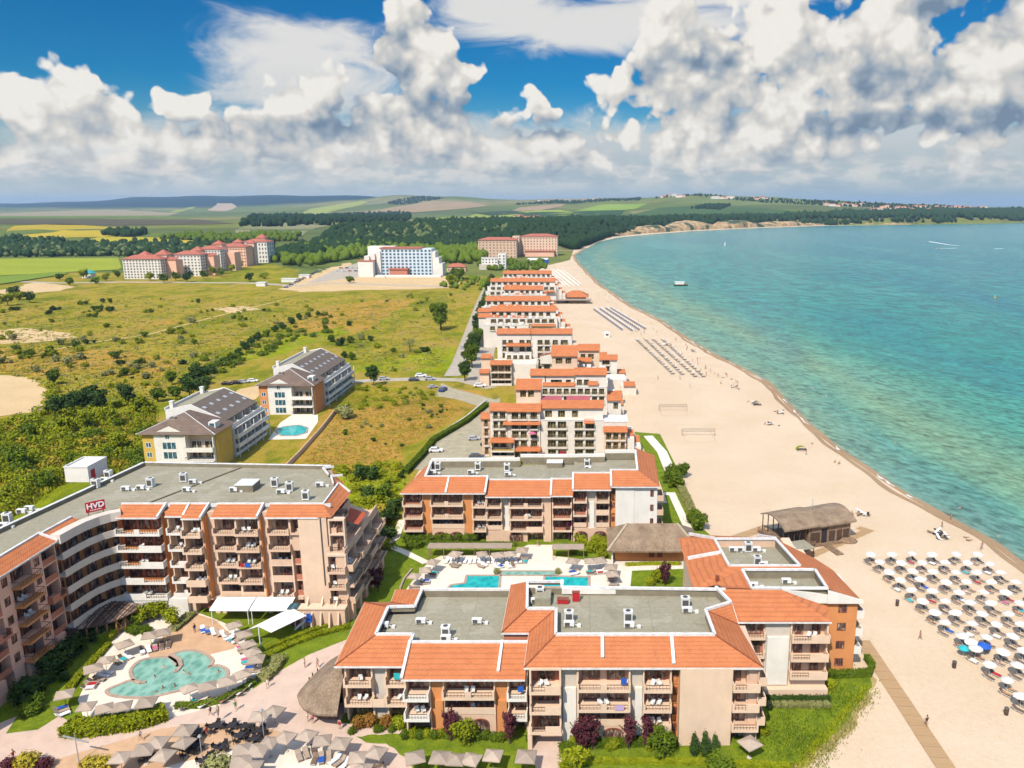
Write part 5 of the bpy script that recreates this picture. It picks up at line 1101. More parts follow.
 L=y1-y0;n_=max(4,int(L/4.2))
 for k in range(n_):
  for j in range(2):
   y=y0+L*(k+.5)/n_;fq=0.3+0.38*j;x=rx+(gx1-2.0-rx)*fq;z=15.82-4.5*fq
   q=MB();q.hexa([(x-.5,y-.7,z+.28),(x+.5,y-.7,z-.17),(x+.5,y+.7,z-.17),(x-.5,y+.7,z+.28),(x-.5,y-.7,z+.36),(x+.5,y-.7,z-.09),(x+.5,y+.7,z-.09),(x-.5,y+.7,z+.36)]);obj('skylight',q,M_wskyl,A.root)
 for y in(y0+2,y1-2):q=MB();q.box(gx0+.6,gx0+1.6,y-.5,y+.5,14.2,16.4);q.box(gx0+.5,gx0+1.7,y-.6,y+.6,16.4,16.6);obj('chimney',q,M_white,A.root)
 fs_=Fr(gx1,y0,math.pi/2);nb=4;bw=L/nb
 for k in range(nb):
  recess(A,fs_,bw*k,bw*(k+1),0.0,0,8.7,[0.2,3.0,5.8],M_white,M_cream,2.2,0.2,2,bal=['inset','solid','solid'],proj=1.0,bmat=M_white,fmat=M_wframe,gmat=M_oglass,doorw=0.7)
  recess(A,Fr(gx1-2.2,y0,math.pi/2),bw*k,bw*(k+1),0.0,8.7,11.2,[8.8],M_white,M_cream,1.2,0.3,1,bal='solid',proj=1.6,bmat=M_white,fmat=M_wframe,gmat=M_oglass,doorw=0.4)
 for k in range(nb+1):A.w(M_white).fbox(fs_,bw*k-.12,bw*k+.12,0.9,1.12,0,8.6)
 A.done();return A
apartment(None,211.5,-124.5,-104.6,34,M_yellow,'white apartment house with brown hip roof and mustard yellow side panel')
apartment(None,271.5,-116.5,-97.6,44,M_orange,'white apartment house with brown hip roof and brick orange side panel')
def tile_pent(A,fr,u0,u1,v,z,d=3.2,rise=1.4,mat=None,ov=0.7):
 P=fr.P;r=A.r(mat or M_tile)
 r.hexa([P(u0,v+ov,z-.16),P(u1,v+ov,z-.16),P(u1,v-d,z+rise-.16),P(u0,v-d,z+rise-.16),P(u0,v+ov,z),P(u1,v+ov,z),P(u1,v-d,z+rise),P(u0,v-d,z+rise)])
def sec(A,fr,u0,u1,v,z0,z1,cols=(),floors=None,back=8.0,tile=None,mat=None,balc=True,gl=None):
 """white block: windows in columns, short balcony railings, optional tile slope on top"""
 mat=mat or M_ivory;fl_=floors if floors is not None else[z for z in np.arange(z0+0.2,z1-2.2,2.85)]
 wins=[(a,b2,z+0.12,z+2.25,3)for z in fl_ for a,b2 in cols]
 pane_wall(A,fr,u0,u1,v,z0,z1,wins,mat,back,M_oframe,gl or M_oglass,3,0.7,'balcony_door')
 if balc:
  for z in fl_:
   for a,b2 in cols:balcony(A,fr,a-0.25,v+0.004,z+0.08,b2-a+0.5,0.55,'open',M_ivory,M_rail)
 if tile:tile_pent(A,fr,u0-.3,u1+.3,v,z1+0.05,tile[0],tile[1])
 else:A.r(M_para,'parapet').fbox(fr,u0-.1,u1+.1,v-.3,v+.1,z1+.002,z1+.25)
def roof_clutter(A,fr,u0,u1,v0,v1,z,n,seed):
 r_=random.Random(seed)
 for k in range(n):
  u,v=r_.uniform(u0,u1),r_.uniform(v1,v0);m_=MB();s_=r_.uniform(.4,.9);m_.fbox(fr,u-s_,u+s_,v-.4,v+.4,z,z+r_.uniform(.7,1.4));obj('plant_box',m_,M_metal,A.root)
def awn(A,fr,u0,u1,v,z,mat):m_=MB();P=fr.P;m_.hexa([P(u0,v+1.4,z),P(u1,v+1.4,z),P(u1,v,z+.9),P(u0,v,z+.9),P(u0,v+1.4,z+.06),P(u1,v+1.4,z+.06),P(u1,v,z+.96),P(u0,v,z+.96)]);obj('awning',m_,mat,A.root)
M_rosec=plain('faded_red_canvas',(.36,.09,.10),.8,.1)
A=B('terraced_hotel',(-12,226,0),'nearest white terraced hotel with square tiled tower and pink awnings','hotel','white terraced hotels along the beach')
f=Fr(0,222.5,0.0);k_=0.293;X=lambda px:(px-590)*k_
sec(A,f,X(491),X(508),0,0,14.4,[(X(494),X(498.5)),(X(500.5),X(506))],tile=(3.0,1.5))
sec(A,f,X(508.4),X(540.5),0.3,0,14.2,[(X(512.5),X(519)),(X(521),X(527)),(X(531),X(537.5))],tile=(3.2,1.5));sec(A,f,X(515),X(540),-7,14,19.0,[(X(519),X(525)),(X(527),X(533))],[16.4],6.5,(4.2,2.3),M_cream,False)
sec(A,f,X(541),X(603),0.0,0,11.3,[(X(548),X(556)),(X(558),X(566.5)),(X(575),X(583)),(X(585.5),X(594))],back=9);sec(A,f,X(541),X(603),-2.2,11.3,14.6,[(X(545),X(552)),(X(558),X(565)),(X(572),X(578))],[11.5],7,(3.2,1.5),None,False)
tile_pent(A,f,X(504),X(541),1.2,10.6,1.2,.7);tile_pent(A,f,X(491),X(515),1.8,5.4,1.8,.9);tile_pent(A,f,X(516),X(541),1.8,2.8,1.6,.8);tile_pent(A,f,X(584),X(594),.8,10.9,1.4,.8)
recess(A,f,X(491.5),X(515),1.6,0,5.3,[0.1,2.7],M_yellow,M_cream,1.0,.3,3,bal=['inset','open'],bmat=M_ivory,rmat=M_rail,pierm=M_ivory)
sec(A,f,X(604),X(626),2.0,0,8.6,[(X(606),X(611)),(X(613),X(618)),(X(620.5),X(624.5))],tile=(2.6,1.2),mat=M_cream)
A.w(M_ivory).fbox(f,X(603),X(627),-7,0,0,10.8);A.r(M_para,'parapet').fbox(f,X(603),X(628),-7.2,.1,10.8,11.1);sec(A,f,X(608),X(622),-9,8,15.2,[(X(614),X(619))],[12.2],6,(2.4,1.1),None,False)
for i,(x0,x1,z1)in enumerate(((627,634,6.2),(634,641,3.4))):A.w(M_ivory).fbox(f,X(x0),X(x1),-12,1-i,0,z1);tile_pent(A,f,X(x0),X(x1),-2-3*i,z1+.1,3,1.0)
sec(A,f,X(481),X(490.6),-2,0,11.4,[(X(484),X(487.5))],back=6,tile=(2.6,1.2),mat=M_beige)
awn(A,f,X(541),X(561),-9,15.6,M_rosec);awn(A,f,X(566),X(590),-9,15.6,M_rosec);roof_clutter(A,f,X(543),X(600),-6.5,-12,14.6,7,1)
um=MB();um.cone((X(533),222.5-1.6),1.2,0.05,7.9,8.5,8);obj('balcony_parasol',um,M_pinkc,A.root);A.done()
A=B('terraced_hotel',(-6,270,0),'second white terraced hotel, lower tiled roofs and terraces full of chairs','hotel','white terraced hotels along the beach')
f=Fr(0,266.0,0.0);k_=0.345;X=lambda px:(px-590)*k_
sec(A,f,X(531),X(545),0,0,15.4,[(X(535),X(541))],back=10,tile=(3.2,1.6));sec(A,f,X(546),X(574),.3,0,15.4,[(X(551),X(562)),(X(566),X(571))],back=10,tile=(3.2,1.6));sec(A,f,X(575),X(606),0,0,15.6,[(X(577),X(582)),(X(584),X(589))],back=10,tile=(3.2,1.8))
sec(A,f,X(551),X(577),-8,14,20.6,[(X(555),X(562)),(X(565),X(571))],[17.6],8,(4.6,3.0),M_beige,False);sec(A,f,X(578),X(600),-22,0,20.0,[(X(580),X(585)),(X(588),X(594))],[16.4],8,(3.5,1.8),M_cream,False);tile_pent(A,f,X(575),X(592),-18.5,16.6,2.4,1.0)
sec(A,f,X(541),X(607),2.6,0,11.8,[(X(543+7*i),X(548+7*i))for i in range(9)],[9.0,6.1],2.2);tile_pent(A,f,X(543),X(575),2.2,12.2,1.8,0.8);tile_pent(A,f,X(588),X(598),2.4,12.6,1.8,0.9);A.w(M_ivory).fbox(f,X(606),X(616),-14,1,0,7.2);tile_pent(A,f,X(606),X(616),-3,7.3,3,1.2);A.w(M_ivory).fbox(f,X(600),X(609),-26,-16,0,9.0)
for i,(x,v,z)in enumerate(((613,2,5.4),(618,-4,4.2),(615,-12,4.6),(619,-20,3.4))):A.w(M_ivory).fbox(f,X(x)-1.5,X(x)+2.2,v-4,v,0,z);tile_pent(A,f,X(x)-1.2,X(x)+2.0,v,z+.1,2.4,1.2)
roof_clutter(A,f,X(576),X(606),-6,-14,15.6,10,2);roof_clutter(A,f,X(606),X(614),-1,-12,7.2,4,3);A.done()
A=B('terraced_hotel',(-27,328,0),'third white terraced hotel with tall window facade beside the street trees','hotel','white terraced hotels along the beach')
f=Fr(0,330.0,0.0);k_=0.425;X=lambda px:(px-590)*k_
cols=[(X(503),X(507)),(X(509),X(513.5)),(X(520),X(525)),(X(527),X(532)),(X(538),X(543)),(X(545),X(550)),(X(553),X(558))]
sec(A,f,X(498),X(531),0,0,19.4,cols[:4],back=12,tile=(3.4,1.7));sec(A,f,X(531.4),X(572),0,0,19.4,cols[4:]+[(X(561),X(568))],back=12,tile=(3.4,1.7));tile_pent(A,f,X(507),X(531),2.0,14.6,2.0,.9);sec(A,f,X(506),X(532),2.4,0,11.4,[(X(508+6*i),X(512+6*i))for i in range(4)],[8.4,5.5],2.3)
recess(A,Fr(0,316,0),-40.5,-32.0,0,0,9.0,[.1,2.9,5.8],M_cream,M_beige,1.4,.3,3,bal=['inset','open','open'],bmat=M_ivory,rmat=M_rail,fmat=M_oframe,gmat=M_oglass,pierm=M_ivory);tile_pent(A,Fr(0,316,0),-40.8,-31.6,.2,9.1,3,1.2);A.w(M_ivory).box(-40.3,-22,317.8,329,0,8.8)
sec(A,Fr(0,318.5,0),-31.6,-21.5,0,0,8.4,[(-30.5,-27.5),(-26,-23)],back=9);A.w(M_cream).box(-45,-41,322,330,0,10.5);tile_pent(A,Fr(0,322,0),-45.2,-40.8,0,10.6,3,1.2);tile_pent(A,Fr(0,316,0),-45.4,-41,0,5.6,3,1.0);A.w(M_cream).box(-45,-41.2,316.2,321.8,0,5.5)
w2=MB();w2.hexa([(-20.5,320,8.5),(-4,320,8.5),(-4,321,8.5),(-20.5,321,8.5),(-20.5,320,11.5),(-4,320,15.5),(-4,321,15.5),(-20.5,321,11.5)]);obj('gable_wall',w2,M_ivory,A.root);A.r(M_red_tile).bar((-20.6,320.5,11.9),(-3.9,320.5,15.9),1.2,.3);sec(A,Fr(0,321.2,0),-20,-2,0,0,8.6,[(-19+3.5*i,-16.6+3.5*i)for i in range(5)],[5.7,2.8],7.6)
sec(A,Fr(0,312,0),-3.0,11,-4,0,11.0,[(-1,2),(5,8)],back=8,tile=(3.2,1.5));A.w(M_ivory).box(1,14,304,314,0,5.4)
for x,y,z in((15,300,3.8),(12,318,5),(8,330,6.4),(5,340,8)):A.w(M_ivory).box(x-3,x+3,y,y+7,0,z);tile_pent(A,Fr(0,y,0),x-2,x+2.6,0,z+.1,2.6,1.1)
roof_clutter(A,f,X(500),X(570),-4,-11,19.4,8,4);A.done()
def far_terr(Yf,xl,xr,h,label,cols,seed,extra=()):
 A=B('terraced_hotel',((xl+xr)/2,Yf,0),label,'hotel','white terraced hotels along the beach');f=Fr(0,Yf,0.0);L=xr-xl;g=L/cols
 mid=xl+L*0.38;fl_=[h-2.8,h-5.7,h-8.6]
 sec(A,f,xl,mid,0,0,h,[(xl+g*(i+.2),xl+g*(i+.8))for i in range(int(cols*0.38))],fl_,9,(4.4,2.2));sec(A,f,mid+.2,xr,.2,0,h,[(mid+g*(i+.3),mid+g*(i+.85))for i in range(int(cols*0.6))],fl_,9,(4.6,2.3))
 sec(A,f,xl-2,xr+1,3.4,0,h-3.3,[(xl+g*(i+.15),xl+g*(i+.85))for i in range(cols)],[h-6.0],3.0);sec(A,f,xl-3,xl+L*.6,7.0,0,h-6.4,[(xl+g*(i+.15),xl+g*(i+.8))for i in range(int(cols*.55))],[h-9.2],3.4);roof_clutter(A,f,xl,xr,3.2,.8,h-3.2,9,seed+50);roof_clutter(A,f,xl,xl+L*.6,6.8,4.0,h-6.3,6,seed+70);tile_pent(A,f,xl+L*.62,xr,5.2,h-7.0,1.8,.8)
 tile_pent(A,f,xl+L*.2,xl+L*.55,2.6,h-3.0,2.0,.8)
 for x0,x1,v,z in extra:A.w(M_ivory).fbox(f,x0,x1,v-6,v,0,z);tile_pent(A,f,x0-.4,x1+.4,v,z+.1,3.4,1.6)
 for i in range(3):A.w(M_ivory).fbox(f,xr+2.5*i,xr+2.5*(i+1),-6,1-i,0,h-3-2.8*i);tile_pent(A,f,xr+2.5*i,xr+2.5*(i+1),-1-i,h-2.9-2.8*i,2.6,1)
 A.w(M_ivory).fbox(f,xl-3,xr,-34,-9,0,h-5);roof_clutter(A,f,xl,xr,-10,-30,h-5,8,seed);A.done()
far_terr(412,-52,-18,18.0,'fourth white terraced hotel with wide sloping tile roof on its street side',9,11,[(-58,-48,2,15),(-60,-46,-12,16)])
far_terr(470,-62,-24,16.5,'fifth white terraced hotel, one long unbroken tile roof',10,12)
far_terr(536,-58,-32,16.0,'sixth white terraced hotel, narrow with short roof',7,13)
far_terr(592,-74,-26,16.0,'seventh white terraced hotel, second from far end of the row',11,14)
far_terr(660,-72,-32,16.0,'eighth white terraced hotel at the far end of the row',10,15)
def block(A,x0,x1,y0,y1,h,nf,nc,mat,gl,roof='hip',rmat=None,z0=0.0,winh=1.6,winw=1.7,ang=0.0,sidecols=0):
 ox,oy=x0,y0;f=Fr(ox,oy,ang);L=x1-x0;g=L/nc;fh=(h-0.8)/nf
 wins=[(g*(i+.5)-winw/2,g*(i+.5)+winw/2,z0+fh*j+0.9,z0+fh*j+0.9+winh)for j in range(nf)for i in range(nc)]
 pane_wall(A,f,0,L,0,0,h,wins,mat,y1-y0,M_fan,gl,2,0.25)
 P=f.P;D=y1-y0
 if roof=='hip':
  r=A.r(rmat or M_red_tile);o=0.9;z1=h+3.6;i1,i2=P(D/2,-D/2,z1),P(L-D/2,-D/2,z1);c=[P(-o,o,h),P(L+o,o,h),P(L+o,-D-o,h),P(-o,-D-o,h)]
  r.face([c[0],c[1],i2,i1]);r.face([c[1],c[2],i2]);r.face([c[2],c[3],i1,i2]);r.face([c[3],c[0],i1])
 elif roof=='pent':tile_pent(A,f,-.3,L+.3,0,h+.05,D*.45,2.2,rmat or M_red_tile);A.r(rmat or M_red_tile)
 if sidecols:
  fs=Fr(*P(L,0,0)[:2],ang+math.pi/2);g2=D/sidecols
  for j in range(nf):
   for i in range(sidecols):window(A,fs,g2*(i+.5)-.8,0.09,z0+fh*j+.9,1.6,winh,2,M_fan,gl)
far='red roofed white hotels on the plain'
def turret(A,x,y,w,z,d=None):
 A.w(M_cream).box(x,x+w,y,y+w,0,z);r=A.r(M_red_tile);c=(x+w/2,y+w/2,z+w*.42);q=[(x-.8,y-.8,z),(x+w+.8,y-.8,z),(x+w+.8,y+w+.8,z),(x-.8,y+w+.8,z)]
 for k in range(4):r.face([q[k],q[(k+1)%4],c])
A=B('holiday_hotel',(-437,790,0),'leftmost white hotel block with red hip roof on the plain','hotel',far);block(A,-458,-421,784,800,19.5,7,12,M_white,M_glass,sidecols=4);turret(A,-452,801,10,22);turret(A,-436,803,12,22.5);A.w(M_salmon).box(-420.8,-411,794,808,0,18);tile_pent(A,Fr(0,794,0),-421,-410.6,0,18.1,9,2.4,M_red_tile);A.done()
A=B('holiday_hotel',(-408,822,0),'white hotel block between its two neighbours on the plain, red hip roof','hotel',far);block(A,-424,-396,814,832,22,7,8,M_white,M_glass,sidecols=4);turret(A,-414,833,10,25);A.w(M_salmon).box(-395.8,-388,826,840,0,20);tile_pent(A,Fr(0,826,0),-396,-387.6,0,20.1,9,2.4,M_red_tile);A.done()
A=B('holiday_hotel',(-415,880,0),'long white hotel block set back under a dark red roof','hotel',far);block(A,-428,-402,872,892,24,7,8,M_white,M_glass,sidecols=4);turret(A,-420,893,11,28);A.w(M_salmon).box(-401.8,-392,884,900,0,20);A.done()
A=B('holiday_hotel',(-420,950,0),'pink walled hotel block with balconies behind the white ones','hotel',far);block(A,-436,-404,942,962,23,6,10,M_salmon,M_glass);turret(A,-428,963,10,27);turret(A,-412,964,9,26);A.done()
A=B('holiday_hotel',(-416,1010,0),'rightmost white hotel block with tall pale columns under orange red roof','hotel',far);block(A,-432,-402,1000,1022,26,5,8,M_white,M_glass,winh=2.8,sidecols=3);turret(A,-424,1023,11,30);A.done()
A=B('holiday_hotel',(-193,822,0),'pale blue grey hotel with stepped ends and grid of small square windows','hotel');block(A,-214,-162,820,838,27.5,8,13,plain('pale_blue_wall',(.56,.62,.66),.8,.06),M_bglass,'none',winw=2.2,winh=2.0)
A.r(M_red_tile).box(-215,-172,819.2,839,27.5,28.6);
for i in range(3):A.w(M_offwhite).box(-162+3.5*i,-158.5+3.5*i,821,838,0,24.5-6*i)
for i in range(3):A.w(M_white).box(-219-5*i+0,-214-5*i,818-3*i,838,0,25-2.2*i)
A.w(M_white).box(-234,-219,806,838,0,15.6);A.r(M_red_tile).box(-234.5,-218.5,805.5,820,15.6,16.4);A.w(M_white).box(-232,-204,838,850,0,29);A.w(M_redwall).box(-204,-186,812,819.5,0,7);A.r(M_red_tile).box(-205,-185,811,819.6,7,8)
for i,(x0,x1)in enumerate(((-206,-176),(-176,-150),(-216,-206))):A.w(M_white).box(x0,x1,802-i,811,0,1.8)
A.done()
A=B('holiday_hotel',(-130,1100,0),'brown beige hotel with dark red roof near the far end of the beach','hotel');block(A,-152,-100,1092,1116,24,6,11,M_beige,M_glass,'hip',M_red_tile);A.done()
A=B('holiday_hotel',(-70,1140,0),'salmon brown hotel with dark red roof closest to the cliffs','hotel');block(A,-98,-46,1132,1160,27,7,12,M_cream,M_glass,'hip',M_red_tile);block(A,-108,-98.2,1120,1140,28,7,2,M_beige,M_glass,'none');A.w(M_salmon).box(-90,-50,1118,1131,0,7);A.r(M_red_tile).box(-91,-49,1117,1131.5,7,8);A.done()
A=B('house',(-112,905,0),'small pale grey house with flat roof terraces by the end of the street','house');block(A,-122,-104,900,912,13,4,5,M_offwhite,M_bglass,'none');block(A,-104,-95,904,914,17,5,2,M_white,M_bglass,'none');A.w(M_grey).box(-124,-102,894,899.9,0,6);A.r(M_para,'parapet').box(-122.4,-103.6,899.6,900.4,13,13.6);A.done()
A=B('house',(-150,876,0),'low orange roofed house right of the pale blue grey hotel','house');block(A,-156,-136,872,882,5,1,5,M_cream,M_glass,'hip');A.done()
A=B('house',(-530,760,0),'small turquoise roofed house beside the far road','house');block(A,-475-30,-496,792,800,5,1,3,M_white,M_glass,'hip',M_turq);A.done()
t=empty('beach_marquee',(-58,1020,0),'white and blue marquee roofs on the sand near the brown hotel','marquee');a=MB();a.box(-80,-54,1008,1040,0,3.4);obj('white_canopy',a,M_wcanvas,t);a=MB();a.box(-66,-52,1000,1007.8,0,3.6);obj('blue_canopy',a,M_blue,t)
HS=[]
def house_mesh(w,d,h,rmat,wmat):
 a=MB();a.box(-w/2,w/2,-d/2,d/2,-4,h);m1=a.mesh('town_house');m1.materials.append(wmat)
 r=MB();r.face([(-w/2-.5,-d/2-.5,h),(w/2+.5,-d/2-.5,h),(w/2-d/2,0,h+3),(-w/2+d/2,0,h+3)]);r.face([(w/2+.5,-d/2-.5,h),(w/2+.5,d/2+.5,h),(w/2-d/2,0,h+3)]);r.face([(w/2+.5,d/2+.5,h),(-w/2-.5,d/2+.5,h),(-w/2+d/2,0,h+3),(w/2-d/2,0,h+3)]);r.face([(-w/2-.5,d/2+.5,h),(-w/2-.5,-d/2-.5,h),(-w/2+d/2,0,h+3)])
 m2=r.mesh('roof');m2.materials.append(rmat);return m1,m2
hm=[house_mesh(26,14,11,M_red_tile,M_cream),house_mesh(34,14,9,M_tile,M_white),house_mesh(20,12,8,M_red_tile,M_salmon),house_mesh(44,16,12,M_beige,M_white)]
town=[(650+i*4.2+random.uniform(-1,1),196.5+random.uniform(-.6,1.2))for i in range(9)]+[(715+5*i,199.0)for i in range(4)]+[(752+5*i,198.8+(i%2))for i in range(4)]+[(872+i*3.6+random.uniform(-1,1),208.5+random.uniform(-1.6,2.6))for i in range(26)]+[(958+i*4+random.uniform(-1,1),208.5+random.uniform(-1,1))for i in range(8)]+[(826+6*i,205.5+(i%3)*.6)for i in range(7)]+[(540+9*i,201.5-i*.25)for i in range(8)]+[(519+6*i,219.2+(i%2)*.8)for i in range(4)]
for i,(px,py)in enumerate(town):
 p=on_land(px,py);m1,m2=hm[3]if 5<=i<13 and i%3==0 else hm[i%3]
 o=bpy.data.objects.new('town_house',m1);link(o);o.location=p;o.rotation_euler.z=random.uniform(-.4,.4);tag(o,None,'house','houses of the town on the headland');q=bpy.data.objects.new('roof',m2);link(q);q.parent=o;HS.append((o,px))
HS.sort(key=lambda t:t[1])
for i,(o,px)in enumerate(HS):
 reg='above the pale field' if px<612 else 'on the hilltop' if px<700 else 'on the green ridge' if px<800 else 'on the headland slope' if px<868 else 'in the headland town' if px<952 else 'at the far end of the headland'
 j=sum(1 for q,x in HS[:i]if(x<612)==(px<612)and(612<=x<700)==(612<=px<700)and(700<=x<800)==(700<=px<800)and(800<=x<868)==(800<=px<868)and(868<=x<952)==(868<=px<952))
 o['label']=f'small tiled town house {reg}, {ORD[j] if j < 20 else "among the last"} from the left' if j<20 else f'small tiled town house {reg}, towards the right end'
def hip_thatch(mb,x0,x1,y0,y1,z0,z1,ridge=0.45,sub=6):
 cx,cy=(x0+x1)/2,(y0+y1)/2;rl=(x1-x0)*ridge/2
 c=[(x0,y0,z0),(x1,y0,z0),(x1,y1,z0),(x0,y1,z0)];a,b2=(cx-rl,cy,z1),(cx+rl,cy,z1)
 for P in([c[0],c[1],b2,a],[c[1],c[2],b2],[c[2],c[3],a,b2],[c[3],c[0],a]):mb.face(P)
 for k in range(4):p,q=c[k],c[(k+1)%4];mb.face([(p[0],p[1],z0-.35),(q[0],q[1],z0-.35),q,p])
t=empty('pavilion',(12,151,0),'square pavilion with big thatched hip roof and orange walls beside the pools','pavilion')
a=MB();hip_thatch(a,3.6,22.6,150.8,162.4,3.5,7.1,0.55);obj('thatch_roof',a,M_thatch,t)
a=MB();a.box(5.2,21.2,153.4,160.0,0,3.9);obj('wall',a,M_orange,t)
for x in(12.3,14.0,20.2):a=MB();a.box(x,x+1.1,153.34,153.39,0.9 if x<20 else .05,2.4);obj('window',a,M_frame,t)
for x in(4.4,21.8):a=MB();a.box(x,x+.35,151.6,151.95,0,3.6);obj('post',a,M_white,t)
a=MB();a.bar((3.6,150.8,3.55),(7.9,156.6,7.15),.5,.25);a.bar((22.6,150.8,3.55),(18.3,156.6,7.15),.5,.25);obj('hip_cap',a,plain('pale_straw',(0.46,0.36,0.24),.95,.2,3),t)
t=empty('thatched_bar',(-37.8,103.5,0),'round open bar under a thatched cone roof beside the pale plaza','bar')
a=MB();n_=16;cc=(-37.4,107.0)
rp_=[(344,652),(330,660),(312,676),(300,690),(297,695),(299,702),(304,709),(312,713),(324,714.5),(346,714.5)]
rim=[G(x,y,3.2)[:2]for x,y in rp_];rim=[(min(p[0],-35.4),p[1])for p in rim]
ap=(-35.4,G(338,661,8.4)[1],8.4)
for p,q in zip(rim,rim[1:]):a.face([(*p,3.2),(*q,3.2),ap]);a.face([(*p,2.9),(*q,2.9),(*q,3.2),(*p,3.2)])
obj('thatch_roof',a,M_thatch,t)
a,b2,c2=MB(),MB(),MB()
for k in range(4,15):
 an_=R(100)+R(205)*k/15;a2=an_+R(205)/15;q=lambda r_,t_,z:(cc[0]+r_*math.cos(t_),cc[1]+r_*math.sin(t_),z)
 if q(5.6,a2,0)[0]<-35.4:a.hexa([q(5.5,an_,0),q(5.9,an_,0),q(5.9,a2,0),q(5.5,a2,0),q(5.5,an_,1.05),q(5.9,an_,1.05),q(5.9,a2,1.05),q(5.5,a2,1.05)]);b2.hexa([q(5.3,an_,1.06),q(6.4,an_,1.06),q(6.4,a2,1.06),q(5.3,a2,1.06),q(5.3,an_,1.16),q(6.4,an_,1.16),q(6.4,a2,1.16),q(5.3,a2,1.16)]);c2.cone(q(5.0,an_,0)[:2],.1,.1,0,3.2,6)
obj('counter',a,plain('brick_counter',(.33,.16,.10),.9,.3,3),t);obj('counter_top',b2,M_grey,t);obj('post',c2,M_dwood,t)
a=MB();a.cone((-38.8,107.4),2.8,2.8,0,2.6,14);obj('kitchen_core',a,M_dwood,t)
t=empty('beach_bar',(50,168,0),'weathered wooden beach bar with long curved thatched roof on the sand','bar')
bf=Fr(41.0,163.6,R(17));a=MB();n_=8;Lb=16.0;Wb=9.0
prof=[(-Wb/2-.8+(Wb+1.6)*k/n_,4.6+1.5*math.sin(math.pi*k/n_))for k in range(n_+1)]
for k in range(n_):
 (v0,z0),(v1,z1)=prof[k],prof[k+1]
 for u0,u1 in((-0.9,Lb*.5),(Lb*.5,Lb+.9)):a.hexa([bf.P(u0,v0,z0-.3),bf.P(u1,v0,z0-.1),bf.P(u1,v1,z1-.1),bf.P(u0,v1,z1-.3),bf.P(u0,v0,z0),bf.P(u1,v0,z0+.4),bf.P(u1,v1,z1+.4),bf.P(u0,v1,z1)])
obj('thatch_roof',a,M_thatch,t)
a=MB();a.fbox(bf,5.6,Lb,-Wb/2,Wb/2,.3,4.9);obj('wall',a,M_wood,t)
for u,w_ in((6.2,2.2),(10.6,1.5),(12.6,1.3),(14.2,1.5)):a=MB();a.fbox(bf,u,u+w_,Wb/2+.01,Wb/2+.06,.5,2.9);obj('shutter',a,M_dwood,t)
a=MB();a.fbox(bf,8.7,10.1,Wb/2+.01,Wb/2+.05,.32,3.6);obj('door',a,M_black,t)
a=MB();a.fbox(bf,-1.5,Lb+.4,-Wb/2-1,Wb/2+1.2,0,.3);obj('deck',a,M_wood,t)
a=MB();a.fbox(bf,-5.4,-1.6,-1.2,Wb/2+1.2,.0,.9);obj('side_deck',a,M_wood,t);a=MB();a.fbox(bf,-5.5,3.6,Wb/2+1.25,Wb/2+5.6,2.1,2.28);obj('canvas_roof',a,M_felt,t);a=MB();
for u in(-5.2,-1,3.2):
 for v in(Wb/2+1.4,Wb/2+5.4):a.fbox(bf,u,u+.15,v,v+.15,0,2.1)
a.fbox(bf,-5.4,3.5,Wb/2+5.45,Wb/2+5.55,.1,1.5);obj('side_wall',a,M_dwood,t)
a=MB()
for u in np.arange(-.8,6,1.35):a.fbox(bf,u,u+.16,Wb/2-.1,Wb/2+.06,.3,4.6);a.fbox(bf,u,u+.16,-Wb/2,-Wb/2+.16,.3,4.6)
obj('post',a,M_dwood,t)
a=MB()
for z in(.75,1.05,1.35):a.fbox(bf,-1.4,6.6,Wb/2+1.0,Wb/2+1.1,z,z+.1);a.fbox(bf,-1.45,-1.35,-Wb/2-.8,Wb/2+1.1,z,z+.1)
for u in np.arange(-1.4,6.8,1.0):a.fbox(bf,u,u+.1,Wb/2+1.0,Wb/2+1.1,.3,1.45)
obj('railing',a,M_wood,t);a=MB();a.fbox(bf,8.6,10.3,Wb/2+1.2,Wb/2+6.2,.06,.3);obj('ramp',a,M_wood,t);a=MB();a.cone(bf.P(9.0,0,0)[:2],.08,.06,6.5,8.9,6);obj('flue',a,M_steel,t)
a=MB();a.ball(bf.P(15.0,Wb/2+.9,.0),2.2,1.2,1.2,8,5);obj('sand_bank',a,M_wood,t)
t=empty('beach_restaurant',(-11,606,0),'open beach restaurant with orange tiled roof halfway along the sand','restaurant');c=G(630,300)
a=MB();hip_thatch(a,-20,-1,596,616,4.0,8.0,.3);obj('roof',a,M_tile,t);a=MB();a.box(-18,-3,599,613,0,3.9);obj('wall',a,M_dwood,t);a=MB();a.box(-29,1,586,595.5,2.6,2.9);obj('terrace_roof',a,M_canvas,t);a=MB()
for x in np.arange(-28.8,1,5):a.box(x,x+.3,586.2,586.5,0,2.6)
obj('post',a,M_dwood,t)
M_plaza=plain('pink_paving',(0.60,0.435,0.33),0.9,0.08,0.5,bmp=0.1);M_terra=plain('terracotta_paving',(0.56,0.345,0.195),0.9,0.1,0.5,bmp=0.1);M_deck=plain('pale_pool_deck',(0.74,0.63,0.50),0.85,0.07,0.5);M_path=plain('white_path',(0.74,0.64,0.52),0.9,0.06,0.6);M_rim=plain('stone_rim',(0.44,0.31,0.23),.8,.15,2);M_planks=None
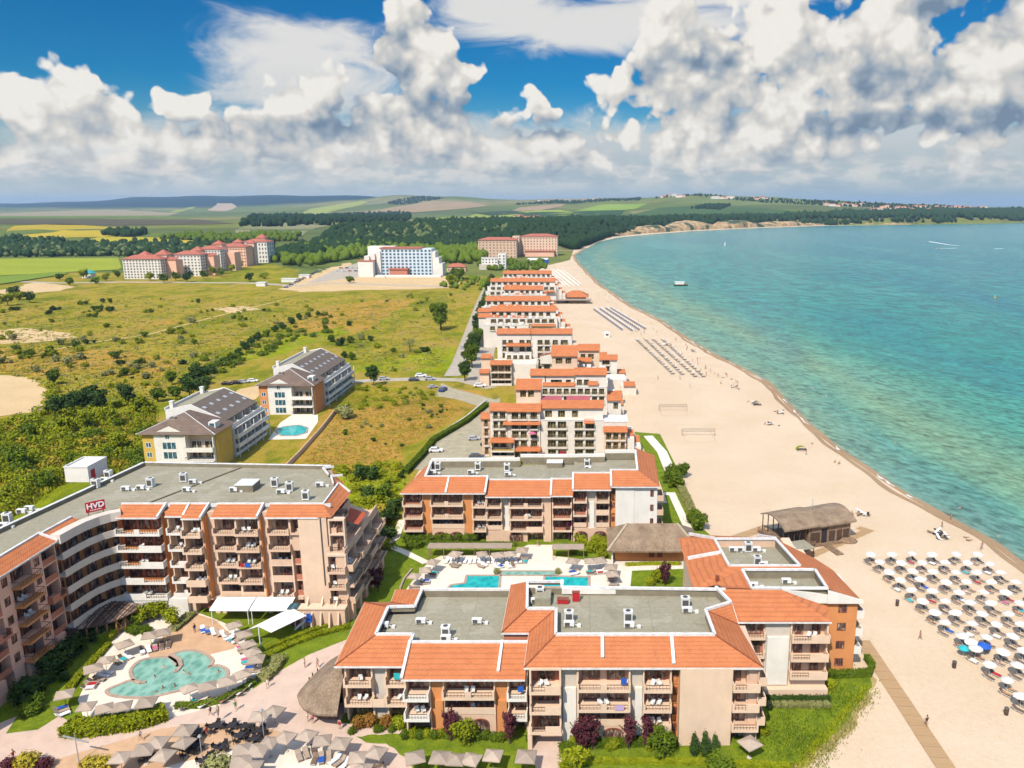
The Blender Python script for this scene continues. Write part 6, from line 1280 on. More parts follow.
def planks():
 def f(n,b):
  p=pos(n);x,y,z=n.sep(p);k=n.m('ADD',n.m('MULTIPLY',x,0.83),n.m('MULTIPLY',y,-0.35));k2=n.m('ADD',n.m('MULTIPLY',y,1.0),n.m('MULTIPLY',x,0.1))
  fr_=n.m('FRACT',n.m('MULTIPLY',k2,3.2));cell=n.m('FLOOR',n.m('MULTIPLY',k2,3.2));v=n.noise(n.xyz(cell,0,0),3.7,2);big=n.m('FRACT',n.m('MULTIPLY',k2,0.45))
  c=n.mix(v,(0.34,0.20,0.09),(0.47,0.30,0.145));c=n.mix(n.mr(fr_,.86,.97,0,.6),c,(.14,.08,.04));c=n.mix(n.mr(big,.93,.97,0,.5),c,(.12,.07,.035))
  n.put(b.inputs['Base Color'],c);b.inputs['Roughness'].default_value=.85
 return pm('boardwalk_planks',f)
M_planks=planks()
sheet('resort_ground',[(-90,84),(22,84),(27,93),(33,98),(38,104),(41.5,113),(40,128),(36,140),(26,170),(24,186),(-44,190),(-46,160),(-90,128)],M_lawn,0.056,world=True)
sheet('plaza',[(-88,84),(-88,97),(-83.5,102.0),(-79.5,103.5),(-76.0,101.2),(-70.5,99.8),(-63.5,100.8),(-57.4,103.6),(-52.0,108.3),(-49.6,113.4),(-46.5,118.2),(-42.0,122.5),(-36.5,124.0),(-36.0,100.5),(-31,99.6),(-24,98.3),(-8,95),(-8,84)],M_plaza,0.062,world=True)
sheet('terrace_paving',[(-74,84),(-73.0,92),(-66,96.2),(-61,99.2),(-55.0,100.4),(-48,99.8),(-43.0,98.2),(-41,94),(-42,84)],M_terra,0.068,world=True)
sheet('terrace_paving',[(-60,84),(-56,91.5),(-48,95.0),(-41,96.5),(-34,94.5),(-31,90),(-30,84)],M_deck,0.074,world=True)
sheet('pool_deck',GP([(84,720),(78,700),(90,674),(110,640),(122,622),(150,612),(195,612),(212,618),(240,630),(262,655),(262,672),(252,690),(222,705),(180,716),(130,722)]),M_deck,0.066,world=True)
sheet('terrace_paving',GP([(144,648),(160,640),(180,622),(195,614),(215,620),(232,636),(238,648),(205,656),(180,652),(152,661)]),M_terra,0.072,world=True)
sheet('lawn',GP([(6,734),(28,700),(62,666),(106,632),(116,636),(106,650),(90,668),(78,690),(66,712),(38,730)]),M_lawn,0.080,world=True)
sheet('lawn',GP([(243,624),(292,620),(345,622),(342,634),(318,640),(262,657),(246,640)]),M_lawn,0.080,world=True)
sheet('service_yard',[(-46,86),(-25,86),(-25,97),(-32.0,99.4)],M_path,0.058,world=True)
sheet('path',[(-8.2,84),(-8.0,98.2),(-3.8,98.2),(-3.8,84)],M_plaza,0.084,world=True)
sheet('path',[(-3.6,92.9),(19.6,92.6),(19.6,92.0),(-3.6,92.2)],M_path,0.084,world=True)
sheet('lawn',GP([(356,737),(392,734),(425,735),(470,741),(530,742),(536,768),(500,790),(430,790),(404,757),(386,744),(366,743)]),M_lawn,0.088,world=True,rough=0.25)
sheet('pool_deck',GP([(402,592),(410,580),(432,560),(450,552),(520,549),(528,545),(553,545),(556,550),(612,560),(690,560),(692,592)]),M_deck,0.066,world=True)
sheet('lawn',GP([(376,556),(382,545),(398,545),(428,562),(404,592),(392,606),(372,606)]),M_lawn,0.070,world=True);sheet('lawn',GP([(404,540),(420,543),(520,544),(520,553),(450,556),(425,556)]),M_lawn,0.070,world=True);sheet('lawn',GP([(553,543),(612,540),(614,556),(600,562),(553,556)]),M_lawn,0.070,world=True);sheet('lawn',GP([(632,571),(686,569),(688,588),(630,590)]),M_lawn,0.072,world=True)
mb=MB();mb.strip([G(x,y)[:2]for x,y in[(402,520),(396,538),(386,545),(404,552),(426,563)]],1.7,0.09);struct('path',mb,M_path)
mb=MB();mb.strip([G(x,y)[:2]for x,y in[(660,494),(672,494),(684,520),(696,545)]],1.9,0.09);struct('path',mb,M_path);mb=MB();mb.strip([G(x,y)[:2]for x,y in[(648,436),(662,452),(672,476)]],3.0,0.09);struct('path',mb,M_path)
sheet('lawn',GP([(634,432),(660,434),(678,470),(690,520),(700,545),(684,548),(664,494),(655,470)]),M_lawn,0.060,world=True)
sheet('lawn',GP([(566,768),(566,744),(600,752),(735,742),(768,712),(764,692),(830,694),(846,672),(866,670),(872,684),(858,704),(836,734),(812,752),(780,775)]),M_lawn,0.096,world=True,rough=0.35,seed=3)
M_dry=meadow_mat('dry_fringe',[(0,(0.30,0.24,0.07)),(0.5,(0.40,0.29,0.10)),(1,(0.52,0.39,0.20))],0.2)
sheet('dry_grass',GP([(740,790),(866,668),(877,680),(866,706),(846,736),(824,755),(790,778)]),M_dry,0.090,world=True,rough=0.5,seed=5)
bw=[G(862,641)[:2],G(901,700)[:2],G(950,775)[:2],G(1010,860)[:2]]
mb=MB();mb.strip(bw,2.6,0.14);struct('boardwalk',mb,M_planks)
mb=MB();mb.strip([G(x,y)[:2]for x,y in[(690,552),(730,540),(768,527)]],2.6,0.12);struct('boardwalk',mb,M_planks);mb=MB();mb.strip([G(x,y)[:2]for x,y in[(806,558),(836,545),(868,531),(858,528)]],2.0,0.12);struct('boardwalk',mb,M_track)
mb=MB();mb.strip([G(x,y)[:2]for x,y in[(790,555),(802,545),(830,536)]],5.0,0.062);struct('trodden_sand',mb,M_track)
def pool(name,px,label,wmat,rim=0.55,z=0.10,world=False):
 P=[p[:2]for p in(px if world else GP(px))];cx_,cy_=sum(p[0]for p in P)/len(P),sum(p[1]for p in P)/len(P)
 t=empty(name,(cx_,cy_,0),label,'pool');a=MB();a.face([(x,y,z)for x,y in P]);obj('water',a,wmat,t)
 a=MB();Q=offset_line(P+[P[0],P[1]],-rim)[:len(P)+1];Q[0]=Q[-1]
 for k in range(len(P)):
  p,q,r_,s_=P[k],P[(k+1)%len(P)],Q[(k+1)%len(P)]if k+1<len(P)else Q[len(P)],Q[k]
  a.hexa([(*p,.04),(*q,.04),(*r_,.04),(*s_,.04),(*p,z+.09),(*q,z+.09),(*r_,z+.09),(*s_,z+.09)])
 obj('rim',a,M_rim,t);return t
def poolm(name,c1,c2):
 def f(n,b):
  p=pos(n);v=n.vor(n.vm('ADD',n.vm('MULTIPLY',p,(0.9,0.5,0)),n.vm('SCALE',n.xyz(n.noise(p,.8),n.noise(p,.9)),scale=1.2)),1.0,'F1');w=n.noise(p,.35,5,.6)
  n.put(b.inputs['Base Color'],n.mix(n.mr(n.m('ADD',n.m('MULTIPLY',v,.5),n.m('MULTIPLY',w,.5)),.3,.6),c1,c2));b.inputs['Roughness'].default_value=.1;b.inputs['Specular IOR Level'].default_value=.2;bump(n,b,v,.5,.2)
 return pm(name,f)
W1=poolm('green_pool_water',(0.10,0.26,0.20),(0.24,0.42,0.33));W2=poolm('turquoise_pool_water',(0.002,0.25,0.25),(0.02,0.40,0.38))
def smooth_loop(P,n=4):
 out=[];L=len(P)
 for k in range(L):
  p0,p1,p2,p3=(Vector(P[(k+j-1)%L][:2])for j in range(4))
  for i in range(n):t=i/n;out.append(tuple(0.5*((2*p1)+(p2-p0)*t+(2*p0-5*p1+4*p2-p3)*t*t+(3*p1-p0-3*p2+p3)*t**3)))
 return out
def ccw(P):return P if sum(P[k][0]*P[(k+1)%len(P)][1]-P[(k+1)%len(P)][0]*P[k][1]for k in range(len(P)))>0 else P[::-1]
lag=[(109,691),(120,686),(131,682),(139,683),(134,677),(133,670),(141,662),(155,659),(168,659),(176,664),(180,668),(176,660),(172,656),(185,652),(198,653),(208,658),(211,663),(207,669),(216,667),(224,670),(226,675),(221,681),(208,684),(190,688),(172,692),(150,697),(128,697),(114,695)]
pool('lagoon_pool',ccw(smooth_loop(GP(lag),3)),'free form lagoon pool with pale green water and stone rim',W1,world=True)
a=MB();
for pth in([(172,656),(180,661),(181,667),(177,672),(174,673)],[(134,682),(141,684),(146,683)]):
 q=[G(x,y)[:2]for x,y in pth]
 for p1,p2 in zip(q,q[1:]):a.bar((*p1,.12),(*p2,.12),.6,.4)
tag(obj('pool_wall',a,M_rim),'curved stone wall standing in the lagoon pool','wall')
pool('swimming_pool',ccw(GP([(446,592),(452,586),(466,584),(468,576.5),(499,576.5),(498,592)])),'turquoise swimming pool left of the orange roof peak',W2,.5,world=True);pool('swimming_pool',ccw(GP([(546,577),(588,578),(588,587),(544,587)])),'turquoise swimming pool right of the orange roof peak',W2,.5,world=True);pool('paddling_pool',ccw(GP([(502,572),(555,572),(556,575.5),(502,575.5)])),'shallow pale paddling pool between the two turquoise pools',W1,.4,world=True)
pool('swimming_pool',ccw(GP([(276,431),(284,427),(299,425.5),(307,428),(306,433),(296,436),(282,436)])),'round blue pool beside the brown roofed apartment houses',W2,.5,world=True)
sheet('pool_deck',GP([(268,440),(280,423),(292,415),(318,415),(318,422),(306,439)]),M_deck,0.058,world=True)
def mk(name,mb,mat,parent=None):o=bpy.data.objects.new(name,mb.mesh(name));o.data.materials.append(mat);link(o);o.parent=parent;return o
def proto_square(sz=2.9):
 t=empty('parasol',(0,0,-60));h=sz/2;a=MB();c=[(-h,-h,2.25),(h,-h,2.25),(h,h,2.25),(-h,h,2.25)];top=(0,0,2.85)
 for k in range(4):p,q=c[k],c[(k+1)%4];a.face([p,q,top]);a.face([(p[0],p[1],2.1),(q[0],q[1],2.1),q,p])
 mk('canopy',a,M_canvas,t);a=MB();a.cone((0,0),.035,.035,.1,2.9,6);mk('pole',a,M_wood,t);a=MB();a.cone((0,0),.35,.3,0,.12,8);mk('base',a,M_grey,t)
 a=MB()
 for k in range(4):a.bar((0,0,2.5),(c[k][0]*.92,c[k][1]*.92,2.2),.03)
 mk('rib',a,M_wood,t);return t
def proto_round(mat=None,r=1.05):
 t=empty('beach_umbrella',(0,0,-60));a=MB();n_=10
 for k in range(n_):
  p=lambda j,rr,z:(rr*math.cos(2*math.pi*j/n_),rr*math.sin(2*math.pi*j/n_),z)
  a.face([p(k,r,2.0),p(k+1,r,2.0),p(k+1,r*.5,2.3),p(k,r*.5,2.3)]);a.face([p(k,r*.5,2.3),p(k+1,r*.5,2.3),(0,0,2.42)]);a.face([p(k,r,1.85),p(k+1,r,1.85),p(k+1,r,2.0),p(k,r,2.0)])
 mk('canopy',a,mat or M_cumb,t);a=MB();a.cone((0,0),.03,.03,0,2.5,6);mk('pole',a,M_metal,t);return t
def proto_lounger(fm,cm):
 t=empty('sun_lounger',(0,0,-60));a=MB();a.box(-.34,.34,-.95,.45,.26,.33);a.bar((-.34,.45,.3),(-.34,1.0,.72),.05);a.bar((.34,.45,.3),(.34,1.0,.72),.05);mk('frame',a,fm,t)
 for x in(-.3,.3):
  for y in(-.85,.4):a=MB();a.box(x-.03,x+.03,y-.03,y+.03,0,.26);mk('leg',a,fm,t)
 a=MB();a.box(-.31,.31,-.93,.42,.332,.40);a.hexa([(-.31,.43,.36),(.31,.43,.36),(.31,.98,.76),(-.31,.98,.76),(-.31,.40,.43),(.31,.40,.43),(.31,.95,.83),(-.31,.95,.83)]);mk('mattress',a,cm,t);return t
def proto_table():
 t=empty('dining_table',(0,0,-60));a=MB();a.box(-.6,.6,-.6,.6,.70,.76);mk('table_top',a,M_black,t);a=MB();a.cone((0,0),.05,.05,0,.7,6);a.cone((0,0),.3,.3,0,.04,8);mk('pedestal',a,M_black,t);return t
def proto_chair(mat):
 t=empty('chair',(0,0,-60));a=MB();a.box(-.28,.28,-.27,.27,.40,.46);mk('seat',a,mat,t);a=MB();a.hexa([(-.28,.25,.46),(.28,.25,.46),(.28,.31,.46),(-.28,.31,.46),(-.28,.33,.92),(.28,.33,.92),(.28,.39,.92),(-.28,.39,.92)]);a.box(-.29,-.24,-.25,.27,.46,.66);a.box(.24,.29,-.25,.27,.46,.66);mk('backrest',a,mat,t)
 for x in(-.24,.24):
  for y in(-.23,.23):a=MB();a.box(x-.025,x+.025,y-.025,y+.025,0,.4);mk('leg',a,mat,t)
 return t
P_sq=proto_square(2.45);P_um=proto_round();P_lw=proto_lounger(M_metal,M_cush);P_lt=proto_lounger(M_wood,M_canvas);P_lb=proto_lounger(M_metal,M_wcanvas);P_tab=proto_table();P_ch=proto_chair(M_black);P_wch=proto_chair(M_metal)
USED=set();BRIGHT=[(M_blue,'blue'),(M_turq,'turquoise'),(M_pinkc,'pink'),(M_wcanvas,'white'),(M_red,'red')]
def use(p):
 if p.name in USED:return copy_tree(p)
 USED.add(p.name);return p
def place(p,x,y,z,rz,cat,group,label=None):
 o=use(p);o.location=(x,y,z);o.rotation_euler.z=rz;o['category']=cat;o['group']=group
 if label:o['label']=label
 return o
ZG=0.075
SQ={'poolside by the left hotel':[(124,643),(105,659),(93,667),(64,693),(86,705),(104,707),(122,705),(146,701)],'lower edge of the lagoon':[(189,687),(207,685),(227,680),(242,673),(228,684+0)][:4],'right side of the lagoon':[(234,624),(244,633),(248,643),(252,651),(256,658),(241,672)][:5],'top of the lagoon':[(150,634),(163,631)],'restaurant terrace':[(259,715),(274,710),(185,729),(184,741),(157,741),(163,754),(144,748),(120,756),(285,736),(269,741),(257,749),(242,748),(241,760)],'round terrace':[(307,734),(322,739),(340,742),(357,756),(376,751),(250,766),(362,768)],'front lawn':[(415,756),(440,756),(456,758),(471,758),(493,754),(526,755)],'middle pool court':[(414,575),(425,569),(433,561),(482,553),(498,554),(510,553),(573,560),(590,560),(600,559),(611,566),(612,573),(455,549+4),(522,549)]}
LQ=[]
MARKC={}
for where,L in SQ.items():
 g=[]
 for i,(px,py)in enumerate(L):
  x,y,_=G(px,py,2.5);rz=random.uniform(-.35,.35)+(0.5 if 'lagoon' in where or 'poolside' in where else 0)
  o=place(P_sq,x,y,ZG,rz,'parasol','taupe square parasols');o['_px']=float(px);s_=random.uniform(.9,1.08);o.scale=(s_,s_,1);g.append(o);LQ.append((where,x,y,rz))
 left_right(g,'square taupe parasol',f' on the {where}' if where!='front lawn' else ' in the front lawn row')
o=place(P_sq,*G(750,742,2.5)[:2],ZG+.03,.55,'parasol','taupe square parasols','single pale square parasol by the corner of the blank beige gable')
cx_l,cy_l=G(165,675)[:2];LW={}
def lounger(proto,x,y,rz,key,txt):
 o=place(proto,x,y,ZG,rz,'sun lounger','sun loungers around the pools');LW.setdefault((key,txt),[]).append((x,o));return o
CLOTH={}
def towel_on(x,y,z,rz,mat,cname,where):
 a=MB();a.box(-.36,.36,-.8,.5,.41,.43);o=obj('towel',a,mat,loc=None);o.location=(x,y,z);o.rotation_euler.z=rz;return tag(o,f'{cname} towel spread on a lounger {where}','towel','beach towels')
TW=[]
for where,x,y,rz in LQ:
 if where in('restaurant terrace',):continue
 cx0,cy0=(cx_l,cy_l)if 'lagoon' in where or 'poolside' in where else G(520,577)[:2]if 'court' in where else G(320,775)[:2]if 'round' in where else(x,y+30)
 a_=math.atan2(cy0-y,cx0-x)+math.pi/2
 for s_ in((-.5,.5)if 'court' in where else(-.95,0,.95)):
  lx,ly=x+math.cos(a_)*s_+.2,y+math.sin(a_)*s_-1.25
  bright=random.random()<.25;pr=random.choice((P_lt,P_lt,P_lb,P_lw))
  lounger(pr,lx,ly,a_+random.uniform(-.15,.15),where,'taupe padded sun lounger' if pr is P_lt else 'white padded sun lounger' if pr is P_lb else 'dark padded sun lounger')
  if bright:m_,cn_=random.choice(BRIGHT);TW.append((towel_on(lx,ly,ZG,a_,m_,cn_,where),cn_,where))
for i in range(9):
 px,py=203+i*5.2,632+i*1.2+(i>5)*(i-5)*2.2;x,y,_=G(px,py);a_=math.radians(-62+i*4);pr=(P_lb,P_lt)[i%2]
 lounger(pr,x,y,a_+math.pi/2,'arc above the lagoon','white padded sun lounger' if pr is P_lb else 'taupe padded sun lounger')
 if i in(0,1,6):m_,cn_=((M_blue,'dark blue'),(M_blue,'blue'),(M_pinkc,'pink'))[(0,1,6).index(i)];TW.append((towel_on(x,y,ZG,a_+math.pi/2,m_,cn_,'arc above the lagoon'),cn_,'arc'))
for i in range(17):
 px,py=447+i*4.6,562.5+(i%2)*.5;x,y,_=G(px,py);lounger(P_lb,x,y,random.uniform(-.1,.1),'long row before the middle hotel','white padded sun lounger')
for(key,txt),L in LW.items():
 L.sort(key=lambda q:q[0])
 for i,(x,o)in enumerate(L):o['label']=f'{txt}, {ORD[i] if i < 20 else "further"} from left, {key}'
seen={}
for o,c,w in TW:
 k=seen[(c,w)]=seen.get((c,w),-1)+1
 if k:o['label']=o['label'].replace('towel',f'towel, {ORD[k]} such one,')
for i,(x0,x1,y)in enumerate(((428,512,545.5),(552,584,546.5))):
 p,q=G(x0,y,2.6),G(x1,y,2.6);t=empty('shade_canopy',(p[0],p[1],0),f'long flat taupe canopy before the middle hotel, {"left" if i == 0 else "right"} of the entrance path','canopy');a=MB();a.box(p[0],q[0],p[1]-1.3,p[1]+1.3,2.5,2.62);obj('canvas',a,M_canvas,t);a=MB()
 for x in np.arange(p[0]+.2,q[0],3.2):a.box(x,x+.12,p[1]-1.2,p[1]-1.08,0,2.5);a.box(x,x+.12,p[1]+1.0,p[1]+1.12,0,2.5)
 obj('post',a,M_wood,t)
TB=[]
for i,(cx,cy)in enumerate([(540,490),(655,490),(755,490),(715,560),(575,640),(410,535),(850,528),(820,580),(395,640),(345,660),(40,700),(470,735)]):
 x,y,_=G(140+cx/7.11,660+cy/7.11+1);t=place(P_tab,x,y,ZG,random.uniform(-.4,.4),'dining table','black tables on the restaurant terrace');TB.append((x,t))
 for k in range(4):a_=k*math.pi/2+t.rotation_euler.z+random.uniform(-.2,.2);c=place(P_ch,x+.95*math.sin(a_),y-.95*math.cos(a_),ZG,a_+math.pi+random.uniform(-.2,.2),'chair','black chairs on the restaurant terrace',None);c['_t']=i;TB[-1]=(*TB[-1],c)if len(TB[-1])==2 else(*TB[-1],c)
TB.sort(key=lambda q:q[0])
for i,q in enumerate(TB):
 q[1]['label']=f'square black dining table on the terracotta terrace, {ORD[i]} from the left'
 for k,c in enumerate(q[2:]):c['label']=f'black wicker chair, {ORD[k]} around the {ORD[i]} table from the left on the terrace'
byb={}
for(p,a_,b)in FURN:
 for s_ in((-.45,.45)if random.random()<.75 else(0,)):
  o=place(P_wch,p[0]+math.cos(a_)*s_,p[1]+math.sin(a_)*s_,p[2],a_+random.uniform(-.6,.6),'chair','plastic chairs on the hotel balconies');byb.setdefault(b,[]).append(o)
BN={'hotel_building':'the signed L shaped hotel','hotel_building.001':'the low front wing','hotel_building.002':'the four storey front wing','hotel_building.003':'the seaside wing','hotel_building.004':'the long middle hotel'}
for b,L in byb.items():
 fl_={}
 for o in L:fl_.setdefault(round(o.location.z/3),[]).append(o)
 for z,q in fl_.items():
  q.sort(key=lambda o:o.location.x)
  for i,o in enumerate(q):o['label']=f"white chair, {ORD[min(i, 19)]} from left, {ORD[min(z, 8)]} upper floor balconies of {BN.get(b, 'the hotel')}"
for fr,u,v,z,w,h,m_,lab in((Fr(-84,132,0),22.6,1.62,9.8,1.0,.75,M_blue,'blue towel hanging on a beige balcony rail of the signed hotel'),(Fr(-84,132,0),21.8,1.62,9.9,.7,.6,M_red,'red towel hanging beside a blue one on a balcony rail'),(Fr(0,96.4,0),3.4,1.46,5.95,1.2,.8,plain('lilac_cloth',(.5,.36,.55),.8,.1),'lilac towel hanging on the front wing balcony'),(Fr(0,101.0,0),-27.9,.3,6.9,.9,1.0,M_turq,'turquoise towel drying on the left corner balcony of the low wing'),(Fr(0,96.4,0),4.2,.6,9.3,.8,1.0,M_blue,'blue towel drying on a top floor balcony of the front wing'),(Fr(0,98.4,0),-10.0,.7,6.9,.8,.9,M_blue,'blue towel drying on the low wing beside the higher wing')):
 a=MB();a.fbox(fr,u,u+w,v,v+.04,z,z+h);tag(obj('towel',a,m_),lab,'towel','towels hung on the balconies')
UR=[[(870.4,553.4),(891.3,553.4),(912.5,552.6),(933.3,553.2),(954.8,553.2),(977.4,553.8)],[(879.2,561),(901,561.8),(922.7,562),(944.6,562),(967.2,562.2),(989.3,562.6)],[(890,570.5),(912,570.5),(934,571),(956.2,572),(978.6,572),(1001.2,572)],[(899.3,579),(922.2,579.2),(945.5,581),(968.1,581.6),(991.9,581),(1014.5,581)],[(912,589.4),(933.3,590.4),(958.2,591.2),(982.5,591.2),(1006.3,591.4),(1030,591.5)],[(922.7,600),(946,600.6),(970.6,601.7),(993.6,602.8),(1019.9,602.5)],[(934.1,610.6),(957,612.2),(983.4,613),(1008.9,613.4),(1034,613.5)],[(946,622),(971.2,622.4),(997.8,624),(1021.6,623.3)],[(963,635),(986.9,636),(1012.9,635.5)],[(975.6,648),(1001.7,650.3),(1022.8,649.2)],[(992.5,664.4),(1018.5,664)],[(1008.3,680)],[(1021.3,695.6)]]
LB={}
for r_i,row in enumerate(UR):
 for i,(px,py)in enumerate(row):
  x,y,_=G(px,py,2.15);o=place(P_um,x,y,.05,random.uniform(0,1),'beach umbrella','white umbrellas on the near beach',f'round white beach umbrella, {ORD[i]} from the left, {ORD[r_i]} row from the top');o.rotation_euler.x=random.uniform(-.1,.1);o.rotation_euler.y=random.uniform(-.1,.1);o.location.x+=random.uniform(-.22,.22);o.location.y+=random.uniform(-.25,.25);s_=random.uniform(.92,1.08);o.scale=(s_,s_,1)
  for s_,q in((-.75,0),(.75,0)):
   a_=math.radians(-58+random.uniform(-7,7));lx,ly=x+.25+s_*math.cos(a_+math.pi/2)*1.1,y+.55+s_*math.sin(a_+math.pi/2)*1.1;pr=P_lw
   q=place(pr,lx-.2,ly-.9,.05,a_-math.pi/2+math.pi,'sun lounger','sun loungers under the white beach umbrellas',f'{"inner" if s_ < 0 else "outer"} lounger below the {ORD[i]} white umbrella from left, {ORD[r_i]} row from top')
   rr=random.random()
   if rr<.2:
    m_,cn_=random.choice(BRIGHT);tw=towel_on(lx-.2,ly-.9,.05,a_+math.pi/2,m_,cn_,'x');tw['label']=f'{cn_} towel on {"inner" if s_ < 0 else "outer"} lounger, {ORD[i]} umbrella from left, {ORD[r_i]} row from top'
   elif rr<.5:LB.setdefault('near',[]).append((lx-.2,ly-.9,a_+math.pi/2,f'{"inner" if s_ < 0 else "outer"} lounger, {ORD[i]} umbrella from left, {ORD[r_i]} row from top'))
x,y,_=G(971.4,641,2.1);place(P_um,x,y,.05,.3,'beach umbrella','white umbrellas on the near beach','extra round white umbrella crowded between the ninth and tenth rows')
P_bu=proto_round(M_blue,1.15);x,y,_=G(984,645,1.9);place(P_bu,x,y,-.2,.3,'beach umbrella','coloured umbrellas on the near beach','low blue beach umbrella between the white ones at the right');P_tu=proto_round(M_turq,.9);x,y,_=G(964,648,1.6);place(P_tu,x,y,-.4,.3,'beach umbrella','coloured umbrellas on the near beach','small low turquoise beach umbrella left of the blue one')
a=MB();a.box(-.34,.34,-.95,.5,.25,.42);a.hexa([(-.34,.5,.3),(.34,.5,.3),(.34,1.0,.75),(-.34,1.0,.75),(-.34,.5,.45),(.34,.5,.45),(.34,.95,.88),(-.34,.95,.88)]);far_l=a.mesh('sun_lounger');far_l.materials.append(plain('grey_sling',(.16,.15,.16),.8,.2,1,rnd=.3))
a=MB();a.cone((0,0),.20,.08,.0,1.7,6);fu=a.mesh('closed_umbrella');fu.materials.append(M_wcanvas)
FL=[]
for(rows_,place_,n_)in(([((637,341),(675,377)),((646,341),(685,378)),((654,341),(698,380)),((663,341),(706,380))],'nearer field of grey loungers',18),):
 for ri,(p,q)in enumerate(rows_):
  A,Bq=Vector(G(*p)),Vector(G(*q));d=(Bq-A)
  for k in range(n_):
   c=A+d*(k+random.uniform(-.15,.15))/n_;o=bpy.data.objects.new('sun_lounger',far_l);link(o);o.location=(c.x,c.y,.06);o.rotation_euler.z=random.uniform(-.1,.1)+1.9;o.scale=(1.15,1.15,1.2)
   tag(o,f'small grey lounger in {ORD[ri]} row from the left of the {place_}','sun lounger',f'grey loungers of the {place_}, {ORD[ri]} row')
   if k%2==0:
    u_=bpy.data.objects.new('closed_umbrella',fu);link(u_);u_.location=(c.x+.6,c.y+.7,.06);tag(u_,f'closed pale umbrella in {ORD[ri]} row from the left of the {place_}','umbrella',f'closed umbrellas of the {place_}, {ORD[ri]} row')
def strip_stuff(rows_,n_,name):
 V,mb=None,MB()
 for p,q in rows_:
  A,Bq=Vector(G(*p)),Vector(G(*q))
  for k in range(n_):c=A.lerp(Bq,k/n_);mb.box(c.x-.8,c.x+.8,c.y-1.2,c.y+1.2,.1,.6);mb.cone((c.x+1.6,c.y),.9,.1,1.9,2.3,6)
 return tag(obj(name,mb,M_offwhite),kind='stuff')
strip_stuff([((546,272),(563,287)),((551,271),(570,287)),((556,271),(575,286.5)),((561,271),(580,286.5)),((549,271.5),(566,287))],26,'far_sunbeds')
mb=MB();mu=MB()
for p,q in[((594,310),(623,331)),((600,309.5),(633,332)),((606,309),(640,331)),((611,309),(646,330))]:
 A,Bq=Vector(G(*p)),Vector(G(*q))
 for k in range(40):
  c=A.lerp(Bq,k/40);mb.box(c.x-.45,c.x+.45,c.y-1.1,c.y+.6,.3,.5);mb.hexa([(c.x-.45,c.y+.6,.3),(c.x+.45,c.y+.6,.3),(c.x+.45,c.y+1.2,.8),(c.x-.45,c.y+1.2,.8),(c.x-.45,c.y+.6,.5),(c.x+.45,c.y+.6,.5),(c.x+.45,c.y+1.15,1.0),(c.x-.45,c.y+1.15,1.0)])
  if k%2==0:mu.cone((c.x+.8,c.y+.6),.3,.1,0,2,6)
tag(obj('grey_sunbeds',mb,MATS['grey_sling']),kind='stuff');tag(obj('folded_umbrellas',mu,M_wcanvas),kind='stuff')
for i,(x0,y0,w_)in enumerate(((659,411,10),(682,436,10.5))):
 p=G(x0,y0);t=empty('volleyball_net',p,f'beach volleyball net on the open sand, {"farther" if i == 0 else "nearer"} of two','net')
 for dx in(0,w_):a=MB();a.cone((p[0]+dx,p[1]),.07,.06,0,2.5,6);obj('post',a,M_wood,t)
 a=MB();
 for z in(1.5,1.8,2.1,2.4):a.box(p[0],p[0]+w_,p[1]-.02,p[1]+.02,z,z+(.07 if z in(1.5,2.4)else .03))
 for k in range(24):a.box(p[0]+w_*k/24,p[0]+w_*k/24+.03,p[1]-.018,p[1]+.018,1.5,2.4)
 obj('net',a,M_fan,t)
 a=MB();c=[(p[0]+.5,p[1]-7),(p[0]+w_-.5,p[1]-7),(p[0]+w_-.5,p[1]+7),(p[0]+.5,p[1]+7)]
 for k in range(4):a.bar((*c[k],.065),(*c[(k+1)%4],.065),.12,.02)
 tag(obj('court_line',a,M_track),kind='structure')
t=empty('kiosk',G(607,337),'small white kiosk standing alone on the sand','kiosk');p=G(607,337);a=MB();a.box(p[0]-1.6,p[0]+1.6,p[1]-1.2,p[1]+1.2,.05,2.3);obj('wall',a,M_white,t);a=MB();a.face([(p[0]-1.9,p[1]-1.5,2.3),(p[0]+1.9,p[1]-1.5,2.3),(p[0],p[1],3.2)]);a.face([(p[0]+1.9,p[1]-1.5,2.3),(p[0]+1.9,p[1]+1.5,2.3),(p[0],p[1],3.2)]);a.face([(p[0]+1.9,p[1]+1.5,2.3),(p[0]-1.9,p[1]+1.5,2.3),(p[0],p[1],3.2)]);a.face([(p[0]-1.9,p[1]+1.5,2.3),(p[0]-1.9,p[1]-1.5,2.3),(p[0],p[1],3.2)]);obj('roof',a,M_wcanvas,t);a=MB();a.box(p[0]-.6,p[0]+.8,p[1]-1.24,p[1]-1.205,.9,1.9);obj('hatch',a,M_fan,t)
for i,(px,py,lab)in enumerate(((897,606,'dark slim litter bin on the sand left of the umbrella rows'),(954,668,'dark slim litter bin on the sand below the umbrella rows'),(1006,715,'dark slim litter bin nearest the bottom right corner'))):
 p=G(px,py);t=empty('litter_bin',p,lab,'bin','litter bins on the sand');a=MB();a.cone(p[:2],.3,.34,.05,1.15,8);obj('drum',a,M_dwood,t);a=MB();a.cone(p[:2],.38,.2,1.16,1.3,8);obj('lid',a,M_fan,t)
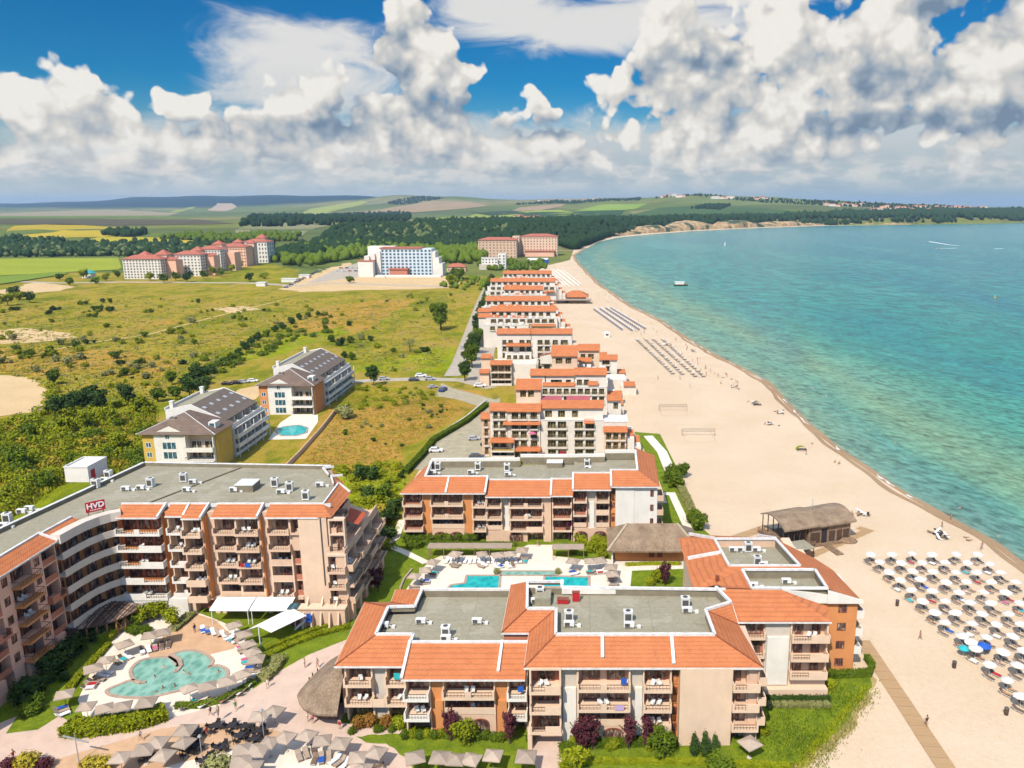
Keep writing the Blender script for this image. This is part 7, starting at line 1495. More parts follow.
def boat_mesh(px,py,L,lab,mat,ang=0.0,flip=False,cat='boat'):
 p=G(px,py,.05);t=empty('boat',p,lab,cat);a=MB();n_=10
 sec_=[(-.5,.62),(-.3,.9),(0,1),(.25,.85),(.42,.45),(.5,.04)];w=L*.17;ca,sa_=math.cos(ang),math.sin(ang);T_=lambda x,y,z:(p[0]+x*ca-y*sa_,p[1]+x*sa_+y*ca,p[2]+z)
 for(x0,a0),(x1,a1)in zip(sec_,sec_[1:]):
  for s_ in(1,-1):a.face([T_(x0*L,0,-.1),T_(x1*L,0,-.1),T_(x1*L,s_*w*a1,L*.09),T_(x0*L,s_*w*a0,L*.09)])
  a.face([T_(x0*L,w*a0,L*.06),T_(x1*L,w*a1,L*.06),T_(x1*L,-w*a1,L*.06),T_(x0*L,-w*a0,L*.06)])
 a.face([T_(-.5*L,w*.62,L*.09),T_(-.5*L,-w*.62,L*.09),T_(-.5*L,0,-.1)]);obj('hull',a,mat,t);return t,T_
t,T_=boat_mesh(681,285.5,13,'white and pink tour boat lying off the beach',M_redwall);a=MB();a.hexa([T_(-5.5,-1.8,1),T_(2.5,-1.8,1),T_(2.5,1.8,1),T_(-5.5,1.8,1),T_(-5.5,-1.8,3.2),T_(2.5,-1.8,3.2),T_(2.5,1.8,3.2),T_(-5.5,1.8,3.2)]);obj('cabin',a,M_white,t);a=MB();a.hexa([T_(-6,-2,3.25),T_(3.2,-2,3.25),T_(3.2,2,3.25),T_(-6,2,3.25),T_(-6,-2,3.4),T_(3.2,-2,3.4),T_(3.2,2,3.4),T_(-6,2,3.4)]);obj('roof',a,M_wcanvas,t)
t,T_=boat_mesh(725,246,5,'white sailing boat far out near the cliffs',M_white);a=MB();a.bar(T_(.4,0,.5),T_(.4,0,8),.12);obj('mast',a,M_metal,t);a=MB();a.face([T_(.3,0.02,1.2),T_(-2.0,.3,1.4),T_(.3,0.02,7.6)]);a.face([T_(.3,0.06,1.2),T_(-2.0,.36,1.4),T_(.3,0.06,7.6)]);obj('sail',a,M_wcanvas,t)
M_wake=plain('white_wake',(.85,.87,.86),.8,.05)
for i,(px,py,lab)in enumerate(((928,241.5,'white speedboat at the head of the upper wake'),(938,248.5,'white speedboat beside the lower wake'))):
 t,T_=boat_mesh(px,py,8,lab,M_white,2.7-i*.3);a=MB();a.hexa([T_(-1,-1,.6),T_(1,-1,.6),T_(1,1,.6),T_(-1,1,.6),T_(-1,-.8,1.7),T_(.4,-.8,1.7),T_(.4,.8,1.7),T_(-1,.8,1.7)]);obj('cockpit',a,M_glass,t)
a=MB()
for pth,w_ in(([(929,241.6),(938,243),(950,245),(960,246.0)],8),([(936,248.6),(948,248.4),(956,248.1)],6),([(994,249),(1003,248.6)],4)):
 q=[G(x,y)[:2]for x,y in pth]
 for k in range(len(q)-1):
  ww=w_*(1-.3*k);d=(Vector(q[k+1])-Vector(q[k])).normalized()*ww;n2=Vector((-d.y,d.x));e=.55
  a.face([(q[k][0]+n2.x*.4,q[k][1]+n2.y*.4,.12),(q[k][0]-n2.x*.4,q[k][1]-n2.y*.4,.12),(q[k+1][0]-n2.x*e*.5,q[k+1][1]-n2.y*e*.5,.12),(q[k+1][0]+n2.x*e*.5,q[k+1][1]+n2.y*e*.5,.12)])
struct('boat_wake',a,M_wake)
p=G(995,298);t=empty('buoy',p,'small yellow buoy floating on the right of the bay','buoy');a=MB();a.cone(p[:2],.9,.9,0,.8,8);obj('float',a,M_yellow,t);a=MB();a.cone(p[:2],.3,.05,.82,2.6,6);obj('top_mark',a,M_yellow,t)
for px,py,m_,lab in((801,450,M_lime,'lime green beach tent near the waterline'),(665,345.5,M_wcanvas,'small pale beach shelter beside the nearer field of loungers'),(757,405,M_canvas,'dark small tent on the sand near volleyball nets')):
 p=G(px,py);t=empty('beach_tent',p,lab,'tent');a=MB();n_=6
 for k in range(n_):t0,t1=math.pi*k/n_,math.pi*(k+1)/n_;a.face([(p[0]-1.5*math.cos(t0),p[1]-.9,1.3*math.sin(t0)),(p[0]-1.5*math.cos(t1),p[1]-.9,1.3*math.sin(t1)),(p[0]-1.5*math.cos(t1),p[1]+.9,1.2*math.sin(t1)),(p[0]-1.5*math.cos(t0),p[1]+.9,1.2*math.sin(t0))])
 obj('dome',a,m_,t);a=MB();a.box(p[0]-1.5,p[0]+1.5,p[1]-1.6,p[1]+.9,.06,.09);obj('ground_mat',a,M_canvas,t)
def gear(px,py,lab,cat,seed):
 p=G(px,py);t=empty('gear_pile',p,lab,cat);r_=random.Random(seed)
 for k in range(7):a=MB();a.bar((p[0]+r_.uniform(-1.5,1.5),p[1]+r_.uniform(-1.2,1.2),.15+.22*k*.5),(p[0]+r_.uniform(-1.5,1.5),p[1]+r_.uniform(-1.2,1.2),.3+.22*k),.5,.12);obj('board',a,(M_metal,M_wood,M_black)[k%3],t)
gear(935,534,'pile of pale pedal boats and boards near the waterline','pile',3);gear(942,539,'second lower pile of boards right behind the first','pile',4);gear(863,516,'small pile of chairs and boards right of the beach bar','pile',5)
for i,(px,py)in enumerate(((693,352),(755,404),(735,388),(781,414),(770,425))):gear(px,py,['heap of beach bags and mats near the nearer loungers','heap of mats near the middle of the open sand','small heap of mats by the waterline bathers','heap of mats close below the shoreline bend','heap of mats lowest on the open sand'][i],'heap',10+i)
p=G(280,632);t=empty('shade_sail',p,'white two panel tensile shade roof standing on the lawn','shade');q=[G(x,y,3.2)for x,y in((261,627),(279,632),(298,616),(282,608))]
q=[(-57.8,121.0,2.9),(-53.4,120.2,2.9),(-49.4,125.6,3.0),(-54.0,126.8,3.0)];m1,m2=[tuple((Vector(q[i])+Vector(q[j]))/2+Vector((0,0,.9)))for i,j in((0,1),(2,3))]
a=MB();a.face([q[0],m1,m2,q[3]]);a.face([m1,q[1],q[2],m2]);a.face([(x,y,z-.06)for x,y,z in(q[0],m1,m2,q[3])]);a.face([(x,y,z-.06)for x,y,z in(m1,q[1],q[2],m2)]);obj('canopy',a,M_wcanvas,t)
for k,m_ in enumerate((m1,m2)):a=MB();a.cone(m_[:2],.12,.1,0,m_[2],8);obj('post',a,M_metal,t)
a=MB();a.bar((-54.6,121.6,.3),(-51.8,121.0,.3),2.0,.5);a=MB();
p=G(304,628);t=empty('play_slide',p,'blue and white children slide on the lawn behind the shade roof','slide');a=MB();a.bar((p[0]-1.4,p[1]-.6,.1),(p[0]+.4,p[1],1.5),.8,.12);obj('chute',a,M_wcanvas,t);a=MB();a.box(p[0]+.4,p[0]+1.6,p[1]-.5,p[1]+.6,1.4,1.5);a.box(p[0]+.4,p[0]+1.6,p[1]+.5,p[1]+.6,1.5,2.5);a.box(p[0]+1.5,p[0]+1.6,p[1]-.5,p[1]+.5,1.5,2.5);obj('tower',a,M_blue,t);a=MB()
for x in(.45,1.5):
 for y in(-.45,.5):a.box(p[0]+x,p[0]+x+.08,p[1]+y,p[1]+y+.08,0,1.4)
obj('post',a,M_metal,t)
for px,py,lab,arm in((79,762,'modern lamp post with long slanting bar on the pale plaza',True),(264,737,'thin grey lamp post beside the terrace parasols',False),(203,764,'thin lamp post among the restaurant tables',False),(834,468+0,'',None)):
 if arm is None:continue
 p=G(px,py);t=empty('lamp_post',p,lab,'lamp post');a=MB();a.cone(p[:2],.07,.05,.06,4.2,8);obj('pole',a,M_steel,t)
 a=MB();(a.bar((p[0]-1.6,p[1],4.0),(p[0]+1.7,p[1],3.0),.16)if arm else a.cone(p[:2],.3,.12,4.2,4.45,8));obj('lamp_head',a,M_steel,t)
p=G(835,322+130);
for px,py,lab in((673,437,'slim white pole beside the car park'),):pass
for pth,lab in(([(60,738),(98,722)],'low stone edge between the pink plaza and pale terrace'),([(400,590),(404,580),(412,570)],'low stone edge of the middle pool court')):
 a=MB();q=[G(x,y)[:2]for x,y in pth]
 for p1,p2 in zip(q,q[1:]):a.bar((*p1,.2),(*p2,.2),.35,.4)
 tag(obj('stone_edge',a,M_rim),lab,'low wall')
a=MB();q=[G(x,y)[:2]for x,y in((405,470),(424,452),(433,440),(466,419),(486,402))]
for p1,p2 in zip(q,q[1:]):a.bar((*p1,.5),(*p2,.5),.4,1.0)
tag(obj('boundary_wall',a,M_para),'white boundary wall curving around the gravel car park','wall')
a=MB();q=[G(x,y)[:2]for x,y in((284,471),(300,455),(322,430),(336,412))]
for p1,p2 in zip(q,q[1:]):a.bar((*p1,.7),(*p2,.7),.25,1.4)
tag(obj('boundary_wall',a,M_beige),'thin beige garden wall right of the apartment houses','wall')
for i,(px,py)in enumerate(((342,391),(337,396))):p=G(px,py);t=empty('market_tent',p,f'blue canopy tent beside the far apartment house, {"upper" if i == 0 else "lower"} one','tent');a=MB();a.face([(p[0]-2.4,p[1]-2,2.3),(p[0]+2.4,p[1]-2,2.3),(p[0]+2.4,p[1]+2,2.6),(p[0]-2.4,p[1]+2,2.6)]);a.face([(p[0]-2.4,p[1]-2,2.24),(p[0]+2.4,p[1]-2,2.24),(p[0]+2.4,p[1]+2,2.54),(p[0]-2.4,p[1]+2,2.54)]);obj('canopy',a,plain('sky_blue_canvas',(.10,.30,.55),.8,.08),t);a=MB();[a.box(p[0]+x,p[0]+x+.1,p[1]+y,p[1]+y+.1,0,2.3)for x in(-2.3,2.2)for y in(-1.9,1.8)];obj('post',a,M_metal,t)
def leaf_cloud(lobes,n,size,seed,shell=0.55):
 """many small leaf faces through the volume of several lobes (x, y, z, rx, ry, rz)"""
 r_=np.random.default_rng(seed);V=np.zeros((n*3,3));F=np.arange(n*3).reshape(n,3)
 wts=np.array([l[3]*l[4]+l[4]*l[5]for l in lobes]);wts=wts/wts.sum();pick=r_.choice(len(lobes),n,p=wts)
 L=np.array(lobes)[pick];d=r_.normal(size=(n,3));d/=np.linalg.norm(d,axis=1)[:,None];rad=shell+(1-shell)*r_.random(n)**0.6;rad*=1+0.16*r_.normal(size=n)
 c=L[:,:3]+d*L[:,3:]*rad[:,None]
 nrm=d+0.75*r_.normal(size=(n,3));nrm[:,2]+=0.35;nrm/=np.linalg.norm(nrm,axis=1)[:,None]
 t1=np.cross(nrm,r_.normal(size=(n,3)));t1/=np.linalg.norm(t1,axis=1)[:,None];t2=np.cross(nrm,t1);s=size*(0.6+0.8*r_.random(n))[:,None]
 V[0::3]=c-t1*s*.6-t2*s*.45;V[1::3]=c+t1*s*.6-t2*s*.45;V[2::3]=c+t2*s*.75
 V[:,2]=np.maximum(V[:,2],0.02);return V,F
def rand_lobes(seed,R_,H_,n,z0=0.3,flat=1.0):
 r_=random.Random(seed);L=[(0,0,z0+(H_-z0)*.5,R_*.62,R_*.62,(H_-z0)*.46)]
 for k in range(n):a=r_.uniform(0,6.28);d=r_.uniform(.3,.72)*R_;h=z0+(H_-z0)*r_.uniform(.25,.86);q=R_*r_.uniform(.26,.46);L.append((d*math.cos(a),d*math.sin(a),h,q,q,q*.85*flat))
 return L
VM={}
def veg_mesh(key,lobes,n,size,mat,seed):
 if key not in VM:me=np_mesh('crown',*leaf_cloud(lobes,n,size,seed));me.materials.append(mat);VM[key]=me
 return VM[key]
def trunk_mesh(key,H_,r0,seed,limbs=4):
 if key in VM:return VM[key]
 r_=random.Random(seed);a=MB();a.cone((0,0),r0,r0*.6,-.1,H_*.55,7)
 for k in range(limbs):an_=k*6.28/limbs+r_.uniform(-.4,.4);a.bar((0,0,H_*r_.uniform(.3,.5)),(math.cos(an_)*H_*.28,math.sin(an_)*H_*.28,H_*r_.uniform(.62,.85)),r0*.5)
 me=a.mesh('trunk');me.materials.append(M_trunk);VM[key]=me;return me
NEAR=[]
def tree(kind,x,y,H_,Rr,mat,text,cat='tree',nleaf=1500,size=.35,seed=0,group=None,label=None,name='tree',z0f=.22,sc=1.0,trunk=True,z=0.0):
 key=(kind,mat.name,seed);t=empty(name,(x,y,z),label,cat,group,random.uniform(0,6.28))
 me=veg_mesh(key,rand_lobes(seed*7+hash(kind)%97 if False else seed*7+len(kind),Rr,H_,8,H_*z0f),nleaf,size,mat,seed+3)
 o=bpy.data.objects.new('crown',me);link(o);o.parent=t
 if trunk:q=bpy.data.objects.new('trunk',trunk_mesh(('tr',round(H_),seed),H_,H_*.035,seed));link(q);q.parent=t
 t.scale=(sc,sc,sc*random.uniform(.93,1.08))
 if not label:NEAR.append((t,text,'tree',x,y))
 return t
BK={'dark':(L_dark,'dark green bush'),'olive':(L_olive,'grey olive bush'),'green':(L_mid,'green bush'),'bright':(L_bright,'yellow green bush'),'yellow':(L_yellow,'straw yellow bush')}
def bush(kind,x,y,r,group='bushes scattered over the meadow',squash=.8,text=None,nv=4):
 mat,tx=BK[kind];k=random.randrange(nv);me=veg_mesh(('b',kind,k),rand_lobes(k+31,1.0,1.55,7,0.0),520,.20,mat,40+k)
 o=bpy.data.objects.new('bush',me);link(o);o.location=(x,y,0);o.rotation_euler.z=random.uniform(0,6.28);o.scale=(r*random.uniform(.85,1.2),r*random.uniform(.85,1.2),r*squash);tag(o,None,'bush',group);NEAR.append((o,text or tx,'bush',x,y));return o
def scatter_px(poly,n,f,minscale=None):
 P=[G(*q)[:2]for q in poly];xs,ys_=[p[0]for p in P],[p[1]for p in P];g=0;tr_=0
 pxs,pys=[q[0]for q in poly],[q[1]for q in poly]
 while g<n and tr_<n*40:
  tr_+=1;qx,qy=random.uniform(min(pxs),max(pxs)),random.uniform(min(pys),max(pys))
  if not in_poly(qx,qy,poly):continue
  x,y,_=G(qx,qy)
  if f(x,y)is not False:g+=1
for(px,py,r,k)in[(196,390,5.2,'dark'),(188,386,4.4,'dark'),(204,380,4.6,'dark'),(212,374,3.2,'dark'),(224,365,3.4,'dark'),(232,360,3.6,'green'),(238,356,4.0,'dark'),(246,350,4.0,'dark'),(252,345,3.8,'dark'),(258,341,4.2,'dark'),(266,337,3.6,'green'),(275,332,4.2,'dark'),(283,329,3.4,'dark'),(292,324,4.2,'dark'),(300,320,3.8,'dark'),(308,317,3.2,'green'),(340,346,4.2,'dark'),(332,342,3.6,'dark'),(350,343,3.6,'green'),(362,340,3.8,'olive'),(352,360,3.4,'green'),(345,358,3.0,'dark'),(371,341,3.2,'dark'),(349,326,2.8,'dark'),(318,316,3.4,'dark'),(326,330,2.8,'green')]:
 x,y,_=G(px,py);bush(k,x,y,r*random.uniform(.6,.8),'trees and bushes of the meadow hedge line',1.0,'dense dark hedge line bush' if k=='dark' else None)
for(px,py,H_,Rr,m_,tx)in[(68,415,8.0,3.4,L_dark,'dark leafy tree by the bare field'),(58,416,7.5,3.2,L_dark,'dark leafy tree by the bare field'),(80,412,8.0,3.4,L_dark,'dark leafy tree by the bare field'),(92,408,8.5,3.2,L_dark,'dark leafy tree by the bare field'),(101,411,7.5,3.2,L_dark,'dark leafy tree by the bare field'),(127,405,10.5,4.2,L_dark,'tall dark tree standing in the meadow'),(54,385,6.0,3.0,L_mid,'green tree at the corner of the bare field'),(158,402,7.5,3.4,L_mid,'green tree in the meadow'),(172,385,5.5,2.4,L_mid,'green tree in the meadow'),(205,396,10,5.6,L_dark,'broad dark tree left of apartments'),(190,398,9,5.0,L_dark,'broad dark tree left of apartments'),(198,386,9,4.6,L_dark,'broad dark tree left of apartments'),(176,400,6,3,L_mid,'green tree in the meadow'),(140,414,6,3.2,L_bright,'yellow green tree in the thicket'),(108,424,6,3.6,L_bright,'yellow green tree in the thicket'),(88,430,6.5,3.6,L_bright,'yellow green tree in the thicket'),(64,432,6,3.2,L_bright,'yellow green tree in the thicket'),(30,440,6,3.4,L_mid,'green tree in the meadow'),(20,470,5.5,3.2,L_mid,'green tree in the meadow'),(120,452,5,3.2,L_bright,'yellow green tree in the thicket'),(374,386,5,3.0,L_dark,'dark bushy tree by the street'),(345,418,4.6,3.0,L_olive,'grey olive tree by the boundary wall')]:
 x,y,_=G(px,py);tree('broad',x,y,H_,Rr,m_,tx,nleaf=1300,size=.55,seed=random.randrange(3),group='trees of the meadow')
x,y,_=G(441,330);tree('lone',x,y,15.5,6.6,L_mid,'',nleaf=3600,size=.75,seed=9,label='large round leafy tree standing alone in the meadow beside the road');x,y,_=G(433,316);tree('lone2',x,y,8,3.4,L_dark,'',nleaf=900,size=.6,seed=8,label='small dark tree just behind the large lone tree')
x,y,_=G(410,352);tree('bare',x,y,8.5,3.4,L_olive,'',nleaf=420,size=.4,seed=5,label='sparse half bare tree in the grass below the large lone tree')
x,y,_=G(459,281);tree('broad',x,y,12,7,L_mid,'',nleaf=900,size=1.0,seed=4,label='round tree between the pale blue grey hotel and the street')
for i,(px,py)in enumerate([(472,368),(473,361),(475,354),(477,347),(478,341),(480,335),(481,328),(483,322),(484,316),(486,309),(488,303),(489,297),(491,291),(492,286)]):
 x,y,_=G(px,py);tree('street',x,y,11.5,4.6,L_dark if i%3 else L_mid,'',nleaf=1500,size=.6,seed=i%3+11,group='trees along the street',label=f'dark leafy street tree, {ORD[i]} from the near end of the row',z0f=.2)
x,y,_=G(465,381);tree('broad',x,y,8,4.2,L_dark,'',nleaf=1200,size=.5,seed=2,label='dark ragged tree at the street corner by the parked cars',name='tree')
for i,(px,py)in enumerate([(150,281),(164,283),(176,281),(187,282),(204,279),(213,276),(222,277),(232,272),(240,268),(118,278),(106,281),(96,284),(84,279),(70,286),(60,280),(250,282),(264,279),(20,300),(8,306),(14,297),(30,303),(350,283),(452,286),(455,276)]):
 x,y,_=G(px,py);tree('broad',x,y,random.uniform(6,10),random.uniform(3.4,5.4),random.choice((L_mid,L_dark,L_bright)),'leafy tree on the far plain',nleaf=420,size=1.1,seed=random.randrange(3)+60,group='trees on the far plain')
avoid=[GP([(-60,372),(28,377),(48,389),(46,413),(-60,426)]),GP([(255,415),(262,384),(300,335),(352,345),(352,390),(320,440),(290,480),(140,480),(145,432),(180,415)]),GP([(440,370),(476,280),(520,280),(500,420),(440,400)])]
def ok(x,y):return not any(in_poly(x,y,[q[:2]for q in P])for P in avoid)
def rb(kinds,r0,r1,grp='bushes scattered over the meadow'):
 def f(x,y):
  if not ok(x,y):return False
  k=random.choice(kinds);bush(k,x,y,random.uniform(r0,r1),grp)
  if random.random()<.45:
   for _ in range(random.randint(1,3)):bush(random.choice((k,k,random.choice(kinds))),x+random.gauss(0,2.4),y+random.gauss(0,2.6),random.uniform(r0*.6,r1*.8),grp)
 return f
scatter_px([(0,300),(330,296),(300,316),(220,362),(170,380),(50,384),(28,374),(0,372)],46,rb(['green','olive','olive','green','bright','bright','dark'],.8,3.0))
scatter_px([(0,340),(140,335),(210,345),(200,370),(60,382),(0,370)],15,rb(['olive','olive','green'],1.4,3.0))
scatter_px([(0,303),(140,300),(140,312),(0,316)],11,rb(['dark','green','green'],1.4,3.2))
scatter_px([(300,300),(470,292),(460,360),(440,372),(300,340)],14,rb(['dark','olive','green'],.8,2.2))
scatter_px([(-10,425),(110,405),(165,400),(150,432),(140,470),(60,480),(-10,520)],30,rb(['bright','green','dark','bright','yellow','green'],1.3,2.9,'bushes of the thicket behind the signed hotel'))
scatter_px([(320,470),(404,460),(402,478),(388,552),(362,548)],16,rb(['green','dark','bright'],.7,1.5,'bushes between the hotels'));scatter_px([(335,395),(445,392),(470,402),(400,448),(330,460)],14,rb(['green','dark','olive'],.6,1.3,'bushes of the rusty meadow'))
for px,py,r,k in[(345,419,2.4,'olive'),(340,414,1.8,'olive'),(384,528,2.8,'dark'),(390,520,2.6,'dark'),(394,512,2.4,'dark'),(386,540,2.0,'dark'),(378,520,2.4,'yellow'),(374,508,2.4,'bright'),(382,500,2.6,'green'),(370,500,2.2,'dark'),(360,480,2.6,'dark'),(372,480,2.6,'dark')]:x,y,_=G(px,py);bush(k,x,y,r,'bushes between the hotels',.95)
for px,py,H_,Rr in((672,484,5,2.8),(677,488,5.4,3.0),(682,478,4,2.2),(699,530,5.4,3.0),(694,523,4,2.4)):x,y,_=G(px,py);tree('shore',x,y,H_,Rr,L_mid,'leafy green shore tree',nleaf=1100,size=.38,seed=random.randrange(3)+20,group='trees by the sandy edge',trunk=True,z0f=.05)
def tufts(name,polys,n,size,hgt,mat,per=7):
 V,F=[],[];r_=np.random.default_rng(len(VM)+n);pos_=[]
 for poly,share in polys:
  P=poly;pxs,pys=[q[0]for q in P],[q[1]for q in P];g=0
  while g<n*share:
   qx,qy=r_.uniform(min(pxs),max(pxs)),r_.uniform(min(pys),max(pys))
   if in_poly(qx,qy,P):
    x,y,_=G(qx,qy)
    if ok(x,y):pos_.append((x,y))
    g+=1
 pos_=np.array(pos_);k=len(pos_);C=np.repeat(pos_,per,0);m_=len(C);s=size*(.5+r_.random(m_));off=r_.normal(size=(m_,2))*size*.8;c=C+off;a=r_.uniform(0,6.28,m_);h=hgt*(.4+.9*r_.random(m_))
 V=np.zeros((m_*3,3));dx,dy=np.cos(a)*s*.5,np.sin(a)*s*.5
 V[0::3]=np.stack([c[:,0]-dx,c[:,1]-dy,np.full(m_,.02)],1);V[1::3]=np.stack([c[:,0]+dx,c[:,1]+dy,np.full(m_,.02)],1);V[2::3]=np.stack([c[:,0]+r_.normal(size=m_)*.2*size,c[:,1]+r_.normal(size=m_)*.2*size,h],1)
 return tag(obj(name,np_mesh(name,V,np.arange(m_*3).reshape(-1,3)),mat),kind='stuff')
MEAD=[(-10,300),(330,296),(470,292),(455,366),(380,374),(350,345),(290,335),(225,372),(200,385),(160,400),(110,404),(50,384),(-10,372)]
tufts('scrub',[(MEAD,1)],1500,1.0,.5,L_olive,8);tufts('grass_tufts',[(MEAD,1)],3200,.9,.35,L_yellow,6);tufts('grass_tufts',[(MEAD,.6),([(-10,405),(150,400),(150,470),(50,480),(-10,530)],.4)],2600,.9,.45,L_bright,7)
def clumps(name,poly,n,r0,r1,mat,per,size,seed):
 L=[];r_=random.Random(seed);pxs,pys=[q[0]for q in poly],[q[1]for q in poly]
 while len(L)<n:
  qx,qy=r_.uniform(min(pxs),max(pxs)),r_.uniform(min(pys),max(pys))
  if in_poly(qx,qy,poly):
   x,y,_=G(qx,qy)
   if ok(x,y):r=r_.uniform(r0,r1);L.append((x,y,r*.55,r,r,r*r_.uniform(.6,.95)))
   elif r_.random()<.02:break
 return tag(obj(name,np_mesh(name,*leaf_cloud(L,n*per,size,seed)),mat),kind='stuff')
TH=[(-10,425),(60,447),(110,425),(150,405),(155,440),(142,470),(60,480),(-10,530)]
clumps('thicket',TH,130,1.0,2.9,L_bright,230,.42,5);clumps('thicket',TH,55,1.3,3.2,L_mid,230,.42,6);clumps('thicket',TH,60,1.0,2.0,L_yellow,200,.4,7)
clumps('scrub',[(-10,372),(60,384),(110,404),(200,392),(150,412),(60,445),(-10,428)],70,1.2,2.8,L_bright,220,.45,8);clumps('scrub',MEAD,90,.5,2.4,L_bright,130,.5,9);clumps('scrub',[(330,465),(398,465),(395,552),(368,552)],60,.8,1.8,L_bright,220,.32,10);clumps('scrub',[(345,386),(440,390),(420,405),(340,412)],30,.7,1.5,L_bright,180,.35,11)
clumps('scrub',[(190,368),(300,318),(330,314),(340,345),(300,340),(215,378)],60,1.0,2.4,L_mid,160,.5,12)
tufts('thicket',[([(-10,425),(60,450),(150,405),(155,440),(140,472),(60,482),(-10,530)],1)],2600,1.2,1.1,L_bright,12);tufts('thicket',[([(-10,420),(60,445),(150,402),(155,440),(140,472),(60,482),(-10,530)],1)],1300,1.1,1.2,L_yellow,12)
RUST=[(300,458),(332,408),(356,390),(450,392),(480,400),(400,452),(402,475),(330,478)]
tufts('dry_grass_tufts',[(RUST,1)],2000,.45,.28,plain('rust_blade',(.50,.29,.06),.9,.2,.3),7);tufts('grass_tufts',[(RUST,.5),([(345,475),(402,462),(396,550),(372,556)],.5)],1800,.5,.3,L_bright,7)
def hedge(pth,w,h,mat,label,cat='hedge',z=0.0,seed=1,size=.17,dens=150):
 q=[Vector(G(x,y)[:2])for x,y in pth]if not isinstance(pth[0],Vector)else pth;r_=np.random.default_rng(seed);V=[];n=0;core=MB()
 for a,b2 in zip(q,q[1:]):
  L=(b2-a).length;d=(b2-a).normalized();nrm=Vector((-d.y,d.x));core.bar((a.x,a.y,h*.45),(b2.x,b2.y,h*.45),w*.86,h*.86);m_=int(L*(w+h)*dens*.42)+10
  for _ in range(m_):
   u=r_.uniform(-.05,1.05)*L;s_=r_.integers(0,4);e=r_.normal()*.06
   v_,z_=(r_.uniform(-.5,.5)*w,h*(.93+e))if s_<2 else((.5 if s_==2 else-.5)*w*(1+e),r_.uniform(0.05,1)*h)
   c=np.array([a.x+d.x*u+nrm.x*v_,a.y+d.y*u+nrm.y*v_,z_]);t1=r_.normal(size=3);t1/=np.linalg.norm(t1);t2=np.cross(t1,r_.normal(size=3));t2/=np.linalg.norm(t2);s=size*r_.uniform(.6,1.3);V+=[c-t1*s*.6-t2*s*.45,c+t1*s*.6-t2*s*.45,c+t2*s*.75]
 i=len(core.v);core.v+=[tuple(p)for p in V];core.f+=[(i+3*k,i+3*k+1,i+3*k+2)for k in range(len(V)//3)]
 return tag(obj('hedge',core,mat),label,cat)
hedge([(68,731),(80,733),(104,730),(132,726),(150,722),(166,716)],3.0,1.5,L_bright,'thick irregular hedge below the lagoon pool deck',dens=110,size=.3);hedge([(176,708),(200,707),(222,702),(245,690),(254,684)],1.1,.8,L_mid,'thin curving hedge along the right pool deck edge');hedge([(266,658),(290,646),(318,636),(348,628)],1.2,.7,L_bright,'straight hedge in front of the small lawn, lower of two',dens=110,size=.24);hedge([(266,650),(288,641),(310,632),(342,622)],.8,.6,L_bright,'thin straight hedge in front of the small lawn, upper of two');hedge([(296,622),(345,622)],.7,.8,L_mid,'short low hedge before the row of leaning fins')
hedge([(262,682),(270,675),(276,666),(280,660)],2.0,1.1,L_olive,'broad olive hedge at the corner of the pink plaza',dens=100,size=.26);hedge([(104,642),(112,634)],2.4,1.3,L_bright,'bright hedge block beside the glass canopy',size=.26);hedge([(70,690),(80,677),(96,660),(108,646)],1.1,.7,L_bright,'long bright hedge between dark lawn and parasols',size=.24)
hedge([(130,630),(140,634),(150,630)],1.8,.9,L_mid,'low green hedge left of the small pergola',size=.24);hedge([(172,632),(182,624),(192,615)],1.6,.8,L_olive,'olive planting strip right of the entrance garden',size=.24)
hedge([(764,703),(800,703),(829,703)],.8,1.2,L_dark,'dark hedge under the seaside wing');hedge([(830,677),(848,677),(868,676)],1.2,1.1,L_mid,'clipped hedge at the foot of the orange end wall',size=.2);hedge([(868,678),(872,668),(866,660)],.9,1.2,L_mid,'short hedge wrapping the seaside corner')
hedge([(678,484),(686,500),(692,514)],1.8,1.4,L_olive,'ragged olive hedge along the sand beside the middle hotel',dens=90,size=.28);hedge([(560,752),(590,747),(640,745),(676,745)],1.3,1.1,L_mid,'green hedge at the foot of the front hotel',size=.2);hedge([(406,474),(423,456),(432,444)],1.6,1.6,L_mid,'hedge along the curved car park wall',size=.26);hedge([(434,442),(466,423),(486,407)],1.6,1.6,L_mid,'hedge along the straight car park wall',size=.26)
hedge([(560,768),(600,763),(700,764),(790,768)],.9,.7,L_bright,'low bright hedge at the bottom edge of the lawn');hedge([(626,566),(650,565),(680,565)],.7,.7,L_bright,'low hedge before the thatched pavilion');hedge([(412,543),(440,545),(470,546),(515,546)],1.0,.9,L_mid,'hedge behind the long flat canopy',size=.2)
BS={}
def topiary(px,py,r,mat,text,z=0.0,tall=1.0):
 x,y,_=G(px,py);key=('top',mat.name,random.randrange(3));me=veg_mesh(key,[(0,0,.98,.92,.92,.92)],640,.20,mat,60+key[2]);
 if len(me.materials)and key not in VMC:VMC.add(key)
 o=bpy.data.objects.new('clipped_bush',me);link(o);o.location=(x,y,-.05);o.rotation_euler.z=random.uniform(0,6.3);o.scale=(r,r,r*tall);tag(o,None,'bush','clipped bushes round the hotels');BS.setdefault(text,[]).append((px,o));return o
VMC=set()
for px,py in((359,728),(370,726),(386,727),(399,728)):topiary(px,py,1.0,L_rust if px!=399 else L_bright,'rust coloured round bush before the low front wing' if px!=399 else 'bright round bush before the low front wing')
for px in(352,377,380,392):topiary(px,732 if px>352 else 734,.6,L_mid,'small round bush under the rust coloured ones')
for i in range(9):topiary(405+i*7.4,738.5-(i%2)*1.2,.72,(L_mid,L_bright)[i%2],'small round bush in the row before the low wing')
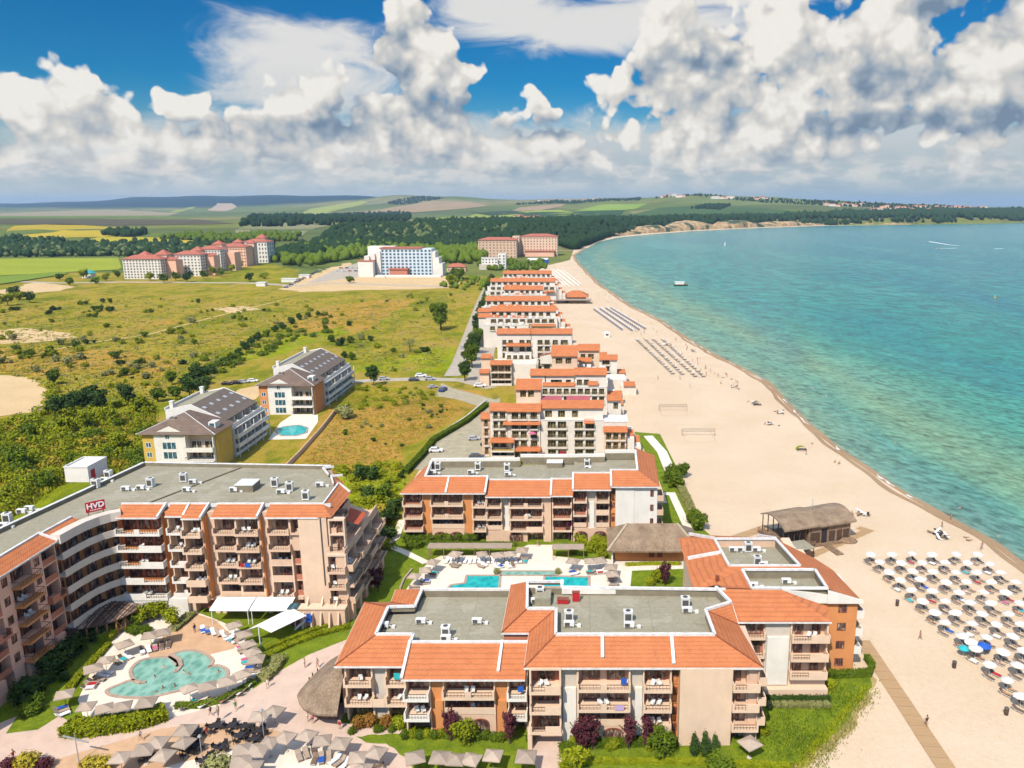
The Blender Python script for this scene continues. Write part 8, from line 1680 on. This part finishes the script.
for px,py in((477,740),(486,739),(494,741),(501,741),(530,741)):topiary(px,py,.75,L_mid,'round bush between the purple trees of the low wing')
for i in range(9):topiary(770+i*7.0,707.5,.62,L_olive,'small grey green ball in the row on the seaside lawn')
for px,py,r in((830,689,.9),(575,746,.9),(615,748,.8),(610,750,.7),(650,750,.8),(764,735,.8)):topiary(px,py,r,L_bright,'round bright bush near the front hotel')
for i,px in enumerate((407,415,422,430,440,448,459,467,474,411,418)):topiary(px,542-(i>8)*-6,1.15,L_mid,'round green bush in the row before the middle hotel')
for px,py,r in((29,700,2.3),(56,672,2.4),(74,655,2.1),(50,682,1.2),(65,680,.9),(38,690,1.3),(95,640,1.4)):topiary(px,py,r,L_dark,'dark round bush in the shade of the salmon wing',tall=.85)
for px,py,r in((37,706,1.2),(27,714,1.1),(31,716,1.0),(38,712,.9)):topiary(px,py,r,L_mid,'bright round bush on the corner lawn')
for px,py,r in((578,540,1.4),(582,545,1.2),(596,545,1.3),(604,550,1.6),(592,552,1.4),(602,558,1.2),(573,553,1.0),(659,582,1.5),(650,586,1.0)):topiary(px,py,r,L_bright,'bright bush in the garden near the thatched pavilion')
for px,py in((497,574),(558,574)):topiary(px,py,.7,L_olive,'potted round bush at a pool corner')
for t,L in BS.items():
 L.sort(key=lambda q:q[0])
 for i,(x,o)in enumerate(L):o['label']=f'{t}, {ORD[i]} from left' if len(L)>1 else t
PT=[]
for px,py,H_ in((451,741,4.6),(510,744,4.8),(580,750,4.9),(592,750,4.9),(629,749,4.3),(648,750,5.0),(493,533,3.4),(606,533,3.4),(569,541,3.2),(665,586,3.6),(586,752,4.0),(378,592,3.8)):
 x,y,_=G(px,py);PT.append((px,tree('plum',x,y,H_*1.08,H_*.27,L_purple,'',nleaf=1100,size=.24,seed=30+len(PT)%3,group='purple leaved trees',label='x',name='tree',z0f=.12,sc=1)))
PT.sort(key=lambda q:q[0])
for i,(px,o)in enumerate(PT):o['label']=f'purple leaved small tree, {ORD[i]} from the left of the purple ones'
for px,py,H_,Rr,lab in((466,745,4.2,2.1,'bright green small tree between two purple trees of the low wing'),(664,758,4.4,2.1,'bright green round tree right of the purple trees by the recess'),(575,772,3.6,2.0,'bright green small tree at the bottom edge near the path')):x,y,_=G(px,py);tree('young',x,y,H_,Rr,L_bright if px!=664 else L_mid,'',nleaf=1700,size=.24,seed=int(px)%5+40,label=lab,z0f=.1)
CYP=[]
for i,(px,py)in enumerate(((694,756),(704.5,757),(714.5,755))):
 x,y,_=G(px,py);t=empty('cypress',(x,y,0),f'dark conical clipped cypress on the front lawn, {["leftmost", "middle and tallest", "rightmost"][i]} of three','tree','three cypresses on the front lawn');H_=(3.6,4.1,3.3)[i]
 me=veg_mesh(('cyp',i),[(0,0,H_*.34,.60,.60,H_*.35),(0,0,H_*.62,.40,.40,H_*.36)],1500,.15,L_dark,70+i);o=bpy.data.objects.new('crown',me);link(o);o.parent=t;q=bpy.data.objects.new('trunk',trunk_mesh(('tr',2,1),2,.09,1,0));link(q);q.parent=t
for px,py,H_,Rr,m_,lab in((148,622,3.6,2.2,L_bright,'yellow green garden tree by the hotel entrance, in the middle'),(158,618,3.2,2.0,L_bright,'yellow green garden tree by the hotel entrance, right one'),(137,626,2.8,1.7,L_mid,'green garden tree beside the glass canopy'),(172,625,2.4,1.3,L_bright,'small yellow green bush tree near the pergola garden'),(718,772,2.6,1.9,L_mid,'spreading green palm like shrub at the bottom of the lawn')):x,y,_=G(px,py);tree('gard',x,y,H_,Rr,m_,'',nleaf=1000,size=.28,seed=int(px)%4+50,label=lab,z0f=.15)
for px,py,r,m_,lab in((28,768,1.5,L_yellow,'yellow flowering bush at the bottom left'),(46,768,1.0,L_purple,'reddish bush right of the yellow flowering one'),(10,768,1.0,L_purple,'pink red flower bush in the bottom left corner'),(92,771,1.4,L_yellow,'yellow shrub bed below the slanted lamp post'),(104,770,1.3,L_yellow,'second yellow shrub below the slanted lamp post'),(218,774,1.8,L_olive,'big olive round shrub at the bottom of the terrace'),(690,400+8,.1,L_mid,'')):
 if not lab:continue
 x,y,_=G(px,py);me=veg_mesh(('fl',m_.name),[(0,0,.8,.95,.95,.8)],700,.2,m_,81);o=bpy.data.objects.new('shrub',me);link(o);o.location=(x,y,0.05);o.scale=(r,r,r*.9);tag(o,lab,'shrub')
def weeds(name,pts,n,mat,size,seed):
 r_=random.Random(seed);V=[]
 for _ in range(n):px,py,s=r_.choice(pts);x,y,_z=G(px+r_.gauss(0,s),py+r_.gauss(0,s*.6));h=size*r_.uniform(.5,1.4);a=r_.uniform(0,6.28);V+=[(x-.1*math.cos(a),y-.1*math.sin(a),.1),(x+.1*math.cos(a),y+.1*math.sin(a),.1),(x+r_.uniform(-.15,.15),y+r_.uniform(-.15,.15),.1+h)]
 return tag(obj(name,np_mesh(name,V,np.arange(len(V)).reshape(-1,3)),mat),kind='stuff')
weeds('lawn_weeds',[(866-i*4,690+i*4.6,4)for i in range(18)],1500,L_bright,.28,3);weeds('lawn_weeds',[(790,730,22),(830,700,16),(800,745,18)],2600,L_mid,.3,4);weeds('sand_weeds',[(872-i*3.6,694+i*4.8,4.5)for i in range(17)],700,L_olive,.35,5);weeds('sand_weeds',[(684,500,4),(692,520,4),(668,468,5)],300,L_olive,.35,6)
MARKS=[(n_,*G(px,py)[:2])for n_,px,py in(('the bare field',20,395),('the near apartment house',150,440),('the far apartment house',262,400),('the round blue pool',292,430),('the lone meadow tree',441,330),('the half bare tree',410,352),('the leftmost white hotel',140,283),('the pale blue grey hotel',400,280),('the dusty lot',300,290),('the left picture edge',4,330),('the stair house',85,470),('the car park wall',424,452),('the parked cars',430,385),('the blue market tents',342,392),('the middle of the meadow',150,330),('the tall dark meadow tree',127,405),('the middle hotel',404,520),('the signed hotel terraces',370,560),('the meadow hedge line',250,346),('the street corner',455,372),('the paddock',235,285),('the thicket edge',60,452),('the far road',60,290),('the grassy strip',300,345))]
MARKS+=[(n_,*G(px,py)[:2])for n_,px,py in(('the sandy shore path',690,520),('the olive bushes',90,355),('the pink flecked slope',200,320))]
near_labels(NEAR,MARKS)
def skin_person(name,joints,edges,radii):
 me=bpy.data.meshes.new(name);me.from_pydata(joints,edges,[]);o=bpy.data.objects.new(name,me);link(o)
 sk=o.modifiers.new('s','SKIN');sub=o.modifiers.new('d','SUBSURF');sub.levels=1
 for i,r in enumerate(radii):o.data.skin_vertices[0].data[i].radius=(r,r*.85)
 o.data.skin_vertices[0].data[0].use_root=True
 dg=bpy.context.evaluated_depsgraph_get();m2=bpy.data.meshes.new_from_object(o.evaluated_get(dg));bpy.data.objects.remove(o)
 for p in m2.polygons:p.use_smooth=True
 return m2
R_=[.125,.13,.14,.055,.10,.10,.075,.05,.04,.075,.05,.04,.10,.065,.045,.05,.10,.065,.045,.05]
E_=[(0,1),(1,2),(2,3),(3,4),(4,5),(2,6),(6,7),(7,8),(2,9),(9,10),(10,11),(0,12),(12,13),(13,14),(14,15),(0,16),(16,17),(17,18),(18,19)]
def pose(kind):
 if kind=='stand':return[(0,0,.95),(0,0,1.15),(0,0,1.38),(0,0,1.5),(0,-.01,1.6),(0,0,1.7),(-.2,0,1.36),(-.26,.02,1.1),(-.25,-.05,.86),(.2,0,1.36),(.26,.02,1.1),(.25,-.05,.86),(-.1,0,.86),(-.11,-.01,.48),(-.11,.02,.08),(-.12,-.12,.04),(.1,0,.86),(.11,-.01,.48),(.11,.02,.08),(.12,-.12,.04)]
 if kind=='walk':return[(0,0,.95),(0,-.02,1.15),(0,-.04,1.38),(0,-.05,1.5),(0,-.07,1.6),(0,-.06,1.7),(-.2,-.03,1.36),(-.25,.12,1.12),(-.24,.18,.9),(.2,-.03,1.36),(.25,-.14,1.12),(.24,-.26,.95),(-.1,-.02,.86),(-.11,-.2,.5),(-.11,-.26,.1),(-.11,-.39,.05),(.1,.02,.86),(.11,.1,.48),(.11,.34,.16),(.11,.24,.06)]
 if kind=='swim':return[(0,0,-.25),(0,0,-.05),(0,0,.16),(0,0,.3),(0,-.01,.4),(0,0,.5),(-.2,0,.14),(-.38,-.12,.05),(-.5,-.3,.04),(.2,0,.14),(.38,-.12,.05),(.5,-.3,.04),(-.1,0,-.35),(-.11,-.05,-.6),(-.11,.1,-.85),(-.11,.05,-.95),(.1,0,-.35),(.11,-.05,-.6),(.11,.1,-.85),(.11,.05,-.95)]
 if kind=='lie':return[(0,.0,.52),(0,.22,.54),(0,.42,.62),(0,.53,.69),(0,.62,.76),(0,.70,.82),(-.2,.40,.62),(-.3,.18,.54),(-.28,-.02,.50),(.2,.40,.62),(.3,.18,.54),(.28,-.02,.50),(-.1,-.1,.50),(-.11,-.46,.56),(-.11,-.86,.48),(-.11,-.92,.56),(.1,-.1,.50),(.11,-.46,.52),(.11,-.86,.48),(.11,-.92,.56)]
 if kind=='sit':return[(0,0,.55),(0,.04,.75),(0,.05,.98),(0,.03,1.1),(0,.01,1.2),(0,.02,1.3),(-.2,.05,.96),(-.26,-.02,.72),(-.16,-.26,.74),(.2,.05,.96),(.26,-.02,.72),(.16,-.26,.74),(-.1,-.08,.53),(-.12,-.44,.54),(-.12,-.46,.12),(-.12,-.58,.06),(.1,-.08,.53),(.12,-.44,.54),(.12,-.46,.12),(.12,-.58,.06)]
BODY={k:skin_person('person',pose(k),E_,R_)for k in('stand','walk','swim','lie','sit')}
def shell(kind,i0,i1,w,h0,h1):
 P=[Vector(p)for p in pose(kind)];a=MB();A,Bq=P[i0],P[i1];d=(Bq-A);n_=8
 ax=d.normalized();x=ax.cross(Vector((0,1,0))if abs(ax.y)<.8 else Vector((1,0,0))).normalized();y=ax.cross(x);rings=[]
 for t,s in((h0,.92),((h0+h1)/2,1.02),(h1,.95)):rings.append([A+d*t+x*w*s*math.cos(6.283*k/n_)+y*w*.82*s*math.sin(6.283*k/n_)for k in range(n_)])
 for r0,r1 in zip(rings,rings[1:]):
  for k in range(n_):a.face([r0[k],r0[(k+1)%n_],r1[(k+1)%n_],r1[k]])
 return a.mesh('clothing')
def hair_mesh(kind):P=pose(kind);a=MB();h=P[5];g=P[4];a.ball((h[0],h[1]+.02 if kind!='lie' else h[1]+.03,h[2]+(.0 if kind!='lie' else-.02)),.115,.12,.10,8,5);return a.mesh('hair')
HAIR={k:hair_mesh(k)for k in BODY};TRUNK={k:shell(k,0,2,.175 if k!='lie' else .18,-.35,.15)for k in BODY};SHIRT={k:shell(k,0,2,.185,.1,1.02)for k in BODY}
def cl(n_,c):return plain(n_,c,.85,.08,3)
CLO={'red':cl('red_cloth',(.5,.03,.03)),'blue':cl('blue_cloth',(.03,.10,.45)),'black':cl('black_cloth',(.02,.02,.025)),'white':cl('white_cloth',(.75,.73,.70)),'green':cl('green_cloth',(.05,.25,.10)),'pink':cl('rose_cloth',(.6,.15,.3)),'orange':cl('orange_cloth',(.6,.22,.04)),'yellow':cl('lemon_cloth',(.6,.5,.08))}
SKIN=[plain('skin_light',(.55,.33,.22),.6,.06,5),plain('skin_tan',(.36,.19,.11),.6,.06,5)];HAIRM=[plain('hair_dark',(.03,.02,.015),.7,.1),plain('hair_fair',(.30,.19,.08),.7,.1)]
PEO=[]
def om(o,mat):
 if not o.data.materials:o.data.materials.append(mat)
 o.material_slots[0].link='OBJECT';o.material_slots[0].material=mat
def person(kind,x,y,z,rz,text=None,label=None,shirt=None,trunks=None,grp='people on the beach'):
 b=bpy.data.objects.new('person',BODY[kind]);link(b);om(b,random.choice(SKIN));b.location=(x,y,z);b.rotation_euler.z=rz;s_=random.uniform(.94,1.05);b.scale=(s_,)*3
 c=trunks or random.choice(list(CLO));h=bpy.data.objects.new('hair',HAIR[kind]);link(h);om(h,random.choice(HAIRM));h.parent=b
 t=bpy.data.objects.new('swimwear' if not shirt else 'trousers',TRUNK[kind]);link(t);om(t,CLO[c]);t.parent=b
 if shirt:s=bpy.data.objects.new('shirt',SHIRT[kind]);link(s);om(s,CLO[shirt]);s.parent=b
 tag(b,label,'person',grp)
 if not label:PEO.append((b,text or{'stand':'person standing in '+c+' swimwear','walk':'person walking in '+c+' swimwear','swim':'swimmer with head and shoulders above water','lie':'sunbather in '+c+' swimwear','sit':'person sitting in '+c+' swimwear'}[kind],'person',x,y))
 return b
edge=[(787,403),(799,415),(953,520),(984,549),(944,528),(700,348),(672,329),(667,326),(650,318),(640,312),(622,300),(612,293),(606,289),(600,284),(596,280),(590,278),(733,366),(760,382),(706,353),(648,312),(629,303),(618,298),(603,287),(598,283)]
for i,(px,py)in enumerate(edge):x,y,_=G(px,py);person(random.choice(('stand','walk')),x-.5,y,.03,random.uniform(0,6.28))
for px,py in[(803,397),(800,396),(813,388),(826,396),(849,413),(846,413),(816,412),(868,430),(831,416),(790,372),(868,442),(895,443),(960,508),(998,536),(775,360),(720,330),(707,329),(668,322),(650,300),(640,296),(622,284),(610,282),(604,276),(694,340),(735,352),(835,369),(760,362),(626,282),(633,290),(616,286)]:
 x,y,_=G(px,py);person('swim',x,y,-.05,random.uniform(0,6.28),grp='swimmers in the sea')
for i in range(70):
 px=random.uniform(600,740);e=306+(px-630)*.62+(2 if px>700 else 0);py=e+random.uniform(5,26)if px>630 else 285+(px-600)*.7+random.uniform(6,16);x,y,_=G(px,py);k=random.choice(('stand','walk','lie','sit'));person(k,x,y,.06-(.34 if k in('lie','sit')else 0),random.uniform(0,6.28))
for px,py,k in((765,425,'sit'),(779,426,'lie'),(806,455,'walk'),(835,463,'sit'),(839,464,'lie'),(748,402,'lie'),(775,412,'lie'),(812,444,'lie'),(658,380,'stand'),(680,380,'stand'),(705,340,'sit'),(690,388,'walk'),(966,538,'lie'),(969,541,'lie'),(920,640,'walk'),(852,515,'sit')):
 x,y,_=G(px,py);person(k,x,y,.06-(.36 if k in('lie','sit')else 0),random.uniform(0,6.28))
for x,y,a_,tx in LB['near']:person('lie',x,y,.05-.08,a_,label='sunbather lying on '+tx,grp='sunbathers under the white umbrellas')
x,y,_=G(981,551);person('stand',x,y,.05,1,label='person standing on the sand above the top right umbrella',shirt='red',trunks='black')
for px,py,k,sh,tr,lab in((236,711,'walk','green','green','person in green walking on the pink plaza below the pool'),(268,688,'walk','white','white','person in white walking on the pink plaza near the hedge'),(305,668,'stand','white','black','person in white and black standing beside the thatched bar'),(318,668,'walk','white','pink','person in pale clothes walking toward the thatched bar'),(207,737,'walk','red','red','person in red standing by the black restaurant tables'),(141,741,'walk','white','black','person in white shirt below the thick pool hedge'),(14,761,'walk','red','black','person in red on the pink paving at the bottom left'),(195,633,'stand','black','blue','person in dark clothes on the terracotta paving above the lagoon'),(340,730,'stand','red','red','person in red at the counter of the thatched bar'),(308,722,'stand','white','red','person in white and red in front of the thatched bar, left'),(313,724,'stand','pink','black','person in pink and black in front of the thatched bar, right'),(538,547,'walk','red','blue','person in red walking on the white entrance path'),(211,716,'walk','black','black','person in black on the terrace beside a closed parasol'),(526,710+20,'stand','white','black','person in white on the path before the front hotel')):
 x,y,_=G(px,py);person(k,x,y,.09,random.uniform(0,6.28),label=lab,shirt=sh,trunks=tr,grp='people in the resort')
for i,(px,py)in enumerate(((155,678),(164,668),(184,673),(189,675),(156,693),(163,689),(175,687),(219,673))):x,y,_=G(px,py);person('swim',x,y,.02,random.uniform(0,6.28),label=f'bather in the lagoon pool, {ORD[[0, 2, 5, 6, 1, 3, 4, 7][i]]} from the left',grp='bathers in the lagoon pool')
x,y,_=G(926,727);person('walk',x,y,.15,.5,label='person in dark clothes walking on the wooden boardwalk',shirt='black',trunks='black',grp='people on the beach')
near_labels(PEO,[(n_,*G(px,py)[:2])for n_,px,py in(('the tour boat',681,284),('the nearer lounger field',672,360),('the middle lounger field',618,322),('the volleyball nets',670,420),('the white kiosk',607,337),('the lime green tent',801,450),('the board piles',938,536),('the shoreline bend',787,400),('the far sunbeds',565,280),('the beach restaurant',580,298),('the open sand corner',735,390),('the sand by the beach bar',850,515),('the pale shallows',850,410),('the small bay water',620,285),('the umbrella rows',900,600),('the upper waterline',700,345),('the right shallows',990,530),('the narrow sand',610,292),('the mid shallows',735,350))])
def car_proto():
 t=empty('parked_car',(0,0,-80));b=MB();pr=[(-2.1,.35),(-2.1,.85),(-1.95,.95),(1.2,.95),(2.0,.82),(2.1,.6),(2.1,.35)]
 def loft(mb,pr,w0,w1):
  n_=len(pr);i=len(mb.v);mb.v+=[(x,-w0,z)for x,z in pr]+[(x,w1,z)for x,z in pr];mb.f+=[tuple(range(i,i+n_)),tuple(range(i+2*n_-1,i+n_-1,-1))]+[(i+(k+1)%n_,i+k,i+n_+k,i+n_+(k+1)%n_)for k in range(n_)]
 loft(b,pr,.88,.88);loft(b,[(-1.75,.96),(-1.5,1.42),(.25,1.42),(.3,1.40),(1.05,.96)],.74,.74);o=mk('body',b,None,t)if False else None
 me=b.mesh('body');o=bpy.data.objects.new('body',me);me.materials.append(M_metal);link(o);o.parent=t
 g=MB()
 for s_ in(-1,1):g.face([(-1.5,s_*.755,1.0),(.85,s_*.755,1.0),(.22,s_*.755,1.36),(-1.38,s_*.755,1.36)])
 g.face([(1.02,-.68,1.0),(1.02,.68,1.0),(.36,.66,1.40),(.36,-.66,1.40)]);g.face([(-1.77,-.68,1.0),(-1.77,.68,1.0),(-1.55,.66,1.38),(-1.55,-.66,1.38)]);mk('car_window',g,M_glass,t)
 for x in(-1.3,1.3):
  for y in(-.82,.82):
   w=MB();n_=10;i=0;w.v=[(x+.33*math.cos(6.283*k/n_),y+s_*.1,.33+.33*math.sin(6.283*k/n_))for s_ in(-1,1)for k in range(n_)];w.f=[tuple(range(n_)),tuple(range(2*n_-1,n_-1,-1))]+[(k,(k+1)%n_,n_+(k+1)%n_,n_+k)for k in range(n_)];mk('wheel',w,M_tyre,t)
 for y in(-.6,.6):h=MB();h.box(2.02,2.115,y-.18,y+.18,.62,.78);mk('headlight',h,M_letter,t)
 return t
CP=car_proto();PAINT={'white':plain('car_white',(.75,.74,.72),.3,.02,spec=.5),'black':plain('car_black',(.02,.02,.022),.25,.05,spec=.5),'silver':plain('car_silver',(.40,.41,.42),.3,.03,spec=.5),'blue':plain('car_blue',(.03,.07,.22),.3,.05,spec=.5),'navy':plain('car_navy',(.05,.08,.11),.3,.05,spec=.5),'red':plain('car_red',(.35,.03,.03),.3,.05,spec=.5)}
first=True
for px,py,a_,c,lab,sc in((436,452,.05,'white','white car parked in the gravel car park',1),(477,459,.05,'navy','dark blue car parked by the first white hotel',1.1),(486,452-7,1.2,'black','black car beside the salmon annex in the car park',1),(474,440,0.1,'silver','small silver car in the middle of the car park',.9),(414,381,.05,'navy','dark car leftmost in the street corner row',1.05),(421,377,.1,'white','white van like car behind the corner row',1.15),(430,380,.05,'silver','silver car rightmost in the street corner row',1.05),(384,380,.1,'silver','silver car beside the bush at the street',1.05),(443,391,1.4,'blue','blue small truck on the gravel track',1.2),(433,388,.6,'silver','grey car on the grass edge by the gravel track',.9),(480,387,.05,'white','white car parked before the orange annex',1.15),(466,364,1.35,'navy','dark car at the near end of the street',1.05),(463,348,1.4,'silver','silver car further along the street',1),(469,366,1.35,'white','white car beside the dark one at the street end',1),(471,335,1.42,'black','black car under the street trees, nearer one',1),(474,322,1.45,'black','black car under the street trees, farther one',1),(477,311,1.45,'red','red car under the street trees',1),(227,385,.1,'black','black car behind the near apartment house, left one',1),(236,384,.1,'black','black car behind the near apartment house, right one',1),(244,383,.1,'silver','silver car between the apartment houses',1),(253,382,.1,'white','white car nearest the far apartment house wall',1)):
 o=CP if first else copy_tree(CP);first=False;p=G(px,py);o.location=(p[0],p[1],.05);o.rotation_euler.z=a_;o.scale=(sc,sc,sc);tag(o,lab,'car','parked cars')
 for ch in o.children:
  if ch.name.startswith('body'):om(ch,PAINT[c])
for i in range(22):
 px,py=[(286+i*2.6,288-i*1.35)if i<14 else(338+(i-14)*3,271.5-(i%2)*3)][0];o=copy_tree(CP);p=G(px,py);o.location=(p[0],p[1],.06);o.rotation_euler.z=random.uniform(.3,.7);c=random.choice(list(PAINT));tag(o,f'{c} car in the far hotel car park, {ORD[i] if i < 20 else "among the last"} from the left','car','cars in the far car park')
 if i>=20:o['label']=f'{c} car at the right end of the far hotel car park, {"last" if i == 21 else "last but one"}'
 for ch in o.children:
  if ch.name.startswith('body'):om(ch,PAINT[c])
for i,(px,py,w_)in enumerate(((290,282,14),(305,278,10),(262,286,8))):p=G(px,py);t=empty('shed',p,f'low white shed by the far dusty lot, {ORD[i]} from the apartment side','shed');a=MB();a.box(p[0]-w_/2,p[0]+w_/2,p[1]-3,p[1]+3,0,3.2);obj('wall',a,M_offwhite,t);a=MB();a.box(p[0]-w_/2-.4,p[0]+w_/2+.4,p[1]-3.4,p[1]+3.4,3.2,3.5);obj('roof',a,M_metal,t)
p=G(219,722);t=empty('closed_parasol',(p[0],p[1],ZG),'closed taupe parasol standing on the terrace beside the tables','parasol');a=MB();a.cone(p[:2],.05,.28,.9,2.2,8);a.cone(p[:2],.28,.05,2.2,2.9,8);obj('folded_canopy',a,M_canvas,t);a=MB();a.cone(p[:2],.04,.04,0,.9,6);obj('pole',a,M_wood,t)
def hazem():
 m=bpy.data.materials.new('haze_air');m.use_nodes=True;t=m.node_tree;t.nodes.clear();o=t.nodes.new('ShaderNodeOutputMaterial');v=t.nodes.new('ShaderNodeVolumePrincipled')
 v.inputs['Color'].default_value=(0.46,0.66,0.90,1);v.inputs['Density'].default_value=5.0e-5;v.inputs['Anisotropy'].default_value=0.0;t.links.new(v.outputs[0],o.inputs['Volume']);return m
mb=MB();mb.box(-31500,31500,-700,20600,-12,185);tag(obj('haze',mb,hazem()),kind='stuff')
